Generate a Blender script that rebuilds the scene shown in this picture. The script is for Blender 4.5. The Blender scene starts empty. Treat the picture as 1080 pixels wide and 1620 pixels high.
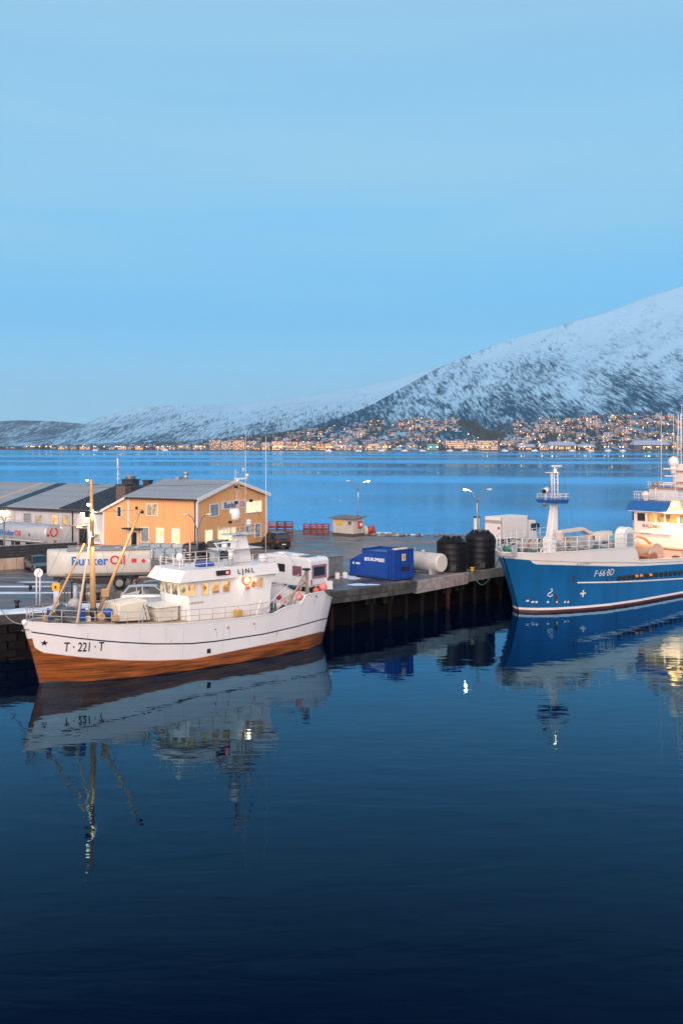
import bpy, math, random
import numpy as np
from mathutils import Vector, Matrix, noise as mnoise
random.seed(7)
S = bpy.context.scene
COL = S.collection
R = math.radians
PI = math.pi

# ------------------------------------------------------------------ camera
CAM_H = 15.0
F = 1575.0          # focal length in pixels of the 1080 px wide photograph
HZ = 704.0          # row of the horizon
cam_d = bpy.data.cameras.new('camera')
cam = bpy.data.objects.new('camera', cam_d)
COL.objects.link(cam)
cam.location = (0, 0, CAM_H)
cam.rotation_euler = (R(90), 0, 0)
cam_d.sensor_fit = 'HORIZONTAL'
cam_d.sensor_width = 24.0
cam_d.lens = 24.0 * F / 1080
cam_d.shift_y = -(810 - HZ) / 1080
cam_d.clip_start = 0.5
cam_d.clip_end = 60000
S.camera = cam

# ------------------------------------------------------------------ world: clear polar twilight
SUN_AZ, SUN_EL = 192.0, 7.0      # the bright part of the sky is low behind the camera
world = bpy.data.worlds.new('World')
S.world = world
world.use_nodes = True
wn, wl = world.node_tree.nodes, world.node_tree.links
wn.clear()
w_out = wn.new('ShaderNodeOutputWorld')
w_bg = wn.new('ShaderNodeBackground')
w_tc = wn.new('ShaderNodeTexCoord')
w_sep = wn.new('ShaderNodeSeparateXYZ')
wl.new(w_tc.outputs['Generated'], w_sep.inputs[0])
w_ramp = wn.new('ShaderNodeValToRGB')
wl.new(w_sep.outputs['Z'], w_ramp.inputs['Fac'])
cr = w_ramp.color_ramp
cr.elements[0].position = 0.0
cr.elements[0].color = (0.26, 0.71, 1.0, 1)
cr.elements[1].position = 1.0
cr.elements[1].color = (0.045, 0.13, 0.32, 1)
for p_, c_ in ((0.05, (.185, .60, .93)), (0.12, (.115, .455, .79)), (0.18, (.125, .445, .75)), (0.25, (.175, .455, .70)), (0.42, (.215, .43, .61)),
               (0.53, (.065, .21, .43)), (0.65, (.04, .15, .36))):
    e_ = cr.elements.new(p_)
    e_.color = (*c_, 1)
# thin high veil of cloud, streaked along the horizon
w_map = wn.new('ShaderNodeMapping')
w_map.inputs['Scale'].default_value = (.9, .9, 11.0)
w_map.inputs['Rotation'].default_value = (0, R(2.0), 0)
wl.new(w_tc.outputs['Generated'], w_map.inputs[0])
w_noise = wn.new('ShaderNodeTexNoise')
w_noise.inputs['Scale'].default_value = 1.6
w_noise.inputs['Detail'].default_value = 5
w_noise.inputs['Roughness'].default_value = 0.42
wl.new(w_map.outputs[0], w_noise.inputs['Vector'])
w_nr = wn.new('ShaderNodeMapRange')
w_nr.inputs['From Min'].default_value = 0.38
w_nr.inputs['From Max'].default_value = 0.72
wl.new(w_noise.outputs['Fac'], w_nr.inputs['Value'])
w_hr = wn.new('ShaderNodeMapRange')
w_hr.interpolation_type = 'SMOOTHSTEP'
w_hr.inputs['From Min'].default_value = 0.10
w_hr.inputs['From Max'].default_value = 0.26
w_hr.inputs['To Min'].default_value = 0.10
w_hr.inputs['To Max'].default_value = 0.95
wl.new(w_sep.outputs['Z'], w_hr.inputs['Value'])
w_mul = wn.new('ShaderNodeMath'); w_mul.operation = 'MULTIPLY'
wl.new(w_nr.outputs[0], w_mul.inputs[0]); wl.new(w_hr.outputs[0], w_mul.inputs[1])
w_veil = wn.new('ShaderNodeMix'); w_veil.data_type = 'RGBA'
wl.new(w_mul.outputs[0], w_veil.inputs['Factor'])
wl.new(w_ramp.outputs[0], w_veil.inputs['A'])
w_veil.inputs['B'].default_value = (0.235, 0.475, 0.645, 1)
# twilight glow: pale and warm towards the sun, which is at the horizon behind the camera
w_dot = wn.new('ShaderNodeVectorMath'); w_dot.operation = 'DOT_PRODUCT'
wl.new(w_tc.outputs['Generated'], w_dot.inputs[0])
_az = R(SUN_AZ)
w_dot.inputs[1].default_value = (math.sin(_az) * .985, math.cos(_az) * .985, 0.17)
w_gr = wn.new('ShaderNodeMapRange'); w_gr.interpolation_type = 'SMOOTHSTEP'
w_gr.inputs['From Min'].default_value = -0.25
w_gr.inputs['From Max'].default_value = 1.0
wl.new(w_dot.outputs['Value'], w_gr.inputs['Value'])
w_glow = wn.new('ShaderNodeMix'); w_glow.data_type = 'RGBA'
wl.new(w_gr.outputs[0], w_glow.inputs['Factor'])
wl.new(w_veil.outputs['Result'], w_glow.inputs['A'])
w_glow.inputs['B'].default_value = (1.35, 1.08, 0.98, 1)
# a low physical sky under it
w_sky = wn.new('ShaderNodeTexSky')
w_sky.sky_type = 'NISHITA'
w_sky.sun_disc = False
w_sky.sun_elevation = R(1.0)
w_sky.sun_rotation = R(SUN_AZ)
w_sky.ozone_density = 3.0
w_sc = wn.new('ShaderNodeMix'); w_sc.data_type = 'RGBA'; w_sc.blend_type = 'ADD'
w_sc.inputs['Factor'].default_value = 0.05
wl.new(w_glow.outputs['Result'], w_sc.inputs['A'])
wl.new(w_sky.outputs[0], w_sc.inputs['B'])
wl.new(w_sc.outputs['Result'], w_bg.inputs['Color'])
w_bg.inputs['Strength'].default_value = 1.0
wl.new(w_bg.outputs[0], w_out.inputs['Surface'])

# the broad glow at the horizon acts as one very soft sun
sun_d = bpy.data.lights.new('sun', 'SUN')
sun_d.energy = 1.75
sun_d.angle = R(40)
sun_d.color = (1.0, 0.88, 0.83)
sun = bpy.data.objects.new('sun', sun_d)
COL.objects.link(sun)
_d = Vector((math.sin(_az) * math.cos(R(18)), math.cos(_az) * math.cos(R(18)), math.sin(R(18))))
sun.rotation_euler = _d.to_track_quat('Z', 'Y').to_euler()
sun.location = (0, -30, 40)

S.view_settings.view_transform = 'Standard'
S.view_settings.look = 'None'
S.view_settings.exposure = 0.35
S.view_settings.gamma = 1.0
S.render.engine = 'CYCLES'
S.cycles.use_denoising = True
S.cycles.max_bounces = 6
S.cycles.diffuse_bounces = 3
S.cycles.glossy_bounces = 4
S.cycles.transmission_bounces = 4
S.cycles.volume_bounces = 0
S.cycles.caustics_reflective = False
S.cycles.caustics_refractive = False
S.cycles.sample_clamp_indirect = 6.0
S.cycles.use_light_tree = True

# ------------------------------------------------------------------ materials
MATS = {}
def nd(nt, t, **kw):
    n = nt.nodes.new(t)
    for k, v in kw.items():
        if k in n.inputs: n.inputs[k].default_value = v
        else: setattr(n, k, v)
    return n
def mat(name, col, rough=.6, metal=0.0, var=.12, scale=2.0, dirt=None, dirt_amt=.35, dirt_scale=1.2, bump=0.0, bscale=20.,
        emis=None, estr=0.0, stretch=(1, 1, 1), coat=0.0, spec=.5):
    """a painted or raw surface with grain, blotches of wear and fine relief"""
    if name in MATS: return MATS[name]
    m = bpy.data.materials.new(name); m.use_nodes = True
    nt = m.node_tree; L = nt.links
    b = nt.nodes['Principled BSDF']
    b.inputs['Roughness'].default_value = rough
    b.inputs['Metallic'].default_value = metal
    b.inputs['Coat Weight'].default_value = coat
    b.inputs['Specular IOR Level'].default_value = spec
    tc = nd(nt, 'ShaderNodeTexCoord')
    mp = nd(nt, 'ShaderNodeMapping'); mp.inputs['Scale'].default_value = stretch
    L.new(tc.outputs['Object'], mp.inputs[0])
    n1 = nd(nt, 'ShaderNodeTexNoise', Scale=scale, Detail=5.0, Roughness=.6)
    L.new(mp.outputs[0], n1.inputs['Vector'])
    hs = nd(nt, 'ShaderNodeMapRange'); hs.inputs['From Min'].default_value = .3; hs.inputs['From Max'].default_value = .7
    hs.inputs['To Min'].default_value = 1 - var; hs.inputs['To Max'].default_value = 1 + var
    L.new(n1.outputs['Fac'], hs.inputs['Value'])
    mul = nd(nt, 'ShaderNodeVectorMath', operation='MULTIPLY')
    mul.inputs[0].default_value = col[:3]
    L.new(hs.outputs[0], mul.inputs[1])
    last = mul.outputs[0]
    if dirt is not None:
        n2 = nd(nt, 'ShaderNodeTexNoise', Scale=dirt_scale, Detail=8.0, Roughness=.7)
        L.new(mp.outputs[0], n2.inputs['Vector'])
        dr = nd(nt, 'ShaderNodeMapRange'); dr.inputs['From Min'].default_value = .52; dr.inputs['From Max'].default_value = .72
        dr.inputs['To Max'].default_value = dirt_amt
        L.new(n2.outputs['Fac'], dr.inputs['Value'])
        mx = nd(nt, 'ShaderNodeMix', data_type='RGBA')
        L.new(dr.outputs[0], mx.inputs['Factor']); L.new(last, mx.inputs['A']); mx.inputs['B'].default_value = (*dirt, 1)
        last = mx.outputs['Result']
    L.new(last, b.inputs['Base Color'])
    if bump:
        n3 = nd(nt, 'ShaderNodeTexNoise', Scale=bscale, Detail=4.0)
        L.new(mp.outputs[0], n3.inputs['Vector'])
        bp = nd(nt, 'ShaderNodeBump', Strength=bump, Distance=.05)
        L.new(n3.outputs['Fac'], bp.inputs['Height']); L.new(bp.outputs[0], b.inputs['Normal'])
    if emis is not None:
        b.inputs['Emission Color'].default_value = (*emis, 1)
        b.inputs['Emission Strength'].default_value = estr
    MATS[name] = m
    return m
def glow(name, col, strength, sample=True):
    if name in MATS: return MATS[name]
    m = bpy.data.materials.new(name); m.use_nodes = True
    nt = m.node_tree; nt.nodes.clear()
    o = nt.nodes.new('ShaderNodeOutputMaterial'); e = nt.nodes.new('ShaderNodeEmission')
    e.inputs[0].default_value = (*col, 1); e.inputs[1].default_value = strength
    nt.links.new(e.outputs[0], o.inputs[0])
    if not sample: m.cycles.emission_sampling = 'NONE'
    MATS[name] = m
    return m
def lit_window(name, c1, c2, strength, scale=1.5):
    """a window with a lit room behind it: bright and dim patches of furniture, blinds and wall, under glass"""
    if name in MATS: return MATS[name]
    m = mat(name, (.03, .03, .035), rough=.08, var=0)
    nt = m.node_tree; b = nt.nodes['Principled BSDF']
    tc = nt.nodes['Texture Coordinate']
    v = nd(nt, 'ShaderNodeTexVoronoi', Scale=scale); v.feature = 'F1'
    nt.links.new(tc.outputs['Object'], v.inputs['Vector'])
    n = nd(nt, 'ShaderNodeTexNoise', Scale=scale * 1.3, Detail=3.0)
    nt.links.new(tc.outputs['Object'], n.inputs['Vector'])
    ad = nd(nt, 'ShaderNodeMath', operation='ADD'); 
    sp = nd(nt, 'ShaderNodeSeparateXYZ'); nt.links.new(v.outputs['Color'], sp.inputs[0])
    ml = nd(nt, 'ShaderNodeMath', operation='MULTIPLY'); ml.inputs[1].default_value = .45
    nt.links.new(sp.outputs[0], ml.inputs[0])
    nt.links.new(ml.outputs[0], ad.inputs[0]); nt.links.new(n.outputs['Fac'], ad.inputs[1])
    r = nd(nt, 'ShaderNodeMapRange'); r.inputs['From Min'].default_value = .45; r.inputs['From Max'].default_value = .95
    nt.links.new(ad.outputs[0], r.inputs['Value'])
    mx = nd(nt, 'ShaderNodeMix', data_type='RGBA')
    nt.links.new(r.outputs[0], mx.inputs['Factor'])
    mx.inputs['A'].default_value = (*c1, 1); mx.inputs['B'].default_value = (*c2, 1)
    nt.links.new(mx.outputs['Result'], b.inputs['Emission Color'])
    b.inputs['Emission Strength'].default_value = strength
    m.cycles.emission_sampling = 'NONE'
    return m

# ------------------------------------------------------------------ mesh builder
def frame_of(d):
    d = Vector(d).normalized()
    up = Vector((0, 0, 1)) if abs(d.z) < .95 else Vector((1, 0, 0))
    a = d.cross(up).normalized(); b = a.cross(d).normalized()
    return d, a, b
class MB:
    def __init__(s): s.v = []; s.f = []; s.mi = []; s.sm = []
    def face(s, idx, m=0, smooth=False): s.f.append(tuple(idx)); s.mi.append(m); s.sm.append(smooth)
    def poly(s, pts, m=0):
        n = len(s.v); s.v += [tuple(p) for p in pts]; s.face(range(n, n + len(pts)), m); return s
    def box(s, x0, x1, y0, y1, z0, z1, m=0):
        n = len(s.v)
        s.v += [(x0, y0, z0), (x1, y0, z0), (x1, y1, z0), (x0, y1, z0), (x0, y0, z1), (x1, y0, z1), (x1, y1, z1), (x0, y1, z1)]
        for q in ((3, 2, 1, 0), (4, 5, 6, 7), (0, 1, 5, 4), (1, 2, 6, 5), (2, 3, 7, 6), (3, 0, 4, 7)): s.face([n + i for i in q], m)
        return s
    def hexa(s, p, m=0):
        """eight corners: four below, four above"""
        n = len(s.v); s.v += [tuple(q) for q in p]
        for q in ((3, 2, 1, 0), (4, 5, 6, 7), (0, 1, 5, 4), (1, 2, 6, 5), (2, 3, 7, 6), (3, 0, 4, 7)): s.face([n + i for i in q], m)
        return s
    def bar(s, p0, p1, w, h, m=0):
        p0, p1 = Vector(p0), Vector(p1); d, a, b = frame_of(p1 - p0)
        a = a * w / 2; b = b * h / 2
        return s.hexa([p0 - a - b, p0 + a - b, p0 + a + b, p0 - a + b, p1 - a - b, p1 + a - b, p1 + a + b, p1 - a + b], m)
    def cyl(s, p0, p1, r0, r1=None, n=10, m=0, caps=True, smooth=True):
        r1 = r0 if r1 is None else r1
        p0, p1 = Vector(p0), Vector(p1); d, a, b = frame_of(p1 - p0); k = len(s.v)
        for p, r in ((p0, r0), (p1, r1)):
            for i in range(n):
                t = 2 * PI * i / n; s.v.append(tuple(p + a * (r * math.cos(t)) + b * (r * math.sin(t))))
        for i in range(n):
            j = (i + 1) % n; s.face((k + i, k + j, k + n + j, k + n + i), m, smooth)
        if caps: s.face([k + i for i in range(n)][::-1], m); s.face([k + n + i for i in range(n)], m)
        return s
    def tube(s, pts, r, n=6, m=0, closed=False):
        pts = [Vector(p) for p in pts]; k = len(s.v); N = len(pts)
        pa = None
        for i, p in enumerate(pts):
            if closed: t = pts[(i + 1) % N] - pts[i - 1]
            else: t = pts[min(i + 1, N - 1)] - pts[max(i - 1, 0)]
            d, a, b = frame_of(t)
            if pa is not None:
                a = (pa - d * pa.dot(d)).normalized(); b = a.cross(d).normalized()
            pa = a
            for q in range(n):
                th = 2 * PI * q / n; s.v.append(tuple(p + a * (r * math.cos(th)) + b * (r * math.sin(th))))
        for i in range(N if closed else N - 1):
            i2 = (i + 1) % N
            for q in range(n):
                q2 = (q + 1) % n; s.face((k + i * n + q, k + i * n + q2, k + i2 * n + q2, k + i2 * n + q), m, True)
        if not closed:
            s.face([k + q for q in range(n)][::-1], m); s.face([k + (N - 1) * n + q for q in range(n)], m)
        return s
    def sphere(s, c, r, n=12, k=8, m=0, sq=1.0):
        prof = [(r * math.sin(PI * i / k), -r * sq * math.cos(PI * i / k)) for i in range(k + 1)]
        return s.lathe(prof, c, n, m)
    def lathe(s, prof, c=(0, 0, 0), n=16, m=0, smooth=True):
        k = len(s.v)
        for r, z in prof:
            for i in range(n):
                t = 2 * PI * i / n; s.v.append((c[0] + r * math.cos(t), c[1] + r * math.sin(t), c[2] + z))
        for a in range(len(prof) - 1):
            for i in range(n):
                j = (i + 1) % n; s.face((k + a * n + i, k + a * n + j, k + (a + 1) * n + j, k + (a + 1) * n + i), m, smooth)
        if prof[0][0] > 1e-4: s.face([k + i for i in range(n)][::-1], m)
        if prof[-1][0] > 1e-4: s.face([k + (len(prof) - 1) * n + i for i in range(n)], m)
        return s
    def prism(s, poly, axis, a0, a1, m=0, smooth=False):
        """a 2-D outline pushed along an axis: 'y' takes (x, z), 'x' takes (y, z), 'z' takes (x, y)"""
        def P(q, a):
            return (q[0], a, q[1]) if axis == 'y' else (a, q[0], q[1]) if axis == 'x' else (q[0], q[1], a)
        k = len(s.v); n = len(poly)
        s.v += [P(q, a0) for q in poly] + [P(q, a1) for q in poly]
        for i in range(n):
            j = (i + 1) % n; s.face((k + i, k + j, k + n + j, k + n + i), m, smooth)
        s.face([k + i for i in range(n)][::-1], m); s.face([k + n + i for i in range(n)], m)
        return s
    def grid(s, rows, m=0, smooth=True, close=False):
        """rows of points stitched into a sheet"""
        k = len(s.v); nr, nc = len(rows), len(rows[0])
        for r in rows: s.v += [tuple(p) for p in r]
        for i in range(nr - 1):
            for j in range(nc if close else nc - 1):
                j2 = (j + 1) % nc
                s.face((k + i * nc + j, k + i * nc + j2, k + (i + 1) * nc + j2, k + (i + 1) * nc + j), m, smooth)
        return s
    def mesh(s, name, mats):
        me = bpy.data.meshes.new(name)
        me.from_pydata(s.v, [], s.f)
        if not isinstance(mats, (list, tuple)): mats = [mats]
        for x in mats: me.materials.append(x)
        me.polygons.foreach_set('material_index', s.mi)
        me.polygons.foreach_set('use_smooth', s.sm)
        me.validate(clean_customdata=False)
        me.update()
        return me
    def build(s, name, mats, parent=None, loc=(0, 0, 0), rz=0, bevel=0, fix=True):
        me = s.mesh(name, mats)
        return put(me, name, parent, loc, rz, bevel)
def put(me, name, parent=None, loc=(0, 0, 0), rz=0, bevel=0):
    o = bpy.data.objects.new(name, me); COL.objects.link(o)
    o.location = loc; o.rotation_euler = (0, 0, rz)
    if parent is not None: o.parent = parent
    if bevel:
        b = o.modifiers.new('bevel', 'BEVEL'); b.width = bevel; b.segments = 2; b.limit_method = 'ANGLE'; b.angle_limit = R(35)
        b.harden_normals = False
    return o
def tag(o, label=None, cat=None, group=None, kind=None):
    if label: o['label'] = label
    if cat: o['category'] = cat
    if group: o['group'] = group
    if kind: o['kind'] = kind
    return o
def thing(name, label, cat, loc=(0, 0, 0), rz=0, group=None):
    o = bpy.data.objects.new(name, None); COL.objects.link(o)
    o.empty_display_size = .2
    o.location = loc; o.rotation_euler = (0, 0, rz)
    return tag(o, label, cat, group)
def kids(o): return [c for c in bpy.data.objects if c.parent == o]
def copy_tree(o, loc=None, rz=None, label=None, parent=None):
    def rec(src, par):
        c = src.copy(); COL.objects.link(c); c.parent = par
        for ch in KIDS.get(src, ()): rec(ch, c)
        return c
    KIDS = {}
    for x in bpy.data.objects:
        if x.parent: KIDS.setdefault(x.parent, []).append(x)
    c = rec(o, parent)
    if loc is not None: c.location = loc
    if rz is not None: c.rotation_euler = (0, 0, rz)
    if label: c['label'] = label
    return c
def text_mesh(txt, size, m, name='lettering', parent=None, mtx=None, depth=.012, bold=0.0, sx=1.0, shear=0.0):
    """flat raised lettering: its own local XY plane, laid down by mtx"""
    cu = bpy.data.curves.new(name, 'FONT'); cu.body = txt; cu.size = size; cu.extrude = depth; cu.offset = bold
    cu.resolution_u = 3; cu.align_x = 'CENTER'; cu.align_y = 'CENTER'; cu.shear = shear
    t = bpy.data.objects.new(name, cu)
    me = bpy.data.meshes.new_from_object(t)
    bpy.data.objects.remove(t); bpy.data.curves.remove(cu)
    me.name = name; me.materials.clear(); me.materials.append(m)
    for v in me.vertices: v.co.x *= sx
    if mtx is not None: me.transform(mtx)
    return put(me, name, parent)
def wall_mtx(origin, xdir, up=(0, 0, 1)):
    """matrix that stands lettering on a wall: x along xdir, y along up"""
    x = Vector(xdir).normalized(); u = Vector(up); u = (u - x * u.dot(x)).normalized(); n = x.cross(u)
    M = Matrix((( x.x, u.x, n.x, origin[0]), (x.y, u.y, n.y, origin[1]), (x.z, u.z, n.z, origin[2]), (0, 0, 0, 1)))
    return M
def G(px, py, Z=0.0):
    """the point at height Z seen at a pixel of the photograph"""
    Y = (CAM_H - Z) * F / (py - HZ)
    return Vector(((px - 540) / F * Y, Y, Z))
def AT(px, py, Y): return Vector(((px - 540) / F * Y, Y, CAM_H - (py - HZ) / F * Y))
def interp(x, tab):
    xs = [t[0] for t in tab]; ys = [t[1] for t in tab]
    return float(np.interp(x, xs, ys))
def smooth_interp(x, tab): 
    return float(np.mean([interp(x + d, tab) for d in (-8, -4, 0, 4, 8)]))
# ================================================================== WATER
def water_material():
    m = bpy.data.materials.new('sea_water'); m.use_nodes = True
    nt = m.node_tree; L = nt.links; nt.nodes.clear()
    out = nt.nodes.new('ShaderNodeOutputMaterial')
    tc = nd(nt, 'ShaderNodeTexCoord')
    sep = nd(nt, 'ShaderNodeSeparateXYZ'); L.new(tc.outputs['Object'], sep.inputs[0])
    def noise_(scale, detail, sx, sy, rough=.5, dist=0.0):
        mp = nd(nt, 'ShaderNodeMapping'); mp.inputs['Scale'].default_value = (sx, sy, 1)
        mp.inputs['Rotation'].default_value = (0, 0, R(8))
        L.new(tc.outputs['Object'], mp.inputs[0])
        n = nd(nt, 'ShaderNodeTexNoise', Scale=scale, Detail=detail, Roughness=rough, Distortion=dist)
        L.new(mp.outputs[0], n.inputs['Vector']); return n
    swell = noise_(.30, 2.0, .55, 1.0)         # metre-long lazy undulation in the dock
    ripple = noise_(1.15, 2.5, .40, 1.0, dist=.3)
    fine = noise_(5.0, 2.0, .5, 1.0)
    # open strait: wind-ruffled, with long calm slicks
    slick = noise_(.0042, 3.0, .28, 1.0, .55)
    far = nd(nt, 'ShaderNodeMapRange'); far.interpolation_type = 'SMOOTHSTEP'
    far.inputs['From Min'].default_value = 95; far.inputs['From Max'].default_value = 190
    L.new(sep.outputs['Y'], far.inputs['Value'])
    sl = nd(nt, 'ShaderNodeMapRange'); sl.inputs['From Min'].default_value = .43; sl.inputs['From Max'].default_value = .56
    L.new(slick.outputs['Fac'], sl.inputs['Value'])
    rgh = nd(nt, 'ShaderNodeMath', operation='MULTIPLY'); L.new(far.outputs[0], rgh.inputs[0]); L.new(sl.outputs[0], rgh.inputs[1])
    rr = nd(nt, 'ShaderNodeMapRange'); rr.inputs['To Min'].default_value = .015; rr.inputs['To Max'].default_value = .24
    L.new(rgh.outputs[0], rr.inputs['Value'])
    b1 = nd(nt, 'ShaderNodeBump', Strength=.42, Distance=.05); L.new(swell.outputs['Fac'], b1.inputs['Height'])
    b2 = nd(nt, 'ShaderNodeBump', Strength=.48, Distance=.024); L.new(ripple.outputs['Fac'], b2.inputs['Height']); L.new(b1.outputs[0], b2.inputs['Normal'])
    b3 = nd(nt, 'ShaderNodeBump', Strength=.18, Distance=.0022); L.new(fine.outputs['Fac'], b3.inputs['Height']); L.new(b2.outputs[0], b3.inputs['Normal'])
    # stronger waves outside the dock
    far_w = noise_(.8, 3.0, .5, 1.0)
    fs = nd(nt, 'ShaderNodeMath', operation='MULTIPLY'); fs.inputs[1].default_value = .9; L.new(far.outputs[0], fs.inputs[0])
    b4 = nd(nt, 'ShaderNodeBump', Distance=.06); L.new(fs.outputs[0], b4.inputs['Strength']); L.new(far_w.outputs['Fac'], b4.inputs['Height']); L.new(b3.outputs[0], b4.inputs['Normal'])
    gl = nd(nt, 'ShaderNodeBsdfGlossy'); gl.inputs['Color'].default_value = (.38, .735, 1.0, 1)
    L.new(rr.outputs[0], gl.inputs['Roughness']); L.new(b4.outputs[0], gl.inputs['Normal'])
    df = nd(nt, 'ShaderNodeBsdfDiffuse'); df.inputs['Color'].default_value = (.0001, .0022, .013, 1)
    # reflectance falls away quickly towards the steep, clear part of the dock
    geo = nd(nt, 'ShaderNodeNewGeometry')
    dt = nd(nt, 'ShaderNodeVectorMath', operation='DOT_PRODUCT'); L.new(geo.outputs['Incoming'], dt.inputs[0]); L.new(b4.outputs[0], dt.inputs[1])
    ab = nd(nt, 'ShaderNodeMath', operation='ABSOLUTE'); L.new(dt.outputs['Value'], ab.inputs[0])
    om = nd(nt, 'ShaderNodeMath', operation='SUBTRACT'); om.inputs[0].default_value = 1.0; L.new(ab.outputs[0], om.inputs[1])
    pw = nd(nt, 'ShaderNodeMath', operation='POWER'); L.new(om.outputs[0], pw.inputs[0]); pw.inputs[1].default_value = 6.4
    fr = nd(nt, 'ShaderNodeMath', operation='MULTIPLY'); L.new(pw.outputs[0], fr.inputs[0]); fr.inputs[1].default_value = 1.6; fr.use_clamp = True
    mx = nd(nt, 'ShaderNodeMixShader'); L.new(fr.outputs[0], mx.inputs[0]); L.new(df.outputs[0], mx.inputs[1]); L.new(gl.outputs[0], mx.inputs[2])
    L.new(mx.outputs[0], out.inputs[0])
    return m
w = MB()
w.poly([(-20000, -400, 0), (20000, -400, 0), (20000, 30000, 0), (-20000, 30000, 0)])
tag(w.build('water', water_material()), kind='structure')
sb = MB(); sb.poly([(-20000, -400, -6), (20000, -400, -6), (20000, 30000, -6), (-20000, 30000, -6)])
tag(sb.build('seabed', mat('seabed_mud', (.03, .03, .03))), kind='structure')

# ================================================================== MOUNTAINS
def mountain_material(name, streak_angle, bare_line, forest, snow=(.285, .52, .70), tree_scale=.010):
    m = bpy.data.materials.new(name); m.use_nodes = True
    nt = m.node_tree; L = nt.links; b = nt.nodes['Principled BSDF']
    b.inputs['Roughness'].default_value = .9; b.inputs['Specular IOR Level'].default_value = .1
    tc = nd(nt, 'ShaderNodeTexCoord')
    at = nd(nt, 'ShaderNodeSeparateXYZ'); L.new(tc.outputs['Object'], at.inputs[0])
    def nz(scale, st, ang, detail=6.0, rough=.6, dist=0.):
        r_ = nd(nt, 'ShaderNodeMapping'); r_.inputs['Rotation'].default_value = (0, R(ang), 0)
        L.new(tc.outputs['Object'], r_.inputs[0])
        s_ = nd(nt, 'ShaderNodeMapping'); s_.inputs['Scale'].default_value = st
        L.new(r_.outputs[0], s_.inputs[0])
        n = nd(nt, 'ShaderNodeTexNoise', Scale=scale, Detail=detail, Roughness=rough, Distortion=dist)
        L.new(s_.outputs[0], n.inputs['Vector']); return n.outputs['Fac']
    def mth(op, a, b_=None, v=None):
        q = nd(nt, 'ShaderNodeMath', operation=op); L.new(a, q.inputs[0])
        if b_ is not None: L.new(b_, q.inputs[1])
        elif v is not None: q.inputs[1].default_value = v
        return q.outputs[0]
    streak = nz(.0085, (.26, .04, 1.0), -streak_angle, 6, .68)       # gullies running down the slope
    mott = nz(.030, (.45, .06, 1.0), -streak_angle - 15, 5, .65)     # copses
    grain = nz(tree_scale * 5, (1.7, .06, .75), 0, 4, .8)             # single birches
    big = nz(.0024, (.5, .1, 1.2), -streak_angle, 3, .5)
    a = mth('ADD', mth('MULTIPLY', streak, v=1.35), mth('MULTIPLY', mott, v=.8))
    a = mth('ADD', a, mth('MULTIPLY', grain, v=2.3))
    a = mth('ADD', a, mth('MULTIPLY', big, v=.45))
    # less forest with height
    hh = nd(nt, 'ShaderNodeMapRange'); hh.inputs['From Min'].default_value = bare_line[0]; hh.inputs['From Max'].default_value = bare_line[1]
    hh.inputs['To Min'].default_value = .16; hh.inputs['To Max'].default_value = -.50
    L.new(at.outputs['Z'], hh.inputs['Value'])
    a = mth('ADD', a, hh.outputs[0])
    a = mth('ADD', a, v=forest)
    mr = nd(nt, 'ShaderNodeMapRange'); mr.interpolation_type = 'SMOOTHSTEP'
    mr.inputs['From Min'].default_value = 2.20; mr.inputs['From Max'].default_value = 2.78
    L.new(a, mr.inputs['Value'])
    mx = nd(nt, 'ShaderNodeMix', data_type='RGBA'); L.new(mr.outputs[0], mx.inputs['Factor'])
    mx.inputs['A'].default_value = (*snow, 1); mx.inputs['B'].default_value = (.010, .062, .125, 1)  # forest colour carries extra blue standing in for distant haze
    L.new(mx.outputs['Result'], b.inputs['Base Color'])
    bp = nd(nt, 'ShaderNodeBump', Strength=.6, Distance=30.0); L.new(streak, bp.inputs['Height'])
    L.new(bp.outputs[0], b.inputs['Normal'])
    return m

def layer(name, us, shore, town, ridge, nt_, material, amp, ang, split=.35):
    """a hillside: columns of the view, from the shore up past the ridge"""
    rows = []; rel = []
    ts = list(np.linspace(0, 1, nt_)) + [1.05, 1.12, 1.25, 1.5]
    ca, sa = math.cos(R(ang)), math.sin(R(ang))
    for t in ts:
        row = []
        for u in us:
            Ys, ys = shore(u); Yt, yt = town(u); Yr, yr = ridge(u)
            if t <= split: q = t / split; Y = Ys + (Yt - Ys) * q; py = ys + (yt - ys) * q ** 1.1
            elif t <= 1: q = (t - split) / (1 - split); Y = Yt + (Yr - Yt) * q; py = yt + (yr - yt) * (q ** 1.05)
            else: Y = Yr + (Yr - Yt) * (t - 1) * 1.3; py = yr
            Z = CAM_H - (py - HZ) * Y / F
            if t > 1:
                Zr = CAM_H - (yr - HZ) * Yr / F; Z = Zr * (1 - .5 * (t - 1)) 
            X = (u - 540) / F * Y
            # gullies and shoulders, fading out at the crest and at the shore
            fade = min(1, max(0, (t - .12) / .25)) * min(1, max(0, (1.0 - t) / .12) + .10)
            q1 = (X * ca + Z * sa) / 900; q2 = (-X * sa + Z * ca) / 110
            nz = mnoise.fractal(Vector((q1 * .9, q2 * .8, Y / 900)), 1.0, 2.0, 5)
            Z += amp * nz * fade
            row.append((X, Y, Z)); rel.append(max(0, min(1, (t - split) / (1 - split))))
        rows.append(row)
    mb = MB(); mb.grid(rows, 0, True)
    me = mb.mesh(name, material)
    a = me.attributes.new('relh', 'FLOAT', 'POINT'); a.data.foreach_set('value', rel)
    return tag(put(me, name), kind='structure')

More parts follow.
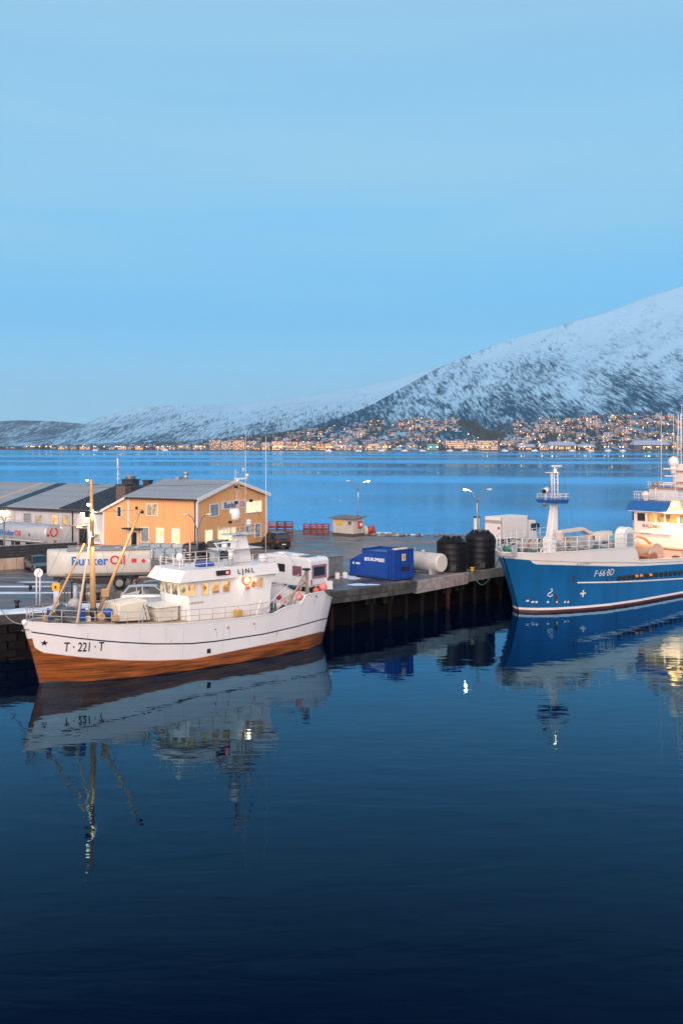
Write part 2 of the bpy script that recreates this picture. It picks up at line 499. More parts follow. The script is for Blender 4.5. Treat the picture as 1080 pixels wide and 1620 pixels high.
RIDGE_A = [(-500, 706.5), (0, 706), (120, 703), (330, 697), (400, 691), (440, 685), (500, 672), (540, 660), (590, 639), (640, 611), (690, 583),
           (740, 562), (815, 533), (860, 521), (910, 507), (950, 496), (990, 482), (1020, 470), (1080, 451), (1300, 395), (1600, 360)]
TOWN_A = [(-500, 709.5), (0, 709), (150, 706.5), (330, 699), (440, 689), (500, 680), (560, 672), (620, 666), (720, 661), (745, 664), (775, 684),
          (800, 672), (850, 664), (900, 661), (1080, 655), (1600, 650)]
def YSH(u): return 2450 + max(0, 540 - u) * .95
def shoreA(u): return YSH(u), HZ + 15.6 * F / YSH(u)
def townA(u): return YSH(u) + 950, interp(u, TOWN_A)
def ridgeA(u): return YSH(u) + 950 + interp(u, [(-500, 300), (400, 320), (560, 600), (700, 1300), (1080, 2400), (1600, 2900)]), interp(u, RIDGE_A) + 0
us = list(np.linspace(-480, 1560, 420))
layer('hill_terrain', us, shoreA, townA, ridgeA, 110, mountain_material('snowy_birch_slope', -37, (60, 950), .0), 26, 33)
RIDGE_B = [(-500, 690), (-100, 702), (0, 699), (60, 691), (100, 684), (130, 672), (160, 659.5), (200, 647.5), (240, 642), (300, 639.8), (345, 639.8), (372, 638.5),
           (400, 635), (430, 632), (500, 625), (580, 610), (640, 596), (700, 577), (800, 560), (1600, 540)]
us2 = list(np.linspace(-480, 1100, 320))
def shoreB(u): return 5000 + max(0, 300 - u) * 2, HZ + 15.6 * F / (5000 + max(0, 300 - u) * 2)
def townB(u): return 5600, interp(u, [(-500, 708), (0, 706), (300, 702), (600, 690), (1200, 680)])
def ridgeB(u): return 7600, interp(u, RIDGE_B)
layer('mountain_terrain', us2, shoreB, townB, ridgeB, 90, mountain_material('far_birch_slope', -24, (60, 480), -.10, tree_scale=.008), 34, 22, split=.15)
RIDGE_C = [(-500, 655), (-100, 661), (0, 666.5), (30, 664.5), (60, 665.5), (95, 667), (130, 670), (170, 677), (300, 690)]
us3 = list(np.linspace(-480, 330, 160))
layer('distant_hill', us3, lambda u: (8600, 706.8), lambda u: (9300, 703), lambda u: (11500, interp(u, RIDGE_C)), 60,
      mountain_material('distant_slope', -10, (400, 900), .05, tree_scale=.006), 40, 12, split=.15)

def terrA(u, t):
    """a point of the near hillside (t 0..1 from the shore to the top of the town)"""
    Ys, ys = shoreA(u); Yt, yt = townA(u)
    Y = Ys + (Yt - Ys) * t; py = ys + (yt - ys) * max(t, 0) ** 1.1
    return Vector(((u - 540) / F * Y, Y, CAM_H - (py - HZ) * Y / F))

# ================================================================== FAR TOWN
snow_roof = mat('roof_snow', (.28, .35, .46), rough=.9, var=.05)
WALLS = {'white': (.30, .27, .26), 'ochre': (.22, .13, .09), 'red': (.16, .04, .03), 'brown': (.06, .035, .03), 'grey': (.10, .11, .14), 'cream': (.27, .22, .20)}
win_w = glow('far_window_light', (1.0, .45, .16), 1.8, sample=False)
win_b = glow('far_window_bright', (1.0, .50, .20), 3.2, sample=False)
win_d = mat('far_window_dark', (.03, .04, .06), rough=.2, var=0)
def house_mesh(kind, w_, d_, h_, lit, seed):
    rr = random.Random(seed); m = MB()
    m.box(-w_ / 2, w_ / 2, -d_ / 2, d_ / 2, -4, h_)
    r = h_ * .38
    if rr.random() < .6:      # ridge along the street
        o_ = .5
        m.v += [(-w_ / 2 - o_, -d_ / 2 - o_, h_), (w_ / 2 + o_, -d_ / 2 - o_, h_), (w_ / 2 + o_, d_ / 2 + o_, h_), (-w_ / 2 - o_, d_ / 2 + o_, h_), (-w_ / 2 - o_, 0, h_ + r), (w_ / 2 + o_, 0, h_ + r)]
        k = len(m.v) - 6
        for f_ in ((0, 1, 5, 4), (2, 3, 4, 5), (0, 4, 3), (1, 2, 5), (3, 2, 1, 0)): m.face([k + i for i in f_], 1)
    else:
        m.v += [(-w_ / 2 - .4, -d_ / 2 - .5, h_), (w_ / 2 + .4, -d_ / 2 - .5, h_), (w_ / 2 + .4, d_ / 2 + .5, h_), (-w_ / 2 - .4, d_ / 2 + .5, h_), (0, -d_ / 2 - .5, h_ + r), (0, d_ / 2 + .5, h_ + r)]
        k = len(m.v) - 6
        m.face([k + i for i in (0, 1, 4)], 0)
        for f_ in ((1, 2, 5, 4), (3, 0, 4, 5), (2, 3, 5), (3, 2, 1, 0)): m.face([k + i for i in f_], 1)
    n = max(2, int(w_ / 3.2)); fl = max(1, int(h_ / 3))
    for j in range(fl):
        for i in range(n):
            x = -w_ / 2 + (i + .5) * w_ / n; z = 1.0 + j * 2.8
            mi = 2 if rr.random() < lit else 4
            if mi == 2 and rr.random() < .3: mi = 3
            m.poly([(x - .75, -d_ / 2 - .06, z), (x + .75, -d_ / 2 - .06, z), (x + .75, -d_ / 2 - .06, z + 1.4), (x - .75, -d_ / 2 - .06, z + 1.4)], mi)
    return m
variants = []
for i, (c, w_, d_, h_) in enumerate([('white', 10, 8, 5.6), ('ochre', 12, 8, 5.4), ('red', 10, 8, 5.2), ('brown', 9, 8, 5.4), ('white', 14, 9, 6.2), ('cream', 11, 8, 5.2), ('grey', 12, 9, 5.5), ('cream', 18, 9, 6.6),
                                     ('ochre', 9, 8, 6.0), ('brown', 12, 8, 5.2)]):
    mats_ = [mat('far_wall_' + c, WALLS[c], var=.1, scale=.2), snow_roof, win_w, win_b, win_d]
    variants.append((c, house_mesh(c, w_, d_, h_, .22, i).mesh('far_house', mats_), (w_, d_, h_)))
rng = random.Random(11)
GR = 'snow roofed houses of the town across the strait'
spots = []
ROWS = 15
for r_ in range(ROWS):
    t = .05 + .93 * r_ / (ROWS - 1)
    u = -30.0
    while u < 1115:
        band = YSH(u)
        dens = interp(u, [(-30, .06), (100, .18), (330, .5), (450, .75), (540, .95), (760, .95), (830, 1.0), (1080, 1.0)])
        if u < 330 and r_ > 10: dens *= .5
        if 728 < u < 812 and t > .50: dens = 0.0           # the wooded ravine
        if 690 < u < 800 and .38 < t < .62: dens *= .35
        n_ = mnoise.noise(Vector((u / 45, r_ * .55, 3.3)))
        if rng.random() < dens * (.62 + 1.1 * n_): spots.append((u + rng.uniform(-1, 1), t + rng.uniform(-.025, .025)))
        u += rng.uniform(5.2, 9.5) * (2450 / band)
spots = [s for s in spots if not (328 < s[0] < 495 and s[1] < .12) and not (660 < s[0] < 795 and s[1] < .16) and not (815 < s[0] < 1066 and s[1] < .14)]
rng.shuffle(spots)
spots.sort(key=lambda s: s[1] > .75)
bulk = [MB() for _ in variants]
n_ind = 0
for i, (u, t) in enumerate(spots):
    k = rng.randrange(len(variants)); c, me, dim = variants[k]
    p = terrA(u, t)
    rz = rng.uniform(-.5, .5)
    if n_ind < 290:
        o = put(me, 'house', None, p, rz); n_ind += 1
        tag(o, 'small snow roofed house with warm lit windows in the town across the strait', 'house', GR)
    else:
        s_, c_ = math.sin(rz), math.cos(rz); mb = bulk[k]; base = len(mb.v)
        vs = [tuple(v.co) for v in me.vertices]
        mb.v += [(p.x + x * c_ - y * s_, p.y + x * s_ + y * c_, p.z + z) for x, y, z in vs]
        for f_ in me.polygons: mb.face([base + q for q in f_.vertices], f_.material_index)
# the rest of the town, one mass
allm = MB(); amats = []; 
for k, mb in enumerate(bulk):
    base = len(allm.v); mo = len(amats)
    amats += [m_ for m_ in variants[k][1].materials]
    allm.v += mb.v
    for f_, mi in zip(mb.f, mb.mi): allm.face([base + q for q in f_], mo + mi)
tag(allm.build('town_houses', amats), 'mass of smaller snow roofed houses filling the slope across the strait', 'houses', kind='stuff')

# named larger buildings of the far shore --------------------------------
def far_block(u0, u1, ytop, label, wall, kind='block', rows=6, name='apartment_block', ybase=None, depth=16, lit=.5, Yoff=40):
    uc = (u0 + u1) / 2; Y = YSH(uc) + Yoff
    yb = (ybase or (HZ + 15 * F / Y) - .6)
    X0, X1 = (u0 - 540) / F * Y, (u1 - 540) / F * Y
    Zt = CAM_H - (ytop - HZ) * Y / F; Zb = CAM_H - (yb - HZ) * Y / F
    W, H = X1 - X0, Zt - Zb
    e = thing(name, label, 'building', ((X0 + X1) / 2, Y, Zb), 0)
    wm = mat('far_wall_' + wall, WALLS.get(wall, (.3, .5, .5)), var=.1, scale=.2)
    m = MB()
    if kind == 'shed':
        m.box(-W / 2, W / 2, 0, depth, -6, H * .55).build('wall', wm, e)
        r = MB(); o_ = 2
        r.hexa([(-W / 2 - o_, -o_, H * .55), (W / 2 + o_, -o_, H * .55), (W / 2 + o_, depth + o_, H * .55), (-W / 2 - o_, depth + o_, H * .55),
                (-W / 2 + W * .06, depth * .42, H), (W / 2 - W * .06, depth * .42, H), (W / 2 - W * .06, depth * .58, H), (-W / 2 + W * .06, depth * .58, H)])
        r.build('roof', snow_roof, e)
        rows_, H_ = 1, H * .5
    else:
        m.box(-W / 2, W / 2, 0, depth, -6, H).build('wall', wm, e)
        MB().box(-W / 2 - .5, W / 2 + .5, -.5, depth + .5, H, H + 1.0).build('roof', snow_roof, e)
        rows_, H_ = rows, H
    rr = random.Random(int(u0)); n = max(2, int(W / 4.2))
    wl_ = MB(); wd_ = MB()
    for j in range(rows_):
        for i in range(n):
            x = -W / 2 + (i + .5) * W / n; z = (j + .35) * H_ / rows_
            q = wl_ if rr.random() < lit else wd_
            q.box(x - 1.1, x + 1.1, -.12, .0, z, z + H_ / rows_ * .5, 0)
    if wl_.v: tag(wl_.build('lit_windows', win_w, e), kind='stuff')
    if wd_.v: tag(wd_.build('dark_windows', win_d, e), kind='stuff')
    return e
far_block(331, 349, 696.5, 'pale apartment block at the left end of the waterfront row across the strait', 'cream', rows=8)
far_block(350, 366, 698, 'second pale apartment block from the left on the far waterfront', 'white', rows=7)
far_block(368, 387, 697.5, 'bright apartment block behind the thin white mast across the strait', 'cream', rows=7, lit=.7)
far_block(391, 411, 698.5, 'grey white apartment block between the two thin masts across the strait', 'grey', rows=7)
far_block(414, 427, 700.5, 'low pale block just left of the taller middle blocks across the strait', 'white', rows=5)
far_block(430, 448, 698.5, 'apartment block with many lit windows right of the thin masts across the strait', 'white', rows=6, lit=.7)
far_block(452, 471, 699.5, 'cream apartment block second from the right of the waterfront row', 'cream', rows=6)
far_block(473, 492, 700, 'cream apartment block at the right end of the waterfront row', 'cream', rows=6)
far_block(500, 524, 702.5, 'low lit waterfront building right of the apartment blocks', 'ochre', rows=3, lit=.8)
far_block(530, 556, 703.5, 'low white waterfront building under the foot of the big mountain', 'white', rows=3)
far_block(577, 610, 702.5, 'long low lit building on the waterfront left of the turquoise one', 'cream', rows=3, lit=.7)
MATS['far_wall_teal'] = mat('far_wall_teal', (.10, .42, .40), var=.1, scale=.2)
far_block(676, 693, 703, 'turquoise lit building on the far waterfront', 'teal', rows=2, lit=.3, name='waterfront_building')
far_block(702, 787, 697.5, 'long brightly lit beige building on the far waterfront', 'cream', rows=5, lit=.75, name='waterfront_building', Yoff=90)
far_block(788, 791, 694, 'thin dark blue tower at the end of the long beige building', 'grey', rows=1, name='tower', lit=0, Yoff=90, depth=6)
far_block(820, 846, 702.5, 'small white roofed boat shed on the far shore', 'grey', kind='shed', name='boat_shed', depth=30)
far_block(869, 911, 698.5, 'large white roofed hall on the far shore', 'grey', kind='shed', name='warehouse', depth=50)
far_block(914, 942, 703, 'small snow roofed shed beside the large white roofed hall', 'brown', kind='shed', name='boat_shed', depth=30)
far_block(853, 868, 704.5, 'low shed with a row of orange lights left of the white roofed hall', 'red', kind='shed', name='boat_shed', depth=30, lit=1)
far_block(1003, 1058, 696.5, 'long grey warehouse with pale roof on the right of the far shore', 'grey', kind='shed', name='warehouse', depth=45, lit=.1)
far_block(1064, 1100, 700, 'white waterfront building cut by the right edge of the view', 'white', rows=3, name='waterfront_building')
for q, (u0, u1, yt_, wl2) in enumerate([(92, 108, 706.5, 'white'), (112, 121, 707.5, 'cream'), (126, 142, 707, 'white'), (186, 200, 706.5, 'white'), (214, 226, 706, 'cream'), (246, 262, 706.5, 'white'), (282, 300, 705, 'cream'), (305, 322, 704.5, 'white')]):
    far_block(u0, u1, yt_, ['low pale building, leftmost on the far left shore', 'small cream building second from the left on the far left shore', 'pale quay building third from the left on the far left shore',
                            'low pale building right of the gap on the far left shore', 'cream building under the foot of the plateau mountain', 'low pale building below the middle of the plateau mountain',
                            'cream low building second left of the apartment row', 'pale low building next to the left end of the apartment row'][q], wl2, rows=2, name='waterfront_building', lit=.6)

# waterfront edge: a dark quay of stone along the far shore
q = MB(); rows_ = []
for u in np.linspace(-460, 1540, 160):
    Y = YSH(u) - 6 + 5 * math.sin(u * .13); X = (u - 540) / F * Y
    rows_.append([(X, Y, -3), (X, Y, 2.2), (X, Y + 26, 2.6)])
q.grid(rows_, 0, False)
tag(q.build('shore', mat('far_stone', (.05, .055, .065), var=.5, scale=.05)), kind='structure')

# far street lamps
lamp_h = glow('far_lamp_glow', (1.0, .40, .10), 22.0, sample=False)
lamp_w = glow('far_lamp_white', (1.0, .66, .35), 18.0, sample=False)
pole_m = mat('far_pole', (.12, .12, .13))
def lamp_mesh(mm, r):
    m = MB(); m.cyl((0, 0, -2), (0, 0, 8), .12, n=4, m=1); m.bar((0, 0, 8), (0, -1.6, 8.3), .2, .2, 1); m.sphere((0, -1.8, 8.1), r, 6, 4, 0)
    return m.mesh('street_lamp', [mm, pole_m])
lms = [lamp_mesh(lamp_h, .62), lamp_mesh(lamp_h, .9), lamp_mesh(lamp_w, .62)]
for i in range(230):
    if i < 90: u = rng.uniform(40, 1100); t = rng.uniform(-.002, .03)
    else:
        u = 1090 - abs(rng.gauss(0, 1)) * 340; t = rng.uniform(.04, 1.0)
        if u < 120 or u > 1100 or (728 < u < 812 and t > .5): continue
    p = terrA(u, t); p.z = max(p.z, 2.5) + .3
    o = put(lms[rng.choice((0, 0, 1, 2))], 'street_lamp', None, p + Vector((0, -6, 0)), rng.uniform(0, 6))
    tag(o, 'tiny glowing street lamp in the town across the strait', 'street lamp', 'street lamps of the town across the strait')
# dark spruce belts: the wooded ravine and the belt above the waterfront
sp = MB()
for i in range(15000):
    zone = rng.random()
    if zone < .25: u = rng.uniform(726, 800); t = rng.uniform(.45, .92) ; 
    elif zone < .36: u = rng.gauss(430, 45); t = rng.uniform(.80, 1.05)
    else: u = rng.uniform(0, 1110); t = rng.uniform(.05, 1.08)
    if zone < .25 and abs((u - 726) / 74 - (1 - (t - .45) / .5) * .5 - .3) > .42: continue
    if zone >= .36 and mnoise.noise(Vector((u / 30, t * 6, 9.1))) < -.05: continue
    p = terrA(u, t); h = rng.uniform(6, 13); r = h * .24; a0 = rng.uniform(0, 6)
    k = len(sp.v)
    sp.v += [(p.x + r * math.cos(a0 + j * 2.09), p.y + r * math.sin(a0 + j * 2.09), p.z - 1) for j in range(3)] + [(p.x, p.y, p.z + h)]
    for f_ in ((0, 1, 3), (1, 2, 3), (2, 0, 3)): sp.face([k + x for x in f_])
tag(sp.build('spruce_woods', mat('spruce', (.022, .045, .055), var=.4, scale=.05)), 'dark spruce woods between the houses and in the ravine across the strait', 'woods', kind='stuff')
# small craft along the far shore
bw = mat('far_boat_white', (.75, .76, .78), var=.04)
bm = MB()
bm.hexa([(-5, -1.2, 0), (5, -1.4, 0), (5, 1.4, 0), (-5, 1.2, 0), (-6.5, -.3, 1.8), (5.2, -1.7, 1.3), (5.2, 1.7, 1.3), (-6.5, .3, 1.8)])
bm.box(-1.5, 3, -1.1, 1.1, 1.4, 3.2).box(-1.4, 2.8, -1.15, 1.15, 2.3, 2.8, 1).cyl((1, 0, 3.2), (1, 0, 6), .06, n=4)
bmesh_ = bm.mesh('moored_boat', [bw, win_d])
for i, u in enumerate((150, 262, 520, 566, 604, 640, 668, 712, 736, 798, 846, 905, 934, 962, 985)):
    Y = YSH(u) - 26
    o = put(bmesh_, 'moored_boat', None, ((u - 540) / F * Y, Y, 0), rng.uniform(-.25, .25) + (PI if i % 3 == 0 else 0))
    o.scale = (1.4, 1.4, 1.4)
    tag(o, 'small white boat moored along the far shore', 'boat', 'small white boats along the far shore')

# ================================================================== HAZE
hz_m = bpy.data.materials.new('haze_air'); hz_m.use_nodes = True
_nt = hz_m.node_tree; _nt.nodes.clear()
_o = _nt.nodes.new('ShaderNodeOutputMaterial'); _v = _nt.nodes.new('ShaderNodeVolumePrincipled')
_v.inputs['Color'].default_value = (.80, .92, 1.0, 1); _v.inputs['Density'].default_value = .00003; _v.inputs['Anisotropy'].default_value = .2
_nt.links.new(_v.outputs[0], _o.inputs['Volume'])
hzb = MB().box(-21000, 21000, -500, 31000, -8, 1750)
if True:
    tag(hzb.build('haze', hz_m), 'thin blue twilight haze over the strait', 'haze', kind='stuff')
# ================================================================== QUAY
DZ = 3.0
EDGE = [(-60, 55), (-22, 69.8), (-14, 71.9), (-8.5, 76.2), (-3.5, 79.6), (-.85, 80.2), (1.46, 81.9), (6.5, 86.4), (11.7, 92.6), (14.8, 95.9), (42, 119.8)]
BACK = [(38, 125), (27, 129.8), (12, 132.6), (5, 137), (-8, 141.5), (-30, 147), (-75, 165), (-110, 130)]
def ground_material():
    m = bpy.data.materials.new('wet_asphalt'); m.use_nodes = True
    nt = m.node_tree; L = nt.links; b = nt.nodes['Principled BSDF']
    tc = nd(nt, 'ShaderNodeTexCoord')
    n1 = nd(nt, 'ShaderNodeTexNoise', Scale=.22, Detail=6.0, Roughness=.62); L.new(tc.outputs['Object'], n1.inputs['Vector'])
    mp = nd(nt, 'ShaderNodeMapping'); mp.inputs['Rotation'].default_value = (0, 0, R(20)); mp.inputs['Scale'].default_value = (.25, 1.6, 1)
    L.new(tc.outputs['Object'], mp.inputs[0])
    n2 = nd(nt, 'ShaderNodeTexNoise', Scale=.5, Detail=5.0, Roughness=.6, Distortion=.4); L.new(mp.outputs[0], n2.inputs['Vector'])
    n3 = nd(nt, 'ShaderNodeTexNoise', Scale=9.0, Detail=6.0, Roughness=.75); L.new(tc.outputs['Object'], n3.inputs['Vector'])
    wet = nd(nt, 'ShaderNodeMapRange'); wet.inputs['From Min'].default_value = .42; wet.inputs['From Max'].default_value = .60
    L.new(n1.outputs['Fac'], wet.inputs['Value'])
    rg = nd(nt, 'ShaderNodeMapRange'); rg.inputs['To Min'].default_value = .30; rg.inputs['To Max'].default_value = .75
    L.new(wet.outputs[0], rg.inputs['Value']); L.new(rg.outputs[0], b.inputs['Roughness'])
    c1 = nd(nt, 'ShaderNodeMix', data_type='RGBA'); L.new(wet.outputs[0], c1.inputs['Factor'])
    c1.inputs['A'].default_value = (.045, .046, .054, 1); c1.inputs['B'].default_value = (.20, .172, .165, 1)
    fr = nd(nt, 'ShaderNodeMapRange'); fr.inputs['From Min'].default_value = .56; fr.inputs['From Max'].default_value = .68; fr.inputs['To Max'].default_value = .6
    L.new(n2.outputs['Fac'], fr.inputs['Value'])
    c2 = nd(nt, 'ShaderNodeMix', data_type='RGBA'); L.new(fr.outputs[0], c2.inputs['Factor']); L.new(c1.outputs['Result'], c2.inputs['A'])
    c2.inputs['B'].default_value = (.30, .31, .34, 1)       # trodden frost and slush along the wheel tracks
    mu = nd(nt, 'ShaderNodeMapRange'); mu.inputs['From Min'].default_value = .3; mu.inputs['From Max'].default_value = .7; mu.inputs['To Min'].default_value = .72; mu.inputs['To Max'].default_value = 1.25
    L.new(n3.outputs['Fac'], mu.inputs['Value'])
    ml = nd(nt, 'ShaderNodeVectorMath', operation='MULTIPLY'); L.new(c2.outputs['Result'], ml.inputs[0]); L.new(mu.outputs[0], ml.inputs[1])
    L.new(ml.outputs[0], b.inputs['Base Color'])
    bp = nd(nt, 'ShaderNodeBump', Strength=.25, Distance=.02); L.new(n3.outputs['Fac'], bp.inputs['Height']); L.new(bp.outputs[0], b.inputs['Normal'])
    return m
asphalt = ground_material()
concrete = mat('quay_concrete', (.17, .16, .16), rough=.85, var=.3, scale=1.2, dirt=(.05, .045, .045), dirt_amt=.8, dirt_scale=.8, bump=.5, bscale=6)
pale_conc = mat('edge_beam_concrete', (.30, .26, .25), rough=.85, var=.3, scale=1.6, dirt=(.08, .06, .055), dirt_amt=.9, dirt_scale=1.3, bump=.6, bscale=7)
rust_conc = mat('rusty_concrete', (.42, .32, .25), rough=.85, var=.25, scale=1.5, dirt=(.22, .08, .03), dirt_amt=.85, dirt_scale=1.1, stretch=(1, 1, .35), bump=.4)
timber_dark = mat('tarred_timber', (.045, .042, .042), rough=.75, var=.5, scale=2.0, dirt=(.17, .15, .14), dirt_amt=.7, stretch=(1, 1, 1), bump=.4)
rust = mat('rusty_steel', (.028, .011, .008), spec=.05, rough=.8, var=.6, scale=2.5, dirt=(.04, .03, .03), dirt_amt=.7, stretch=(1, 1, .3))
black_wall = mat('wet_shaded_quay_wall', (.006, .005, .006), spec=.05, rough=.7, var=.6, scale=.8, bump=.6, bscale=3)  # wet wall, near-black because the shade under the deck is in its colour
snow = mat('snow', (.62, .70, .80), rough=.9, var=.07, scale=1.5, dirt=(.30, .30, .32), dirt_amt=.5, dirt_scale=.7, bump=.5, bscale=3)
qm = MB(); qm.prism(EDGE + BACK, 'z', DZ - .5, DZ)
quay = tag(qm.build('quay', asphalt), kind='structure')
# solid wall of the quay on the left, a recessed one behind the piles on the right
wq = MB()
def off(p, q, d):
    v = Vector((q[0] - p[0], q[1] - p[1], 0)).normalized(); return Vector((-v.y, v.x, 0)) * d
for i in range(4):
    p, q_ = EDGE[i], EDGE[i + 1]; wq.poly([(p[0], p[1] + .05, -4), (q_[0], q_[1] + .05, -4), (q_[0], q_[1] + .05, DZ - .5), (p[0], p[1] + .05, DZ - .5)])
inner = [(-3.5, 79.65)]
for i in range(5, len(EDGE)):
    p = EDGE[i]; pr = EDGE[i - 1]; o_ = off(pr, p, 1.5); inner.append((p[0] + o_.x, p[1] + o_.y))
for p, q_ in zip(inner, inner[1:]): wq.poly([(p[0], p[1], -4), (q_[0], q_[1], -4), (q_[0], q_[1], DZ - .5), (p[0], p[1], DZ - .5)])
wq.poly([(BACK[i][0], BACK[i][1], -4) for i in (0, 1)] + [(BACK[i][0], BACK[i][1], DZ - .5) for i in (1, 0)])
for i in range(len(BACK) - 1):
    p, q_ = BACK[i], BACK[i + 1]; wq.poly([(p[0], p[1] - .03, -4), (q_[0], q_[1] - .03, -4), (q_[0], q_[1] - .03, DZ - .5), (p[0], p[1] - .03, DZ - .5)])
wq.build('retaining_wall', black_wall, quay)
# stone courses of the left wall
sr = random.Random(5)
stone_m = mat('wall_stone', (.008, .0075, .0085), rough=.8, spec=.08, var=.7, scale=1.1, bump=.6, bscale=4)
stone_meshes = []
for k in range(5):
    h_ = MB(); j_ = lambda: sr.uniform(-.04, .04)
    h_.hexa([(j_(), -.12 + j_(), j_()), (1.1 + j_(), -.12 + j_(), j_()), (1.1, .1, 0), (0, .1, 0), (j_(), -.10 + j_(), .52 + j_()), (1.1 + j_(), -.12 + j_(), .52 + j_()), (1.1, .1, .52), (0, .1, .52)])
    stone_meshes.append(h_.mesh('stone', stone_m))
A0, A1 = Vector((-30, 66.7, 0)), Vector((-22, 69.8, 0))
for seg in ((Vector((-29.0, 67.08, 0)), Vector((-22, 69.8, 0))), (Vector((-22, 69.8, 0)), Vector((-14, 71.9, 0)))):
    d_ = (seg[1] - seg[0]); n_ = int(d_.length / 1.16); ang_ = math.atan2(d_.y, d_.x)
    for row in range(5):
        for i in range(n_):
            p = seg[0] + d_ * ((i + (.5 if row % 2 else 0)) / n_)
            if (p - seg[0]).length > d_.length - .9: continue
            put(sr.choice(stone_meshes), 'stone', quay, (p.x, p.y, -.35 + row * .57), ang_)
# edge beams
def along(a, b, z0, z1, w0, w1, m_, name, segs=1, gap=.03):
    a, b = Vector((*a, 0)), Vector((*b, 0)); d = (b - a); u_ = d.normalized(); n = Vector((u_.y, -u_.x, 0))
    for i in range(segs):
        p = a + d * (i / segs) + u_ * gap; q = a + d * ((i + 1) / segs) - u_ * gap
        mb = MB(); mb.hexa([p + n * w1 + Vector((0, 0, z0)), q + n * w1 + Vector((0, 0, z0)), q + n * w0 + Vector((0, 0, z0)), p + n * w0 + Vector((0, 0, z0)),
                            p + n * w1 + Vector((0, 0, z1)), q + n * w1 + Vector((0, 0, z1)), q + n * w0 + Vector((0, 0, z1)), p + n * w0 + Vector((0, 0, z1))])
        mb.build(name, m_, quay, bevel=.02)
along(EDGE[4], EDGE[5], 2.62, 3.16, -.30, .12, timber_dark, 'edge_timber', 1)
along(EDGE[5], EDGE[6], 2.68, 3.16, -.30, .14, timber_dark, 'edge_timber', 1)
along(EDGE[5], EDGE[6], 2.20, 2.62, -.1, .08, timber_dark, 'edge_timber', 1)
along(EDGE[6], EDGE[7], 2.68, 3.18, -.30, .14, timber_dark, 'edge_timber', 3)
along(EDGE[6], EDGE[7], 2.22, 2.63, -.1, .07, timber_dark, 'edge_timber', 2)
along(EDGE[7], EDGE[8], 2.10, 3.12, -.35, .10, pale_conc, 'edge_beam', 3, .015)
along(EDGE[8], EDGE[9], 2.25, 3.10, -.35, .05, concrete, 'edge_beam', 2, .015)
along(EDGE[9], EDGE[10], 2.25, 3.10, -.35, .03, concrete, 'edge_beam', 6, .015)
along(EDGE[1], EDGE[2], 2.55, 3.14, -.35, .12, timber_dark, 'edge_timber', 3)
along(EDGE[0], EDGE[1], 2.55, 3.14, -.35, .12, timber_dark, 'edge_timber', 10)
# piles; under-deck shade is put into the pile, rust and cap colours
pile_m = mat('wet_shaded_pile', (.006, .005, .0055), spec=.05, rough=.7, var=.6)
pr = random.Random(3)
L_ = 0.0; pts_ = [Vector((*e, 0)) for e in EDGE[4:11]]
dist = 1.0; acc = 0
for a, b in zip(pts_, pts_[1:]):
    d = b - a; n = Vector((d.y, -d.x, 0)).normalized(); ln = d.length
    while dist < acc + ln:
        p = a + d * ((dist - acc) / ln)
        for row, inset in enumerate((.35,)):
            q = p - n * inset
            r_ = pr.uniform(.16, .22)
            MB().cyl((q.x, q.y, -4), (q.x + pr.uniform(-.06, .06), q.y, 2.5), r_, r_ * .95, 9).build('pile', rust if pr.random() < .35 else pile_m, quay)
        if pr.random() < .4:
            q = p - n * .5; w_ = pr.uniform(.5, .9); z_ = pr.uniform(1.2, 1.7)
            mb = MB(); mb.hexa([q + Vector((-.4, -.1, z_)), q + Vector((.4, .1, z_)), q + Vector((.4, .5, z_)), q + Vector((-.4, .5, z_)),
                                q + Vector((-.5, -.15, 2.45)), q + Vector((.5, .15, 2.45)), q + Vector((.5, .6, 2.45)), q + Vector((-.5, .6, 2.45))])
            mb.build('pile_cap', mat('cap_concrete', (.022, .020, .020), spec=.05, rough=.9, var=.5), quay)
        dist += 2.1
    acc += ln
# snow bank along the left edge, lumpy sheet
sn = MB(); rows_ = []
def on_edge(x): return float(np.interp(x, [e[0] for e in EDGE[:6]], [e[1] for e in EDGE[:6]]))
for x in np.linspace(-40, -9, 70):
    row = []
    y0 = on_edge(x) + .42; wd = 2.4 + 1.1 * mnoise.noise(Vector((x * .45, 1.7, 0))) + (1.6 if x > -21.5 else 0)
    for k in range(8):
        q = k / 7; h_ = .28 * math.sin(PI * min(1, q * 1.02)) ** .5 if 0 < q < 1 else -.03
        row.append((x, y0 + wd * q, DZ + max(-.03, h_ * (1 + .5 * mnoise.noise(Vector((x * 1.1, q * 4, 2.2)))))))
    rows_.append(row)
sn.grid(rows_, 0, True)
tag(sn.build('snow', snow), kind='structure')
# a few patches of old snow on the asphalt
for k, (px, py, rx, ry) in enumerate([(567, 925, .9, .3), (548, 912, 1.1, .35), (560, 915, .7, .3), (585, 925, .8, .2), (30, 928, 5.0, .22), (20, 938, 6.0, .25), (60, 921, 2.0, .15), (628, 846, 3.5, .5), (596, 843, 2.5, .5), (505, 845, 1.5, .4)]):
    c = G(px, py, DZ); m_ = MB(); n = 22; ring = []
    for i in range(n):
        t = 2 * PI * i / n; r_ = 1 + .35 * mnoise.noise(Vector((math.cos(t) * 1.5, math.sin(t) * 1.5, k * 3.1)))
        ring.append((c.x + rx * r_ * math.cos(t), c.y + ry * 2.2 * r_ * math.sin(t), DZ + .004))
    m_.v = ring + [(c.x, c.y, DZ + .07)]
    for i in range(n): m_.face((i, (i + 1) % n, n), 0, True)
    tag(m_.build('snow_patch', snow), kind='structure')

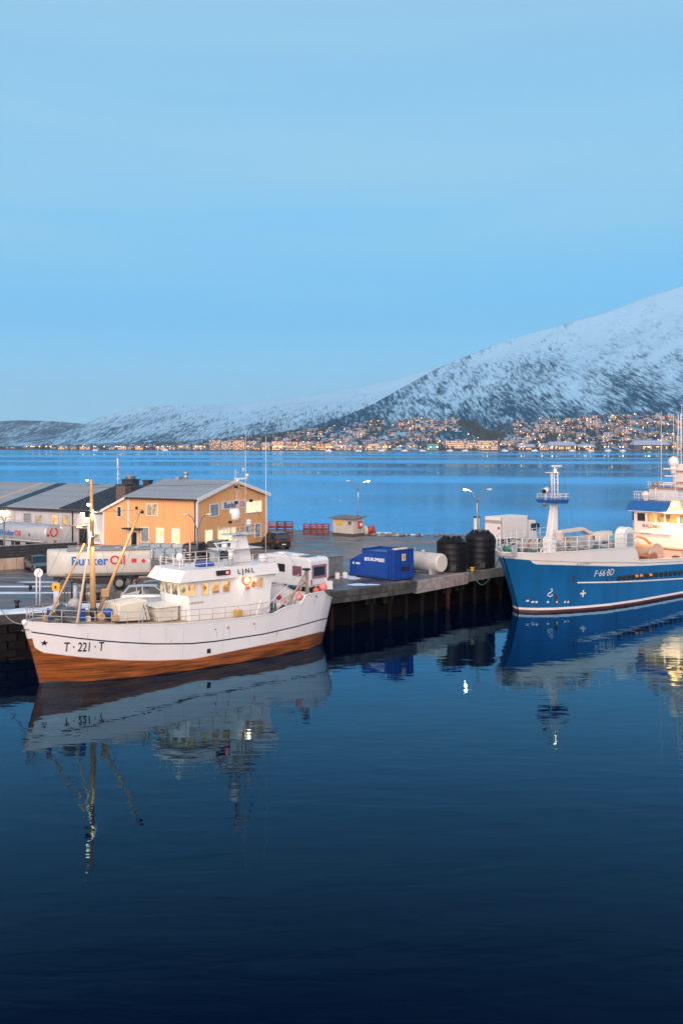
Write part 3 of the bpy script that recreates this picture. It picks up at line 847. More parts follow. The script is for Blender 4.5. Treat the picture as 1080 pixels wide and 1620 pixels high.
# ================================================================== HARBOUR BUILDINGS
BC = Vector((-15.75, 108.8, DZ)); BA = math.atan2(-.48, .877)
bx_, by_ = Vector((math.cos(BA), math.sin(BA), 0)), Vector((-math.sin(BA), math.cos(BA), 0))
class Frm:
    def __init__(s, o, ang): s.o = Vector(o); s.a = ang; s.x = Vector((math.cos(ang), math.sin(ang), 0)); s.y = Vector((-math.sin(ang), math.cos(ang), 0))
    def ray(s, px, py): return Vector(((px - 540) / F, 1, -(py - HZ) / F))
    def on_y(s, px, py, ly=0.0):
        d = s.ray(px, py); c = Vector((0, 0, CAM_H)) - s.o
        t = (ly - c.dot(s.y)) / d.dot(s.y); p = c + d * t
        return p.dot(s.x), p.z
    def on_x(s, px, py, lx=0.0):
        d = s.ray(px, py); c = Vector((0, 0, CAM_H)) - s.o
        t = (lx - c.dot(s.x)) / d.dot(s.x); p = c + d * t
        return p.dot(s.y), p.z
    def on_z(s, px, py, z=0.0):
        p = G(px, py, s.o.z + z) - s.o
        return p.dot(s.x), p.dot(s.y)
    def w(s, x, y, z=0.0): return s.o + s.x * x + s.y * y + Vector((0, 0, z))
BF = Frm(BC, BA)
ochre = mat('ochre_boards', (.84, .42, .17), rough=.75, var=.05, scale=1.0, dirt=(.44, .22, .08), dirt_amt=.25, dirt_scale=.4, stretch=(1, 1, .2))
def add_boards(m, amt=.35, freq=3.2, axis='X'):
    """upright cover boards as fine relief"""
    nt = m.node_tree; b = nt.nodes['Principled BSDF']; tc = nt.nodes['Texture Coordinate']
    sp = nd(nt, 'ShaderNodeSeparateXYZ'); nt.links.new(tc.outputs['Object'], sp.inputs[0])
    ad = nd(nt, 'ShaderNodeMath', operation='ADD'); nt.links.new(sp.outputs[0], ad.inputs[0]); nt.links.new(sp.outputs[1], ad.inputs[1])
    mu = nd(nt, 'ShaderNodeMath', operation='MULTIPLY'); mu.inputs[1].default_value = freq; nt.links.new(ad.outputs[0], mu.inputs[0])
    fr = nd(nt, 'ShaderNodeMath', operation='FRACT'); nt.links.new(mu.outputs[0], fr.inputs[0])
    gt = nd(nt, 'ShaderNodeMath', operation='GREATER_THAN'); gt.inputs[1].default_value = .3; nt.links.new(fr.outputs[0], gt.inputs[0])
    bp = nd(nt, 'ShaderNodeBump', Strength=amt, Distance=.03); nt.links.new(gt.outputs[0], bp.inputs['Height']); nt.links.new(bp.outputs[0], b.inputs['Normal'])
    lk = b.inputs['Base Color'].links[0].from_socket; mg = nd(nt, 'ShaderNodeMapRange'); mg.inputs['To Min'].default_value = .80; mg.inputs['To Max'].default_value = 1.0; nt.links.new(gt.outputs[0], mg.inputs['Value'])
    vm = nd(nt, 'ShaderNodeVectorMath', operation='MULTIPLY'); nt.links.new(lk, vm.inputs[0]); nt.links.new(mg.outputs[0], vm.inputs[1]); nt.links.new(vm.outputs[0], b.inputs['Base Color'])
add_boards(ochre)
trim = mat('white_trim', (.74, .72, .70), rough=.6, var=.04)
grey_wall = mat('pale_grey_render', (.50, .50, .53), rough=.85, var=.08, scale=.7, dirt=(.30, .29, .30), dirt_amt=.45, dirt_scale=.5, stretch=(1, 1, .5))
roof_metal = mat('frosty_roof_sheet', (.31, .34, .37), rough=.45, metal=.15, var=.15, scale=.6, dirt=(.42, .46, .50), dirt_amt=.5, dirt_scale=.5)
roof_dark = mat('dark_roof_sheet', (.025, .030, .040), rough=.5, var=.3)
roof_dark2 = mat('bare_roof_strip', (.03, .05, .075), rough=.35, var=.3)
gutter = mat('dark_gutter', (.02, .022, .028), rough=.5)
glass_dark = mat('dark_glass', (.02, .025, .03), rough=.05, var=0)
glass_grey = mat('curtained_glass', (.26, .29, .31), rough=.15, var=.25, scale=1.5)
lit_a = lit_window('lit_room_warm', (.65, .25, .05), (1.0, .70, .32), 1.0)
lit_b = lit_window('lit_room_bright', (.95, .58, .24), (1.0, .86, .55), 1.1, 1.6)
lit_c = lit_window('lit_room_dim', (.30, .17, .08), (.85, .55, .25), .8, 2.2)
def window(parent, plane, a0, a1, z0, z1, glass, fm=trim, t=.09, mull=(0, 0), proud=.07, at_=0.0, sign=-1):
    """plane 'y': the wall is y=at_, outside towards sign*y; plane 'x': the wall is x=at_"""
    if a1 < a0: a0, a1 = a1, a0
    if z1 < z0: z0, z1 = z1, z0
    def bx(mb, p0, p1, q0, q1, d0, d1):
        e0, e1 = sorted((at_ + sign * d0, at_ + sign * d1))
        if plane == 'y': mb.box(p0, p1, e0, e1, q0, q1)
        else: mb.box(e0, e1, p0, p1, q0, q1)
    f = MB()
    bx(f, a0 - t, a1 + t, z1, z1 + t, -.02, proud); bx(f, a0 - t, a1 + t, z0 - t, z0, -.02, proud + .02)
    bx(f, a0 - t, a0, z0, z1, -.02, proud); bx(f, a1, a1 + t, z0, z1, -.02, proud)
    for i in range(mull[0]):
        x = a0 + (a1 - a0) * (i + 1) / (mull[0] + 1); bx(f, x - .03, x + .03, z0, z1, 0, proud - .015)
    for i in range(mull[1]):
        z = z0 + (z1 - z0) * (i + 1) / (mull[1] + 1); bx(f, a0, a1, z - .03, z + .03, 0, proud - .025)
    fo = f.build('window', fm, parent)
    g = MB(); bx(g, a0, a1, z0, z1, -.01, .015); g.build('pane', glass, fo)
    return fo
office = thing('office_building', 'yellow ochre two storey office with white trim and grey gabled roof', 'building', BC, BA)
EV, RG = 6.16, 7.84
LW_ = -9.73; GW = 13.9
# walls
MB().prism([(LW_, 0), (0, 0), (0, EV), (LW_, EV)], 'y', 0, .2).build('wall', ochre, office)
MB().prism([(.2, 0), (GW, 0), (GW, EV), (GW / 2, RG), (.2, EV)], 'x', -.2, -.001).build('wall', ochre, office)
MB().prism([(0.2, 0), (GW, 0), (GW, EV), (GW / 2, RG), (0.2, EV)], 'x', LW_, LW_ + .2).build('wall', ochre, office)
MB().box(LW_ + .2, -.2, GW - .2, GW, 0, EV).build('wall', ochre, office)
# roof: standing-seam sheets, each a piece
def sheet_roof(parent, x0, x1, yA, zA, yB, zB, w_, m_, name='roof_sheet', th=.08, choose=None):
    n = max(1, int(round((x1 - x0) / w_))); w_ = (x1 - x0) / n
    cache = {}
    for i in range(n):
        mm = choose(x0 + (i + .5) * w_) if choose else m_
        if mm.name not in cache:
            mb = MB(); 
            mb.hexa([(0.01, yA, zA), (w_ - .01, yA, zA), (w_ - .01, yB, zB), (0.01, yB, zB), (0.01, yA, zA + th), (w_ - .01, yA, zA + th), (w_ - .01, yB, zB + th), (0.01, yB, zB + th)])
            mb.hexa([(-.03, yA, zA + .01), (.03, yA, zA + .01), (.03, yB, zB + .01), (-.03, yB, zB + .01), (-.03, yA, zA + th + .05), (.03, yA, zA + th + .05), (.03, yB, zB + th + .05), (-.03, yB, zB + th + .05)])
            cache[mm.name] = mb.mesh(name, mm)
        put(cache[mm.name], name, parent, (x0 + i * w_, 0, 0))
sl = (RG - EV) / (GW / 2)
sheet_roof(office, LW_ - .3, .35, -.35, EV - .35 * sl + .03, GW / 2, RG + .03, .66, roof_metal)
sheet_roof(office, LW_ - .3, .35, GW + .35, EV - .35 * sl + .03, GW / 2, RG + .03, .66, roof_metal)
# white barge boards and corner boards
bb = MB()
bb.hexa([(.30, -.40, EV - .42), (.38, -.40, EV - .42), (.38, GW / 2, RG - .18), (.30, GW / 2, RG - .18), (.30, -.40, EV + .02), (.38, -.40, EV + .02), (.38, GW / 2, RG + .16), (.30, GW / 2, RG + .16)])
bb.hexa([(.30, GW + .40, EV - .42), (.38, GW + .40, EV - .42), (.38, GW / 2, RG - .18), (.30, GW / 2, RG - .18), (.30, GW + .40, EV + .02), (.38, GW + .40, EV + .02), (.38, GW / 2, RG + .16), (.30, GW / 2, RG + .16)])
bb.build('barge_board', trim, office)
MB().box(-.16, .05, -.05, .18, 0, EV - .1).build('corner_board', trim, office)
MB().box(-.02, .05, GW - .2, GW + .04, 0, EV - .1).build('corner_board', trim, office)
MB().box(LW_ - .12, LW_ + .12, -.06, .05, 0, EV - .1).build('corner_board', trim, office)
MB().box(LW_ - .2, .32, -.48, -.35, EV - .28, EV - .12).build('gutter', gutter, office)
MB().cyl((-.22, -.14, 0), (-.22, -.14, EV - .4), .06, n=8).tube([(-.22, -.14, EV - .45), (-.22, -.25, EV - .28), (-.22, -.42, EV - .2)], .06, 8).build('downpipe', gutter, office)
MB().box(LW_, .02, -.03, .1, 0, .35).box(-.1, .03, 0, GW, 0, .35).build('plinth', mat('dark_plinth', (.07, .07, .075), rough=.8), office)
# windows of the long wall
def wy(px0, py0, px1, py1, glass, **k):
    a, z0 = BF.on_y(px0, py1); b, z1 = BF.on_y(px1, py0); _, z0b = BF.on_y(px1, py1); _, z1b = BF.on_y(px0, py0)
    return window(office, 'y', a + .08, b - .08, (z0 + z0b) / 2 + .08, (z1 + z1b) / 2 - .08, glass, **k)
wy(232, 796.5, 250, 816, lit_c, mull=(1, 0))
wy(223, 834, 236, 858, glass_grey)
wy(246.7, 835, 260, 859, lit_b)
wy(271.5, 836, 285, 860, lit_b)
a, z0 = BF.on_y(208, 862); b, z1 = BF.on_y(217, 840)
window(office, 'y', a, b, .1, 2.1, glass_dark, t=.1)
MB().box(a - .7, b + .8, -.9, 0, 2.45, 2.6).build('door_canopy', gutter, office)
a, z = BF.on_y(240, 790)
# the gable wall
def wx(px0, py0, px1, py1, glass, **k):
    a, z0 = BF.on_x(px0, py1); b, z1 = BF.on_x(px1, py0); _, z0b = BF.on_x(px1, py1); _, z1b = BF.on_x(px0, py0)
    return window(office, 'x', a + .08, b - .08, (z0 + z0b) / 2 + .08, (z1 + z1b) / 2 - .08, glass, at_=0, sign=1, **k)
wx(331.6, 797, 346, 817, glass_grey)
wx(362.5, 794, 378, 812, lit_b, mull=(1, 0))
wx(388.5, 792, 413.5, 811, lit_b, mull=(2, 0))
wx(324, 838, 336, 862, lit_b)
wx(344, 835, 374, 857, lit_b, mull=(3, 0))
wx(388, 831, 396, 846, glass_grey)
wx(402.7, 828, 412, 850, glass_grey)
# sign on the gable
a0, z0 = BF.on_x(350, 791); a1, z1 = BF.on_x(389, 777)
sgn = MB().box(.0, .08, a0, a1, 4.62, 5.62).build('sign_board', mat('sign_white', (.62, .63, .68), rough=.5, var=.03), office)
blue_ink = mat('blue_lettering', (.01, .10, .36), rough=.5, var=0)
dark_ink = mat('dark_lettering', (.03, .035, .06), rough=.5, var=0)
red_ink = mat('red_lettering', (.60, .02, .03), rough=.5, var=0)
yc = (a0 + a1) / 2
text_mesh('Bunker', .92, dark_ink, 'lettering', sgn, wall_mtx((.085, a0 + (a1 - a0) * .36, 5.10), (0, 1, 0)), bold=.015)
text_mesh('Oil', .92, red_ink, 'lettering', sgn, wall_mtx((.085, a0 + (a1 - a0) * .84, 5.10), (0, 1, 0)), bold=.015)
# roof gear
MB().box(-8.2, -7.6, GW / 2 - .4, GW / 2 + .3, RG - .1, RG + .4).cyl((-6.9, GW / 2, RG), (-6.9, GW / 2, RG + .7), .22, .32, 10).cyl((-6.9, GW / 2, RG + .7), (-6.9, GW / 2, RG + 1.0), .4, .3, 10).build('roof_vent', mat('galvanised', (.34, .36, .38), rough=.4, metal=.6), office)

# annex and long warehouse ---------------------------------------------------------------
annex = thing('annex', 'yellow ochre annex with rising white roof edge left of the office', 'building', BC, BA)
AX0, AX1 = -13.45, LW_ - .13
MB().prism([(AX0, 0), (AX1, 0), (AX1, 6.0), (AX0, 4.35)], 'y', .02, .22).build('wall', ochre, annex)
MB().hexa([(AX0 - .25, -.28, 4.22), (AX1, -.28, 5.92), (AX1, -.12, 5.92), (AX0 - .25, -.12, 4.22), (AX0 - .25, -.28, 4.50), (AX1, -.28, 6.2), (AX1, -.12, 6.2), (AX0 - .25, -.12, 4.50)]).build('barge_board', trim, annex)
MB().box(AX0 - .08, AX0 + .14, -.06, .02, 0, 4.3).build('corner_board', trim, annex)
# its dark roof runs back to the ridge of the warehouse
rd = MB(); rd.hexa([(AX0 - .2, -.25, 4.36), (AX1, -.25, 6.02), (AX1, 10.5, 6.95), (AX0 - .2, 10.5, 6.92), (AX0 - .2, -.25, 4.46), (AX1, -.25, 6.12), (AX1, 10.5, 7.05), (AX0 - .2, 10.5, 7.02)])
rd.build('roof', roof_dark, annex)
a, z1 = BF.on_y(185.5, 800.5); b, z0 = BF.on_y(192, 818.5)
window(annex, 'y', a + .05, b - .05, z0 + .1, z1 - .1, glass_dark, at_=.02)
wh = thing('warehouse', 'long pale grey harbour warehouse with frosted sheet roof behind the road tanker', 'building', BC, BA)
WX0 = -46.0; WX1 = AX0 - .02
MB().box(WX0, WX1, 0, .25, 0, 4.45).build('wall', grey_wall, wh)
MB().box(WX0, WX1, 19.8, 20, 0, 4.45).build('wall', grey_wall, wh)
MB().prism([(0, 0), (20, 0), (20, 4.4), (10, 6.85), (0, 4.4)], 'x', WX0, WX0 + .2).build('wall', grey_wall, wh)
MB().prism([(.3, 0), (19.7, 0), (19.7, 4.3), (10, 6.75), (.3, 4.3)], 'x', WX1 + .1, WX1 + .3).build('wall', grey_wall, wh)
xs_dark = BF.on_y(98, 803)[0]
s0 = BF.on_y(16, 802)[0]; s1 = BF.on_y(2, 801)[0]
strip_warm = mat('pale_ridge_strip', (.55, .38, .26), rough=.6)
def choose(x):
    if x > xs_dark: return roof_dark
    if s1 - .3 < x < s1 + 1.0 or s0 - .5 < x < s0 + .2: return roof_dark2
    if -33.4 < x < -32.6: return strip_warm
    return roof_metal
sheet_roof(wh, WX0 - .3, WX1 - .26, -.45, 4.42, 10, 6.86, .62, roof_metal, choose=choose)
sheet_roof(wh, WX0 - .3, WX1 + .2, 20.4, 4.42, 10, 6.86, 1.4, roof_metal)
MB().box(WX0, WX1 - .1, -.60, -.47, 4.20, 4.36).build('gutter', gutter, wh)
MB().box(WX0, WX1, -.06, .0, 3.95, 4.18).build('eave_board', mat('eave_grey', (.16, .16, .18), rough=.7), wh)
def whw(px0, py0, px1, py1, glass, **k):
    a, z0 = BF.on_y(px0, py1); b, z1 = BF.on_y(px1, py0)
    return window(wh, 'y', a, b, z0, z1, glass, fm=mat('grey_window_frame', (.42, .41, .42), rough=.6), t=.06, proud=.06, **k)
whw(38, 813, 49, 829, mat('louvre_grey', (.20, .22, .25), rough=.5, metal=.3), mull=(0, 5))
whw(56.5, 815, 65.5, 829.5, lit_c, mull=(1, 2))
whw(81, 815, 92, 830, lit_a, mull=(0, 2))
whw(99, 816, 109.5, 830.5, lit_c, mull=(0, 2))
whw(150, 845.5, 156, 851.5, lit_c)
MB().cyl((BF.on_y(115.5, 840)[0], -.1, 0), (BF.on_y(115.5, 840)[0], -.1, 4.3), .07, n=8).build('downpipe', gutter, wh)
a = BF.on_y(126, 866)[0]; b = BF.on_y(138, 866)[0]
d_ = window(wh, 'y', a, b, .05, 2.15, glass_dark, fm=mat('door_frame_grey', (.22, .22, .24)), t=.1)
MB().box(a - .6, b + .1, -1.1, 0, 2.5, 2.62).build('door_canopy', mat('rusty_canopy', (.20, .12, .08), rough=.7, var=.3), wh)
MB().box((a + b) / 2 - .35, (a + b) / 2 + .35, -.75, -.6, 2.38, 2.48).build('canopy_lamp', glow('canopy_lamp_glow', (1, .62, .28), 9), wh)
# upright board strips of the lit bay on the far left
for k in range(6):
    z = 2.2 + k * .32
    MB().box(WX0 + .3, BF.on_y(24, 820)[0], -.05, 0, z, z + .26).build('wall_plank', mat('lit_bay_planks', (.42, .40, .38), rough=.7, var=.1), wh)
# chimneys and gear on the dark roof
brick_m = mat('sooty_brick', (.13, .09, .08), rough=.85, var=.5, scale=3)
def chim(px0, px1, pytop, pybot, depth_y, label, m_, cap):
    xa, _ = BF.on_y(px0, pybot, depth_y); xb, z0 = BF.on_y(px1, pybot, depth_y); _, z1 = BF.on_y(px1, pytop, depth_y)
    e = thing('chimney', label, 'chimney', BF.w((xa + xb) / 2, depth_y, z0 - .6), BA)
    w2 = (xb - xa) / 2; H = z1 - z0 + .6
    MB().box(-w2, w2, 0, 2 * w2 * .8, 0, H).build('stack', m_, e, bevel=.02)
    MB().box(-w2 - .08, w2 + .08, -.08, 2 * w2 * .8 + .08, H, H + .12).build('cap', gutter, e)
    if cap:
        MB().cyl((0, w2 * .8, H + .12), (0, w2 * .8, H + .5), w2 * .75, n=12).cyl((0, w2 * .8, H + .5), (0, w2 * .8, H + .62), w2 * 1.25, w2 * .9, 12).build('vent_cowl', MATS['galvanised'], e)
chim(183.5, 198, 768, 788, 3.2, 'brown brick chimney stack standing on the dark roof above the annex', brick_m, False)
chim(192.5, 209, 760, 768, 9.6, 'wide black chimney with a metal cowl on the ridge of the dark roof', roof_dark, True)
chim(226, 235.5, 761, 768, 9.0, 'small black chimney at the left end of the office roof', roof_dark, False)
am = thing('antenna_mast', 'thin white aerial rising from the warehouse roof ridge', 'antenna', AT(186.5, 770, 125))
MB().cyl((0, 0, 0), (0, 0, 2.2), .06, .05, 6).cyl((0, 0, 2.2), (-.05, 0, 3.6), .11, .09, 8).build('pole', trim, am)
for hh_ in (1.0, 1.6, 2.4): MB().bar((-.25, 0, hh_), (.25, 0, hh_), .04, .04).build('cross_arm', trim, am)

# flood lamps under the eaves: lit in the photograph
def real_light(name, kind, loc, energy, color, parent=None, size=.3, spot=None, target=None):
    l = bpy.data.lights.new(name, kind); l.energy = energy; l.color = color
    if kind == 'SPOT': l.spot_size = R(spot or 120); l.spot_blend = .6; l.shadow_soft_size = size
    elif kind == 'POINT': l.shadow_soft_size = size
    o = bpy.data.objects.new(name, l); COL.objects.link(o); o.location = loc
    if target is not None: o.rotation_euler = (Vector(target) - Vector(loc)).to_track_quat('-Z', 'Y').to_euler()
    if parent is not None: o.parent = parent
    return o
flood_glow = glow('flood_lamp_glow', (1.0, .82, .55), 26)
def flood(px, py, label, w_=.75):
    x, z = BF.on_y(px, py)
    e = thing('flood_lamp', label, 'lamp', BF.w(x, -.0, z), BA)
    MB().box(-w_ / 2 - .05, w_ / 2 + .05, -.62, -.30, -.02, .14).build('housing', gutter, e)
    MB().bar((0, 0, .1), (0, -.35, .08), .08, .06).build('bracket', gutter, e)
    MB().hexa([(-w_ / 2, -.66, -.12), (w_ / 2, -.66, -.12), (w_ / 2, -.34, -.16), (-w_ / 2, -.34, -.16), (-w_ / 2, -.64, -.02), (w_ / 2, -.64, -.02), (w_ / 2, -.34, -.02), (-w_ / 2, -.34, -.02)]).build('lens', flood_glow, e)
    l = real_light('flood_light', 'SPOT', (0, -.75, -.35), 1600, (1.0, .74, .46), e, .15, 150)
    l.rotation_euler = (R(-35), 0, 0)
    return e
flood(8, 808, 'bright flood lamp under the warehouse eave above the parked road tanker', 1.1)
flood(139, 811, 'bright flood lamp under the warehouse eave above the small door', 1.0)
# ================================================================== VEHICLES AND THINGS ON THE QUAY
tyre_m = mat('tyre_rubber', (.018, .018, .019), rough=.85, var=.1)
rim_m = mat('wheel_rim', (.34, .34, .36), rough=.35, metal=.7, var=.05)
lamp_red = mat('tail_lamp', (.35, .01, .01), rough=.2, var=0, emis=(1, .05, .03), estr=.03)
lamp_clear = mat('headlamp_glass', (.60, .64, .68), rough=.1, var=0)
chrome = mat('bright_metal', (.5, .52, .55), rough=.2, metal=.9, var=.02)
black_plastic = mat('black_plastic', (.015, .015, .017), rough=.5, var=.1)
plate_m = mat('number_plate', (.66, .66, .62), rough=.5, var=.02)
car_glass = mat('car_window_glass', (.012, .018, .026), rough=.04, var=0, spec=.9)
def paint(name, c, metal=.3): return mat(name, c, rough=.28, metal=metal, var=.03, coat=.6, dirt=(c[0] * .5 + .05, c[1] * .5 + .05, c[2] * .5 + .05), dirt_amt=.25, dirt_scale=1.5)
def wheel(parent, x, y, r=.33, w_=.22, side=1, name='wheel'):
    m = MB(); prof = [(r * .62, -w_ / 2), (r * .92, -w_ / 2), (r, -w_ * .32), (r, w_ * .32), (r * .92, w_ / 2), (r * .62, w_ / 2)]
    k = len(m.v); n = 20
    for rr_, o_ in prof:
        for i in range(n):
            t = 2 * PI * i / n; m.v.append((x + rr_ * math.cos(t), y + o_, r + rr_ * math.sin(t)))
    for a in range(len(prof) - 1):
        for i in range(n): m.face((k + a * n + i, k + a * n + (i + 1) % n, k + (a + 1) * n + (i + 1) % n, k + (a + 1) * n + i), 0, True)
    wo = m.build(name, tyre_m, parent)
    q = MB(); yo = y + side * w_ * .33
    q.cyl((x, yo - side * .10, r), (x, yo, r), r * .63, n=18)
    for i in range(5):
        t = 2 * PI * i / 5; q.bar((x, yo + side * .03, r), (x + r * .58 * math.cos(t), yo + side * .02, r + r * .58 * math.sin(t)), .06, .03)
    q.cyl((x, yo, r), (x, yo + side * .05, r), r * .16, n=8)
    q.build('rim', rim_m, wo)
    return wo
def car(label, loc, ang, body, kind='estate', name='parked_car', L_=4.5, W=1.80, H=1.48, roofbox=False):
    """x forward; lofted body, tapered glasshouse"""
    e = thing(name, label, 'car', loc, ang)
    g = .22; wb = L_ * .29; wr = .33 if kind != 'suv' else .38
    belt = H * .62 if kind != 'suv' else H * .60; hood = belt - (.03 if kind == 'suv' else .08)
    h = L_ / 2
    st = [(-h, belt - .28, .80), (-h + .05, belt - .06, .90), (-h + .25, belt, .97), (-h * .35, belt + .0, 1.0), (h * .30, belt - .02, 1.0), (h * .42, hood, .99),
          (h - .45, hood - .10, .95), (h - .12, hood - .22, .86), (h, hood - .34, .74)]
    m = MB(); rows = []
    for x, zt, wf in st:
        w_ = W / 2 * wf; zb = g if abs(x) < h - .2 else g + .12
        half = [(w_ * .90, zb), (w_ * .98, zb + .14), (w_, zb + .32), (w_ * .985, zt - .12), (w_ * .93, zt - .02), (w_ * .80, zt + .02), (0, zt + .05)]
        rows.append([(x, y, z) for y, z in half] + [(x, -y, z) for y, z in half[-2::-1]])
    m.grid(rows, 0, True, close=True)
    k = len(m.v); m.v += rows[0]; m.face(range(k, k + len(rows[0]))); k = len(m.v); m.v += rows[-1]; m.face(list(range(k, k + len(rows[-1])))[::-1])
    m.build('body', body, e)
    # glasshouse
    xf, xrf, xrr, xr = {'estate': (h * .46, h * .14, -h * .72, -h * .90), 'suv': (h * .44, h * .18, -h * .80, -h * .93), 'hatch': (h * .50, h * .12, -h * .60, -h * .90)}[kind]
    wb_, wt_ = W / 2 * .93, W / 2 * .72; zb, zt = belt - .01, H - .07
    B = [(xf, -wb_, zb - .02), (xf, wb_, zb - .02), (xr, wb_, zb), (xr, -wb_, zb)]
    T = [(xrf, -wt_, zt), (xrf, wt_, zt), (xrr, wt_, zt - .03), (xrr, -wt_, zt - .03)]
    gm = MB(); gm.hexa([B[3], B[0], B[1], B[2], T[3], T[0], T[1], T[2]]); gm.build('windows', car_glass, e)
    rf = MB(); rf.grid([[(xrf + .10, y * .96, zt - .02 - .02 * abs(y)) for y in (-wt_, -wt_ * .5, 0, wt_ * .5, wt_)],
                        [(xrf - .05, y, zt + .05 - .05 * (y / wt_) ** 2) for y in (-wt_, -wt_ * .5, 0, wt_ * .5, wt_)],
                        [((xrf + xrr) / 2, y * 1.02, zt + .07 - .05 * (y / wt_) ** 2) for y in (-wt_, -wt_ * .5, 0, wt_ * .5, wt_)],
                        [(xrr, y, zt + .03 - .05 * (y / wt_) ** 2) for y in (-wt_, -wt_ * .5, 0, wt_ * .5, wt_)],
                        [(xrr - .12, y * .96, zt - .05) for y in (-wt_, -wt_ * .5, 0, wt_ * .5, wt_)]])
    for s in (-1, 1):    # pillars carry the roof
        for (a, b_) in ((B[0] if s < 0 else B[1], T[0] if s < 0 else T[1]), (B[3] if s < 0 else B[2], T[3] if s < 0 else T[2])):
            rf.bar(a, b_, .07, .07)
        xm = (xrf + xrr) / 2 + .05
        rf.bar((xm, s * (wb_ + .005), zb), (xm - .03, s * (wt_ + .005), zt), .07, .03)
        rf.bar((xrr * .62, s * (wb_ + .005), zb), (xrr * .66, s * (wt_ + .005), zt), .06, .03)
    rf.build('roof', body, e)
    for s in (-1, 1):
        wheel(e, wb, s * (W / 2 - .11), wr, .22, s); wheel(e, -wb, s * (W / 2 - .11), wr, .22, s)
        MB().cyl((wb, s * (W / 2 - .30), wr), (wb, s * (W / 2 + .005), wr), wr + .06, n=16).build('wheel_arch', black_plastic, e)
        MB().cyl((-wb, s * (W / 2 - .30), wr), (-wb, s * (W / 2 + .005), wr), wr + .06, n=16).build('wheel_arch', black_plastic, e)
        MB().hexa([(h - .30, s * W * .25, hood - .36), (h - .30, s * W * .46, hood - .36), (h - .12, s * W * .41, hood - .36), (h - .04, s * W * .25, hood - .36),
                   (h - .34, s * W * .25, hood - .20), (h - .34, s * W * .45, hood - .20), (h - .14, s * W * .40, hood - .22), (h - .09, s * W * .25, hood - .22)]).build('headlight', lamp_clear, e)
        MB().box(-h - .02, -h + .12, min(s * W * .30, s * W * .43), max(s * W * .30, s * W * .43), belt - .24, belt - .05).build('tail_light', lamp_red, e)
        MB().box(xf - .35, xf - .18, min(s * (W / 2), s * (W / 2 + .20)), max(s * (W / 2), s * (W / 2 + .20)), belt - .02, belt + .13).build('mirror', body, e, bevel=.02)
    MB().box(h - .1, h + .03, -W * .22, W * .22, g + .22, g + .40).build('grille', black_plastic, e)
    MB().box(-h - .03, -h + .05, -.26, .26, g + .30, g + .41).build('number_plate', plate_m, e)
    MB().box(-h - .04, -h + .15, -W * .44, W * .44, g + .05, g + .22).build('bumper', black_plastic, e)
    MB().box(h - .18, h + .03, -W * .38, W * .38, g + .03, g + .17).build('bumper', black_plastic, e)
    return e
silver = paint('silver_paint', (.50, .53, .57)); green_p = paint('grey_green_paint', (.10, .13, .13)); dred = paint('dark_red_paint', (.12, .02, .025)); dblue = paint('night_blue_paint', (.03, .05, .09)); blackp = paint('black_paint', (.014, .014, .017))
white_p = paint('white_paint', (.72, .73, .75), 0)
p = G(50, 903, DZ); car('grey green estate car parked in front of the rusty low wall', (-29.0, 95.2, DZ), R(-58), green_p, 'estate')
car('silver estate car nearest the quay edge, just behind the white boat', (-14.3, 74.9, DZ), R(8), silver, 'estate', H=1.5)
car('dark blue hatchback between the silver estate and the dark red car', (-14.0, 77.6, DZ), R(12), dblue, 'hatch', L_=4.2)
car('dark red car by the rear wheels of the oil trailer', (-14.6, 80.2, DZ), R(14), dred, 'estate', L_=4.4)
car('black estate car seen from behind in front of the yellow office corner', (-15.4, 107.2 - 1.2, DZ), R(78), blackp, 'suv', L_=4.6, H=1.75)
p = G(348, 880, DZ); car('grey off-road car with its roof box parked under the office gable', (p.x, p.y + .6, DZ), R(70), paint('grey_paint', (.22, .23, .24)), 'suv', L_=4.5, H=1.8)
p = G(438, 867, DZ); car('black off-road car seen from behind at the right corner of the office', (p.x - .2, p.y + .5, DZ), R(118), blackp, 'suv', L_=4.7, W=1.95, H=1.9)

# ---- road tankers
tank_white = mat('tank_cream_paint', (.56, .52, .46), rough=.4, var=.05, dirt=(.30, .26, .22), dirt_amt=.35, dirt_scale=.6, coat=.2)
tank_alu = mat('tank_aluminium', (.42, .43, .44), rough=.38, metal=.35, var=.08, dirt=(.22, .21, .20), dirt_amt=.5, dirt_scale=.6)
chassis_m = mat('chassis_black', (.018, .018, .020), rough=.6, var=.2)
orange_m = mat('orange_reflective', (.75, .22, .05), rough=.5, var=.05)
def ring_section(w_, h_, n=24, p_=3.2):
    out = []
    for i in range(n):
        t = 2 * PI * i / n; c, s = math.cos(t), math.sin(t)
        out.append((w_ / 2 * math.copysign(abs(c) ** (2 / p_), c), h_ / 2 * math.copysign(abs(s) ** (2 / p_), s)))
    return out
def placard(parent, M, m_, s=.28, inner=None):
    q = MB(); q.v = [tuple(M @ Vector(v)) for v in ((0, -s, .01), (s, 0, .01), (0, s, .01), (-s, 0, .01), (0, -s, -.02), (s, 0, -.02), (0, s, -.02), (-s, 0, -.02))]
    q.f = [(0, 1, 2, 3), (4, 7, 6, 5), (0, 4, 5, 1), (1, 5, 6, 2), (2, 6, 7, 3), (3, 7, 4, 0)]; q.mi = [0] * 6; q.sm = [False] * 6
    return q.build('placard', m_, parent)
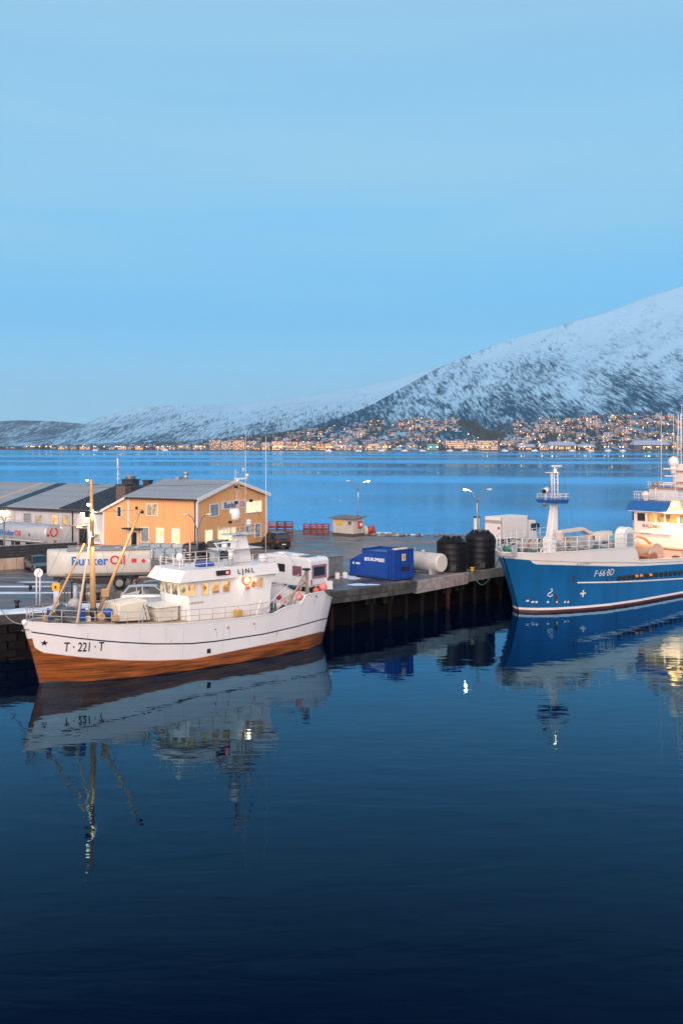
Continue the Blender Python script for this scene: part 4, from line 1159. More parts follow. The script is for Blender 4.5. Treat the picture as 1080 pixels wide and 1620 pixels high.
# trailer close to the quay edge: x along its side, side facing the camera at y=0
TL = Vector((-22.75, 82.0, DZ)); TA = R(11)
tr = thing('oil_trailer', 'cream road tanker trailer parked behind the white boat with two rear wheels showing', 'tanker', TL, TA)
zb0, zt0 = 1.02, 3.30
tb = MB(); rows_ = []
sec = []
for i in range(28):
    t = 2 * PI * i / 28; c, s = math.cos(t), math.sin(t); sec.append((1.25 + 1.25 * math.copysign(abs(c) ** .42, c), (zb0 + zt0) / 2 + (zt0 - zb0) / 2 * math.copysign(abs(s) ** .42, s)))
for x, k in ((-1.55, .60), (-1.35, .80), (-.25, .97), (0, 1.0), (6.75, 1.0), (6.9, .97), (6.95, .90)):
    sh = 1.25 + (1 - k) * 1.2 if x < 0 else 1.25
    rows_.append([(x, sh + (y - 1.25) * k, (zb0 + zt0) / 2 + (z - (zb0 + zt0) / 2) * (.9 + .1 * k)) for y, z in sec])
tb.grid(rows_, 0, True, close=True)
k = len(tb.v); tb.v += rows_[0]; tb.face(range(k, k + 28)); k = len(tb.v); tb.v += rows_[-1]; tb.face(list(range(k, k + 28))[::-1])
body_ = tb.build('tank', tank_white, tr)
MB().box(-.02, 6.9, -.03, .05, 1.30, 1.36).build('trim_rail', mat('dark_trim', (.12, .11, .10), rough=.5), tr)
MB().box(.1, 6.9, .1, 2.4, 3.26, 3.34).build('walkway', mat('walkway_grey', (.30, .30, .30), rough=.6), tr)
for x in (1.0, 2.6, 4.2, 5.8): MB().cyl((x, 1.25, 3.3), (x, 1.25, 3.42), .28, n=14).build('manhole', tank_alu, tr)
tbm = MB(); tbm.tube([(.2, .35, 3.34), (.2, .35, 3.62), (6.6, .35, 3.62), (6.6, .35, 3.34)], .025, 6); tbm.build('top_rail', tank_alu, tr)
ch = MB(); ch.box(-1.0, 6.9, .55, .75, .78, 1.04).box(-1.0, 6.9, 1.75, 1.95, .78, 1.04).box(.4, 2.0, .12, .5, .5, 1.0).box(2.2, 3.6, .15, .6, .45, 1.0).box(-.6, -.45, .3, .42, .05, 1.0).box(6.8, 6.95, .1, 2.4, .55, .75)
ch.build('chassis', chassis_m, tr)
for x in (4.35, 5.75):
    for y_ in (.22, 2.28): wheel(tr, x, y_, .50, .34, -1 if y_ < 1 else 1)
    MB().tube([(x + .62 * math.cos(a_), .15, .5 + .62 * math.sin(a_)) for a_ in np.linspace(.3, PI - .3, 9)], .05, 6).build('mudguard', black_plastic, tr)
MB().cyl((-.5, .7, 0), (-.5, .7, .9), .06, n=8).box(-.62, -.38, .58, .82, 0, .04).build('landing_leg', chassis_m, tr)
c_ = 0
Mtx = lambda x, z: wall_mtx((x, -.02, z), (1, 0, 0))
bl = mat('sign_blue', (.01, .14, .48), rough=.45, var=0)
text_mesh('Bunker', 1.02, bl, 'lettering', body_, Mtx(1.95, 2.38), bold=.022)
text_mesh('Oil', 1.02, red_ink, 'lettering', body_, Mtx(4.22, 2.40), bold=.022)
placard(body_, wall_mtx((6.32, -.03, 2.32), (1, 0, 0)), red_ink, .20)
placard(body_, wall_mtx((6.74, -.03, 2.32), (1, 0, 0)), mat('white_placard', (.7, .7, .7), rough=.5), .17)
MB().box(5.35, 5.75, -.035, -.01, 2.20, 2.52).build('red_emblem', red_ink, body_)
# tanker by the warehouse
T2 = Vector((-31.2, 108.2, DZ)); TA2 = R(146)
t2 = thing('oil_tanker_truck', 'grey road tanker with red ring emblem on its rear end, parked by the warehouse', 'tanker', T2, TA2)
sec = ring_section(2.5, 2.25, 28, 3.0)
rows_ = [[(x, y * k, 2.22 + z * k) for y, z in sec] for x, k in ((-.0, .86), (.06, .94), (.2, 1.0), (8.4, 1.0), (8.6, .94))]
m = MB(); m.grid(rows_, 0, True, close=True); k = len(m.v); m.v += rows_[-1]; m.face(list(range(k, k + 28))[::-1])
tk = m.build('tank', tank_alu, t2)
m = MB(); m.v = rows_[0]; m.face(range(28)); m2 = m.build('end_plate', tank_white, t2)
# ring emblem: an open horseshoe
em = MB(); pts_ = [(-.03, .10 + .46 * math.sin(a_), 2.55 + .46 * math.cos(a_)) for a_ in np.linspace(.55, 2 * PI - .35, 26)]
em.tube(pts_, .065, 6); em.build('ring_emblem', red_ink, m2)
placard(m2, wall_mtx((-.02, .86, 2.25), (0, -1, 0)), red_ink, .20)
placard(m2, wall_mtx((-.02, -.05, 1.50), (0, -1, 0)), mat('brown_placard', (.30, .08, .05), rough=.5), .18)
MB().box(-.10, -.02, -.75, .45, .62, .98).build('hazard_plate', orange_m, t2)
bm_ = MB(); bm_.box(-.15, -.05, -1.22, 1.22, .55, .66).box(-.12, -.05, -1.22, 1.22, 1.08, 1.14)
for y in (-1.2, -.4, .5, 1.2): bm_.bar((-.1, y, .55), (-.1, y, 1.12), .05, .05)
bm_.build('rear_guard', chassis_m, t2)
for y in (-1.05, 1.05): MB().box(-.17, -.1, y - .14, y + .14, .86, 1.0).build('tail_light', lamp_red, t2)
MB().box(0, 9, -.9, .9, .75, 1.1).box(4.2, 5.6, -1.2, 1.2, .35, 1.0).build('chassis', chassis_m, t2)
for x in (1.4, 2.8, 7.6):
    for s in (-1, 1): wheel(t2, x, s * 1.05, .5, .34, s)
MB().box(.2, 8.5, 1.22, 1.27, 1.50, 1.56).build('trim_rail', trim, t2)
MB().box(3.3, 4.1, 1.05, 1.25, .45, 1.35).build('side_locker', tank_alu, t2); MB().box(5.7, 6.9, 1.05, 1.25, .45, 1.35).build('side_locker', tank_alu, t2)
m = MB(); m.tube([(.5, -.5, 3.3), (.5, -.5, 3.5), (8, -.5, 3.5), (8, -.5, 3.3)], .03, 6); m.build('top_rail', tank_alu, t2)
cabm = MB(); cabm.box(9.0, 11.0, -1.22, 1.22, .6, 3.1); cabm.build('cab', white_p, t2, bevel=.12)
MB().box(10.3, 11.02, -1.24, 1.24, 1.75, 2.7).build('cab_window', car_glass, t2)
text_mesh('Bunker', .80, bl, 'lettering', tk, wall_mtx((6.35, 1.262, 2.25), (-1, 0, 0)), bold=.02, sx=1.05)
text_mesh('Oil', .80, red_ink, 'lettering', tk, wall_mtx((4.55, 1.262, 2.25), (-1, 0, 0)), bold=.02, sx=1.05)
placard(tk, wall_mtx((2.6, 1.265, 2.2), (-1, 0, 0)), mat('brown_placard', (.3, .08, .05)), .2)

# ---- low wall with a dark board fence above, left
LWf = Frm((-36.6, 92.6, DZ), math.atan2(5.9, 8.8))
lwall = thing('low_wall', 'low rusty stained concrete wall beside the parked grey green car', 'wall', LWf.o, LWf.a)
for i in range(5): MB().box(i * 2.1 + .01, i * 2.1 + 2.09, 0, .3, 0, 1.12).build('concrete_panel', rust_conc, lwall, bevel=.02)
fen = thing('board_fence', 'dark board fence on top of the rusty low wall with small white notices', 'fence', LWf.o + Vector((0, 0, 1.12)), LWf.a)
fm_ = mat('tarred_boards', (.022, .022, .026), rough=.6, var=.4)
for i in range(4):
    for j in range(6): MB().box(j * 2.05 + .015, j * 2.05 + 2.035, .02, .08, i * .29, i * .29 + .275).build('plank', fm_, fen)
for j in range(7): MB().box(j * 2.05 - .05, j * 2.05 + .05, .08, .2, 0, 1.5 if j % 2 else 1.25).build('post', MATS['galvanised'], fen)
MB().box(0, 12.3, .0, .12, 1.16, 1.22).build('top_rail', MATS['galvanised'], fen)
for q_, (px, py) in enumerate(((32, 878.5), (71.5, 874.5), (115, 871))):
    x, z = LWf.on_y(px, py, -.03)
    if q_ < 3:
        e = thing('notice_sign', ['blank white notice on the fence behind the grey green car roof', 'white notice on the fence right of the grey green car', 'white notice at the right end of the dark fence'][q_], 'sign', LWf.w(x, 0, z - LWf.o.z), LWf.a)
        e.location.z = z - .15
        MB().box(-.24, .24, -.05, -.01, 0, .32).build('sign_plate', trim, e); MB().box(-.03, .03, -.01, .03, -.4, .1).build('bracket', MATS['galvanised'], e)

# ---- street lamps
lamp_on = glow('lamp_on_glow', (1.0, .78, .48), 60); lamp_off = mat('lamp_lens_off', (.62, .66, .70), rough=.25, var=0)
steel = mat('lamp_post_steel', (.16, .17, .18), rough=.45, metal=.5, var=.1)
def lamp_post(label, base, H, spread, ang, lit, energy=260, rise=.75, hs=1.0):
    e = thing('street_lamp', label, 'street lamp', base, ang)
    MB().cyl((0, 0, 0), (0, 0, H - rise - .6), .11, .075, 10).cyl((0, 0, 0), (0, 0, .5), .15, n=10).build('pole', steel, e)
    for s, on in ((-1, lit[0]), (1, lit[1])):
        m = MB(); m.tube([(0, 0, H - rise - .65), (s * spread * .10, 0, H - rise - .35), (s * spread * .45, 0, H - .38 * rise), (s * spread * .92, 0, H)], .05, 8); m.build('arm', steel, e)
        hd = MB(); hd.hexa([(s * spread * .88, -.11 * hs, H - .03), (s * (spread + .42 * hs), -.13 * hs, H + .04), (s * (spread + .42 * hs), .13 * hs, H + .04), (s * spread * .88, .11 * hs, H - .03),
                            (s * spread * .88, -.07, H + .08), (s * (spread + .36 * hs), -.08, H + .15 * hs), (s * (spread + .36 * hs), .08, H + .15 * hs), (s * spread * .88, .07, H + .08)])
        ho = hd.build('lamp_head', mat('lamp_head_grey', (.38, .40, .42), rough=.4), e, bevel=.01)
        MB().sphere((s * (spread + .20 * hs), 0, H + .0), .15 * hs, 10, 6, 0, .55).build('lens', lamp_on if on else lamp_off, ho)
        if on: real_light('lamp_light', 'POINT', (s * (spread + .2), 0, H - .3), energy, (1.0, .72, .42), e, .12)
    return e
b = G(566, 848.5, DZ); lamp_post('double armed street lamp with its right head lit, standing by the white kiosk', b, 15 - 57 / F * b.y - DZ, 1.15, 0, (0, 1))
b = AT(755, 858, 103.6); b.z = DZ; lamp_post('double armed street lamp with its left head lit, by the box truck', b, 15 - 70.5 / F * b.y - DZ, 1.05, 0, (1, 0), hs=1.15)
b = G(312, 889, DZ); lamp_post('low double armed street lamp in front of the yellow office corner', b, 15 - 110 / F * b.y - DZ, 1.0, 0, (0, 0), hs=1.2, rise=1.0)
b = G(6.5, 886, DZ); b = Vector((b.x, b.y, DZ)); lamp_post('lamp post with two dark heads at the left edge above the low wall', b, 15 - 114 / F * b.y - DZ, .35, 0, (0, 0), rise=.2)

# ---- concrete bollard cylinder, kiosk, truck
b = AT(753.5, 855, 118.5)
cyl_ = thing('round_silo', 'narrow white upright cylinder beside the box truck and behind the black tanks', 'cylinder', (b.x, b.y, DZ))
MB().cyl((0, 0, 0), (0, 0, 3.35), .34, n=18).build('shell', tank_white, cyl_); MB().cyl((0, 0, 3.35), (0, 0, 3.5), .38, n=18).build('lid', gutter, cyl_)
KA = R(-41)
c0 = G(558.5, 849.5, DZ)
KF = Frm(c0, KA)     # x towards the camera's right, corner at the origin; long side runs back to -x
ki = thing('kiosk', 'small cream kiosk with flat lean-to roof at the far edge of the quay', 'kiosk', c0, KA)
kw = mat('kiosk_cream', (.52, .46, .40), rough=.8, var=.08, dirt=(.25, .20, .17), dirt_amt=.5, dirt_scale=1.0)
MB().box(-3.55, 0, 0, 2.1, .38, 2.28).build('wall', kw, ki)
MB().box(-3.6, .04, -.04, 2.14, 0, .38).build('plinth', mat('dark_plinth', (.05, .05, .055)), ki)
MB().hexa([(-3.95, -.35, 2.26), (.35, -.35, 2.26), (.35, 2.4, 2.48), (-3.95, 2.4, 2.48), (-3.95, -.35, 2.38), (.35, -.35, 2.38), (.35, 2.4, 2.62), (-3.95, 2.4, 2.62)]).build('roof', mat('kiosk_roof', (.12, .12, .13), rough=.7, var=.2), ki)
MB().box(-2.9, -1.9, -.05, 0, 1.45, 2.05).build('yellow_sign', mat('yellow_sign', (.72, .40, .05), rough=.5), ki)
MB().box(-.75, -.35, -.18, 0, 1.6, 2.0).build('vent_box', steel, ki)
MB().box(-3.75, -3.55, .6, 1.0, .7, 1.9).build('cabinet', black_plastic, ki)
MB().box(0, .3, .9, 1.5, 1.1, 2.0).build('hose_box', mat('fire_red', (.45, .03, .03), rough=.4, var=.1), ki, bevel=.04)
MB().cyl((.34, 1.2, 1.55), (.30, 1.2, 1.55), .22, n=14).build('hose_reel', trim, ki)
for i in range(6): MB().box(.005, .03, .15 + i * .3, .4 + i * .3, .42, 2.2).build('wall_board', kw, ki)
# clutter right of the kiosk
cb = G(587, 845.5, DZ)
hr = thing('hose_trolley', 'red hose trolley standing right of the kiosk', 'trolley', cb, R(-30))
MB().cyl((-.32, 0, .62), (.32, 0, .62), .5, n=18).build('reel', MATS['fire_red'], hr)
fr_ = MB(); fr_.tube([(-.4, 0, .62), (-.4, -.5, .1), (.4, -.5, .1), (.4, 0, .62), (.4, .4, 1.3), (-.4, .4, 1.3), (-.4, 0, .62)], .04, 6); fr_.build('frame', MATS['fire_red'], hr)
for s in (-1, 1): wheel(hr, s * .5, 0, .25, .08, s)
cb = G(577.5, 846, DZ); bg_ = thing('white_sack', 'white sack standing between the kiosk and the red hose trolley', 'sack', cb)
MB().lathe([(.0, 0), (.42, .02), (.48, .4), (.42, .85), (.2, 1.05), (.08, 1.25), (0, 1.27)], (0, 0, 0), 12).build('bag', mat('sack_cloth', (.55, .52, .48), rough=.9, bump=.5, bscale=5), bg_)
cb = G(597, 846, DZ); pl = thing('yellow_pallet', 'low yellowish pallet beside the hose trolley', 'pallet', cb, R(-20))
for i in range(5): MB().box(-.6, .6, -.5 + i * .22, -.35 + i * .22, .12, .16).build('slat', mat('pale_timber', (.42, .30, .16), rough=.8, var=.2), pl)
for i in range(3): MB().box(-.6 + i * .52, -.44 + i * .52, -.5, .55, 0, .12).build('runner', MATS['pale_timber'], pl)
rr = random.Random(8)
for i in range(26):
    px = rr.uniform(590, 735); b = G(px, 846.2 + rr.uniform(0, 2.5), DZ); s = rr.uniform(.15, .45)
    m = MB(); n0 = len(m.v); m.sphere((0, 0, s * .3), s, 7, 4, 0, .6)
    m.v = [(x * rr.uniform(.7, 1.2), y * rr.uniform(.7, 1.2), z) for x, y, z in m.v]
    o = m.build('rubble_stone', concrete, None, b)
    tag(o, 'lump of rubble along the far edge of the quay', 'stone', 'rubble stones along the far quay edge')
# stacked red crates
crate_m = mat('red_crate', (.22, .035, .03), rough=.55, var=.25, dirt=(.30, .12, .10), dirt_amt=.4)
def crate_mesh(w_=1.0, d=.8, h=.72):
    m = MB()
    for x in (-w_ / 2, w_ / 2 - .07):
        for y in (-d / 2, d / 2 - .07): m.box(x, x + .07, y, y + .07, 0, h)
    for z in (.04, .30, .60):
        m.box(-w_ / 2, w_ / 2, -d / 2 - .012, -d / 2 + .015, z, z + .09); m.box(-w_ / 2, w_ / 2, d / 2 - .015, d / 2 + .012, z, z + .09)
        m.box(-w_ / 2 - .012, -w_ / 2 + .015, -d / 2, d / 2, z, z + .09); m.box(w_ / 2 - .015, w_ / 2 + .012, -d / 2, d / 2, z, z + .09)
    m.box(-w_ / 2, w_ / 2, -d / 2, d / 2, .02, .06)
    return m.mesh('crate', crate_m)
cm = crate_mesh()
c0 = G(480, 846, DZ)
for row in range(2):
    for i in range(4):
        for dpt in range(1):
            o = put(cm, 'crate', None, (c0.x + .45 + i * 1.08 * .75 * 1.0 + row * .03, c0.y + .5 - i * .06, DZ + row * .74), R(-8 + rr.uniform(-3, 3)))
            tag(o, ['red crate, bottom layer', 'red crate, top layer'][row] + ' of the stack left of the kiosk, ' + ['leftmost', 'second from the left', 'third from the left', 'rightmost'][i], 'crate', 'red crates stacked by the far quay edge')
c0 = G(427, 852, DZ)
orange_crate = mat('orange_crate', (.55, .16, .10), rough=.55, var=.2)
cm2 = cm.copy(); cm2.materials.clear(); cm2.materials.append(orange_crate)
for row in range(3):
    for i in range(3):
        o = put(cm2 if (i == 0 and row > 0) else cm, 'crate', None, (c0.x + .3 + i * 1.06, c0.y + .4, DZ + row * .74), R(rr.uniform(-3, 3)))
        tag(o, ['bottom', 'middle', 'top'][row] + ' crate in the ' + ['left', 'middle', 'right'][i] + ' column of the stack behind the black off-road car', 'crate', 'crates stacked behind the black off-road car')
# row of dark red crates against the office wall
for i in range(11):
    q_ = BF.w(-14.6 + i * 1.12, -2.2, 0)
    o = put(cm, 'crate', None, q_, BA + R(rr.uniform(-6, 6)))
    if i < 8: tag(o, 'dark red slatted crate in the row along the yellow office wall', 'crate', 'dark red crates along the office wall')
    else: tag(o, 'dark red slatted crate in the row along the yellow office wall', 'crate', 'dark red crates along the office wall')
# IBC totes
cage = mat('galvanised_cage', (.45, .48, .50), rough=.4, metal=.5, var=.08); tote_m = mat('tote_plastic', (.38, .47, .54), rough=.3, var=.12); tote_m2 = mat('tote_plastic_pale', (.60, .62, .62), rough=.4, var=.1)
def tote(loc, ang, m_, label):
    e = thing('liquid_tote', label, 'tote', loc, ang, 'liquid totes in front of the yellow office')
    MB().box(-.56, .56, -.46, .46, .16, 1.10).cyl((0, 0, 1.1), (0, 0, 1.16), .12, n=10).build('tank', m_, e, bevel=.05)
    c = MB()
    for i in range(6):
        x = -.58 + i * 1.16 / 5; c.cyl((x, -.49, .14), (x, -.49, 1.14), .012, n=4); c.cyl((x, .49, .14), (x, .49, 1.14), .012, n=4)
    for i in range(5):
        y = -.49 + i * .98 / 4; c.cyl((-.59, y, .14), (-.59, y, 1.14), .012, n=4); c.cyl((.59, y, .14), (.59, y, 1.14), .012, n=4)
    for z in (.2, .5, .8, 1.13): c.tube([(-.59, -.49, z), (.59, -.49, z), (.59, .49, z), (-.59, .49, z)], .016, 4, 0, True)
    c.build('cage', cage, e)
    m = MB()
    for y in (-.42, 0, .42): m.box(-.58, .58, y - .05, y + .05, 0, .14)
    m.build('pallet_base', MATS['pale_timber'], e)
    return e
k_ = 0
for row in range(2):
    for i in range(4 if row == 0 else 5):
        px = 236 + i * 17.5 - row * 6; b = G(px, 885 - row * 8.5, DZ)
        tote(b, R(-12), tote_m if (i + row) % 4 else tote_m2, ('blue grey' if (i + row) % 4 else 'whitish') + ' caged liquid tote, ' + ['front row', 'back row'][row] + ', ' + ['leftmost', 'second from left', 'third from left', 'fourth from left', 'rightmost'][i])
# ---- box truck
c0 = G(793, 868, DZ)
tk_ = thing('box_truck', 'white box truck with open rear beside the round silo, nose towards the strait', 'truck', c0, R(43))
cargo = mat('cargo_box_white', (.72, .68, .66), rough=.45, var=.03, dirt=(.5, .46, .44), dirt_amt=.25)
MB().box(0.05, 5.0, 0, 2.5, 1.05, 3.62).build('cargo_box', cargo, tk_, bevel=.03)
MB().box(.01, .05, .0, 2.5, 2.85, 3.25).build('roller_shutter', mat('shutter_grey', (.36, .33, .31), rough=.6), tk_)
for i in range(2): MB().box(.0, .05, .85 + i * .80, 1.62 + i * .80, 1.1, 2.82).build('door_panel', cargo, tk_, bevel=.02)
MB().box(.0, .05, .05, .80, 1.1, 2.82).build('door_panel', cargo, tk_, bevel=.02)
placard(tk_, wall_mtx((-.01, .4, 2.35), (0, -1, 0)), mat('dull_red_sign', (.30, .04, .06)), .2)
MB().box(.0, .06, -.01, .06, 1.05, 3.6).box(.0, .06, 2.44, 2.51, 1.05, 3.6).box(5.0, 5.04, 0, 2.5, 1.05, 3.6).build('edge_trim', MATS['galvanised'], tk_)
MB().box(.2, 7.0, .3, 2.2, .6, 1.0).build('chassis', chassis_m, tk_)
for x in (1.2, 6.0):
    for y in (.2, 2.3): wheel(tk_, x, y, .48, .3, -1 if y < 1 else 1)
cb_ = MB(); cb_.hexa([(5.3, .05, .6), (7.1, .05, .6), (7.1, 2.45, .6), (5.3, 2.45, .6), (5.3, .1, 3.05), (6.75, .1, 2.95), (6.75, 2.4, 2.95), (5.3, 2.4, 3.05)]); cb_.build('cab', cargo, tk_, bevel=.08)
MB().box(5.75, 6.65, .0, .08, 1.75, 2.6).build('cab_window', car_glass, tk_); MB().bar((6.9, -.1, 2.6), (6.9, -.25, 1.9), .18, .3).build('mirror', black_plastic, tk_)
MB().box(5.6, 5.8, .5, .8, 3.05, 3.3).cyl((5.5, 2.0, 3), (5.5, 2.0, 3.4), .06).build('roof_lamp', black_plastic, tk_)

# ---- blue waste compactor
CO = Vector((4.75, 87.5, DZ)); CA_ = R(-43)
co = thing('waste_compactor', 'large blue waste compactor container with sloping hopper on the quay', 'container', CO, CA_)
blue = mat('compactor_blue', (.006, .055, .30), rough=.42, var=.12, dirt=(.02, .05, .16), dirt_amt=.5, dirt_scale=1.0)
blue2 = mat('compactor_blue_dark', (.005, .04, .22), rough=.5, var=.15)
MB().prism([(-5.5, .12), (-.75, .12), (-.75, 2.48), (-3.9, 2.48), (-3.95, 2.22), (-5.45, 1.5)], 'y', 0, 2.35).build('hopper', blue, co, bevel=.03)
MB().box(-.75, 0, -.06, 2.42, .10, 2.74).build('press_head', blue, co, bevel=.03)
r_ = MB()
for x in (-.78, -.42, -.05): r_.box(x - .05, x + .05, -.14, -.06, .1, 2.74)
for y in (.0, .62, 1.75, 2.36): r_.box(0, .09, y - .05, y + .05, .1, 2.74)
r_.box(0, .09, 0, 2.36, 2.6, 2.74).box(0, .09, 0, 2.36, .1, .25).box(-5.5, -.8, -.05, .0, .12, .28).box(-3.95, -.8, -.05, 0, 2.36, 2.5).box(-3.9, -.8, 2.25, 2.35, 2.48, 2.70).box(-3.95, -3.8, 0, 2.35, 2.48, 2.66)
r_.build('frame_ribs', blue2, co)
MB().box(.09, .12, .75, 1.25, 1.75, 2.35).build('warning_plate', mat('warning_white', (.60, .55, .45), rough=.5), co)
MB().box(.12, .125, .85, 1.15, 1.85, 2.25).build('warning_symbol', mat('warning_orange', (.65, .22, .03), rough=.5), co)
MB().box(.09, .2, .8, 1.7, .9, 1.2).build('lock_bar', black_plastic, co)
MB().box(-.6, -.2, .3, 1.9, 2.74, 2.82).build('snow_cap', mat('lit_snow', (.75, .62, .48), rough=.9), co)  # warm lamplight is put into this snow's colour
MB().box(-5.6, .05, .1, .3, 0, .12).box(-5.6, .05, 2.05, 2.25, 0, .12).build('skids', chassis_m, co)
lt = mat('white_lettering', (.72, .74, .78), rough=.5, var=0)
text_mesh('EUROPRESS', .40, lt, 'lettering', co, wall_mtx((-2.30, -.02, 1.72), (1, 0, 0)), bold=.012, sx=1.0)
MB().box(-3.62, -3.42, -.03, 0, 1.56, 1.86).build('logo_mark', lt, co)
MB().cyl((-5.0, -.02, 1.25), (-5.0, .0, 1.25), .13, n=10).box(-4.7, -4.2, -.03, 0, 1.16, 1.34).build('warning_sticker', mat('sticker_pale', (.55, .58, .5)), co)
# ---- grey transformer cabinet
c0 = G(516.5, 915, DZ); tf = thing('transformer_cabinet', 'grey green steel cabinet between the motorhome and the blue compactor', 'cabinet', c0, R(40))
tfm = mat('cabinet_grey', (.19, .20, .20), rough=.45, metal=.3, var=.15, dirt=(.08, .09, .09), dirt_amt=.5)
MB().box(0, 1.95, 0, 1.3, .08, 1.85).build('body', tfm, tf, bevel=.03)
MB().box(.05, .95, -.03, 0, .15, 1.75).build('door', tfm, tf); MB().box(1.0, 1.9, -.03, 0, .15, 1.75).build('door', tfm, tf)
MB().box(-.05, 2.0, -.06, 1.36, 1.85, 1.92).build('lid', tfm, tf); MB().box(1.05, 1.35, -.06, -.03, 1.0, 1.2).build('green_label', mat('green_label', (.03, .22, .10)), tf)
c0 = G(539, 914, DZ)
for i, (dx, lb) in enumerate(((-.3, 'white jerrycan left of its twin in front of the grey cabinet'), (.35, 'white jerrycan right of its twin by the blue compactor'))):
    e = thing('jerrycan', lb, 'jerrycan', (c0.x + dx, c0.y - .6 + .3 * i, DZ), R(20 * i), 'white jerrycans by the cabinet')
    MB().box(-.2, .2, -.15, .15, 0, .5).cyl((.1, 0, .5), (.1, 0, .56), .05).build('can', trim, e, bevel=.04); MB().tube([(-.12, 0, .5), (-.12, 0, .58), (.02, 0, .58), (.02, 0, .5)], .02).build('handle', trim, e)
# ---- horizontal white tank
HF = R(-43); hc = Vector((9.15, 92.2, DZ))
ht = thing('storage_tank', 'horizontal white cylindrical storage tank between compactor and black tanks', 'tank', hc, HF)
tw = mat('tank_offwhite', (.40, .41, .40), rough=.45, var=.12, dirt=(.22, .19, .15), dirt_amt=.4)
def htank(L0, L1, r, z):
    m = MB(); rows_ = []
    for x, k in ((L1 + .22, 0.02), (L1 + .2, .45), (L1 + .12, .8), (L1, 1), (L0, 1), (L0 - .12, .8), (L0 - .2, .45), (L0 - .22, .02)):
        rows_.append([(x, r * k * math.cos(2 * PI * i / 28), z + r * k * math.sin(2 * PI * i / 28)) for i in range(28)])
    return m.grid(rows_, 0, True, close=True)
htank(-4.4, 0, .88, 1.08).build('shell', tw, ht)
MB().cyl((.0, 0, 1.08), (.22, 0, 1.08), .86, .84, 28).build('end_cap', mat('tank_end', (.62, .58, .52), rough=.5, var=.06), ht, bevel=.08)
for x in (-3.6, -.7): MB().box(x - .15, x + .15, -.62, .62, 0, .6).build('saddle', tw, ht)
MB().cyl((-2, 0, 1.9), (-2, 0, 2.15), .18, n=12).cyl((-3, 0, 1.9), (-3, 0, 2.3), .04, n=6).build('manhole', tw, ht)
# ---- two black tanks
def black_tank(loc, r, h, label):
    e = thing('black_tank', label, 'tank', loc)
    prof = [(r, 0)]
    z = .0
    while z < h * .74:
        prof += [(r, z + .08), (r * .992, z + .12), (r * .992, z + .5), (r, z + .56)]; z += .56
    prof += [(r, h * .80), (r * .86, h * .88), (r * .50, h * .95)]
    MB().lathe(prof + [(0, h * .96)], (0, 0, 0), 32).build('shell', btm, e)
    m = MB()
    for i in range(8):
        t = 2 * PI * i / 8 + .2; m.bar((r * .98 * math.cos(t), r * .98 * math.sin(t), h * .78), (r * .5 * math.cos(t), r * .5 * math.sin(t), h * .98), .22, .16)
    m.build('shoulder_ribs', btm, e)
    MB().cyl((0, 0, h * .93), (0, 0, h), r * .42, r * .38, 16).build('lid', btm2, e)
    MB().box(-.25, .25, -r - .12, -r + .05, .2, .7).build('outlet', black_plastic, e)
    return e
btm = mat('black_tank_plastic', (.006, .006, .008), rough=.5, var=.15, spec=.25); btm2 = mat('black_tank_lid', (.05, .055, .065), rough=.5)
p1 = AT(713.5, 0, 95.2); black_tank((p1.x, 95.0, DZ), 1.42, 3.4, 'smaller black ribbed plastic tank, left of the pair, beside the white storage tank')
p2 = AT(759, 0, 97.3); black_tank((p2.x, 97.2, DZ), 1.46, 3.75, 'taller black ribbed plastic tank, right of the pair, near the blue ship bow')
# yellow bollard and hose at the quay edge
e = thing('mooring_bollard', 'small yellow mooring bollard on the quay edge below the black tanks', 'bollard', G(747, 904.5, DZ + .12))
MB().cyl((0, 0, 0), (0, 0, .32), .16, .14, 12).cyl((0, 0, .32), (0, 0, .42), .24, .2, 12).build('post', mat('bollard_yellow', (.55, .33, .03), rough=.6, var=.2), e)
MB().box(-.35, .35, -.25, .25, 0, .05).build('base', chassis_m, e)
green_rope = mat('green_rope', (.02, .10, .09), rough=.8)
# sheets of paper / snow scrap and small pallet near the motorhome
c0 = G(520, 936, DZ); e = thing('white_stool', 'white square plastic box on legs beside the motorhome and the quay edge', 'box', (c0.x, c0.y + .4, DZ), R(15))
MB().box(-.28, .28, -.2, .2, .14, .82).build('box_body', trim, e, bevel=.02)
for x in (-.24, .2):
    for y in (-.16, .12): MB().box(x, x + .04, y, y + .04, 0, .14).build('leg', steel, e)
# ---- motorhome
MO = Vector((-2.55, 80.4, DZ)); MA = R(137)      # x forward (left, away); corner at the rear left
mh = thing('motorhome', 'white motorhome with tinted pink windows parked at the quay edge behind the boat', 'motorhome', MO, MA)
mw = mat('motorhome_white', (.74, .74, .75), rough=.35, var=.03, dirt=(.52, .50, .50), dirt_amt=.25)
# y axis: towards the camera's left is +y? the long side facing the camera is y=0 with the body behind at -y
MB().prism([(0, .45), (5.6, .45), (5.6, 2.1), (6.3, 2.2), (6.2, 2.72), (5.5, 2.85), (.25, 2.80), (0, 2.6)], 'y', -2.25, 0).build('body', mw, mh, bevel=.09)
MB().hexa([(5.5, -2.1, .4), (7.3, -2.0, .4), (7.3, -.25, .4), (5.5, -.15, .4), (5.5, -2.1, 2.1), (6.4, -2.0, 1.95), (6.4, -.25, 1.95), (5.5, -.15, 2.1)]).build('cab', mw, mh, bevel=.08)
pink = mat('tinted_window', (.20, .09, .13), rough=.08, var=.15)
window(mh, 'y', 1.0, 1.95, 1.35, 2.05, pink, fm=mat('window_rubber', (.28, .14, .18), rough=.4), t=.05, at_=0, sign=1, proud=.04)
window(mh, 'y', 2.95, 3.75, 1.55, 2.1, glass_dark, fm=black_plastic, t=.04, at_=0, sign=1, proud=.04)
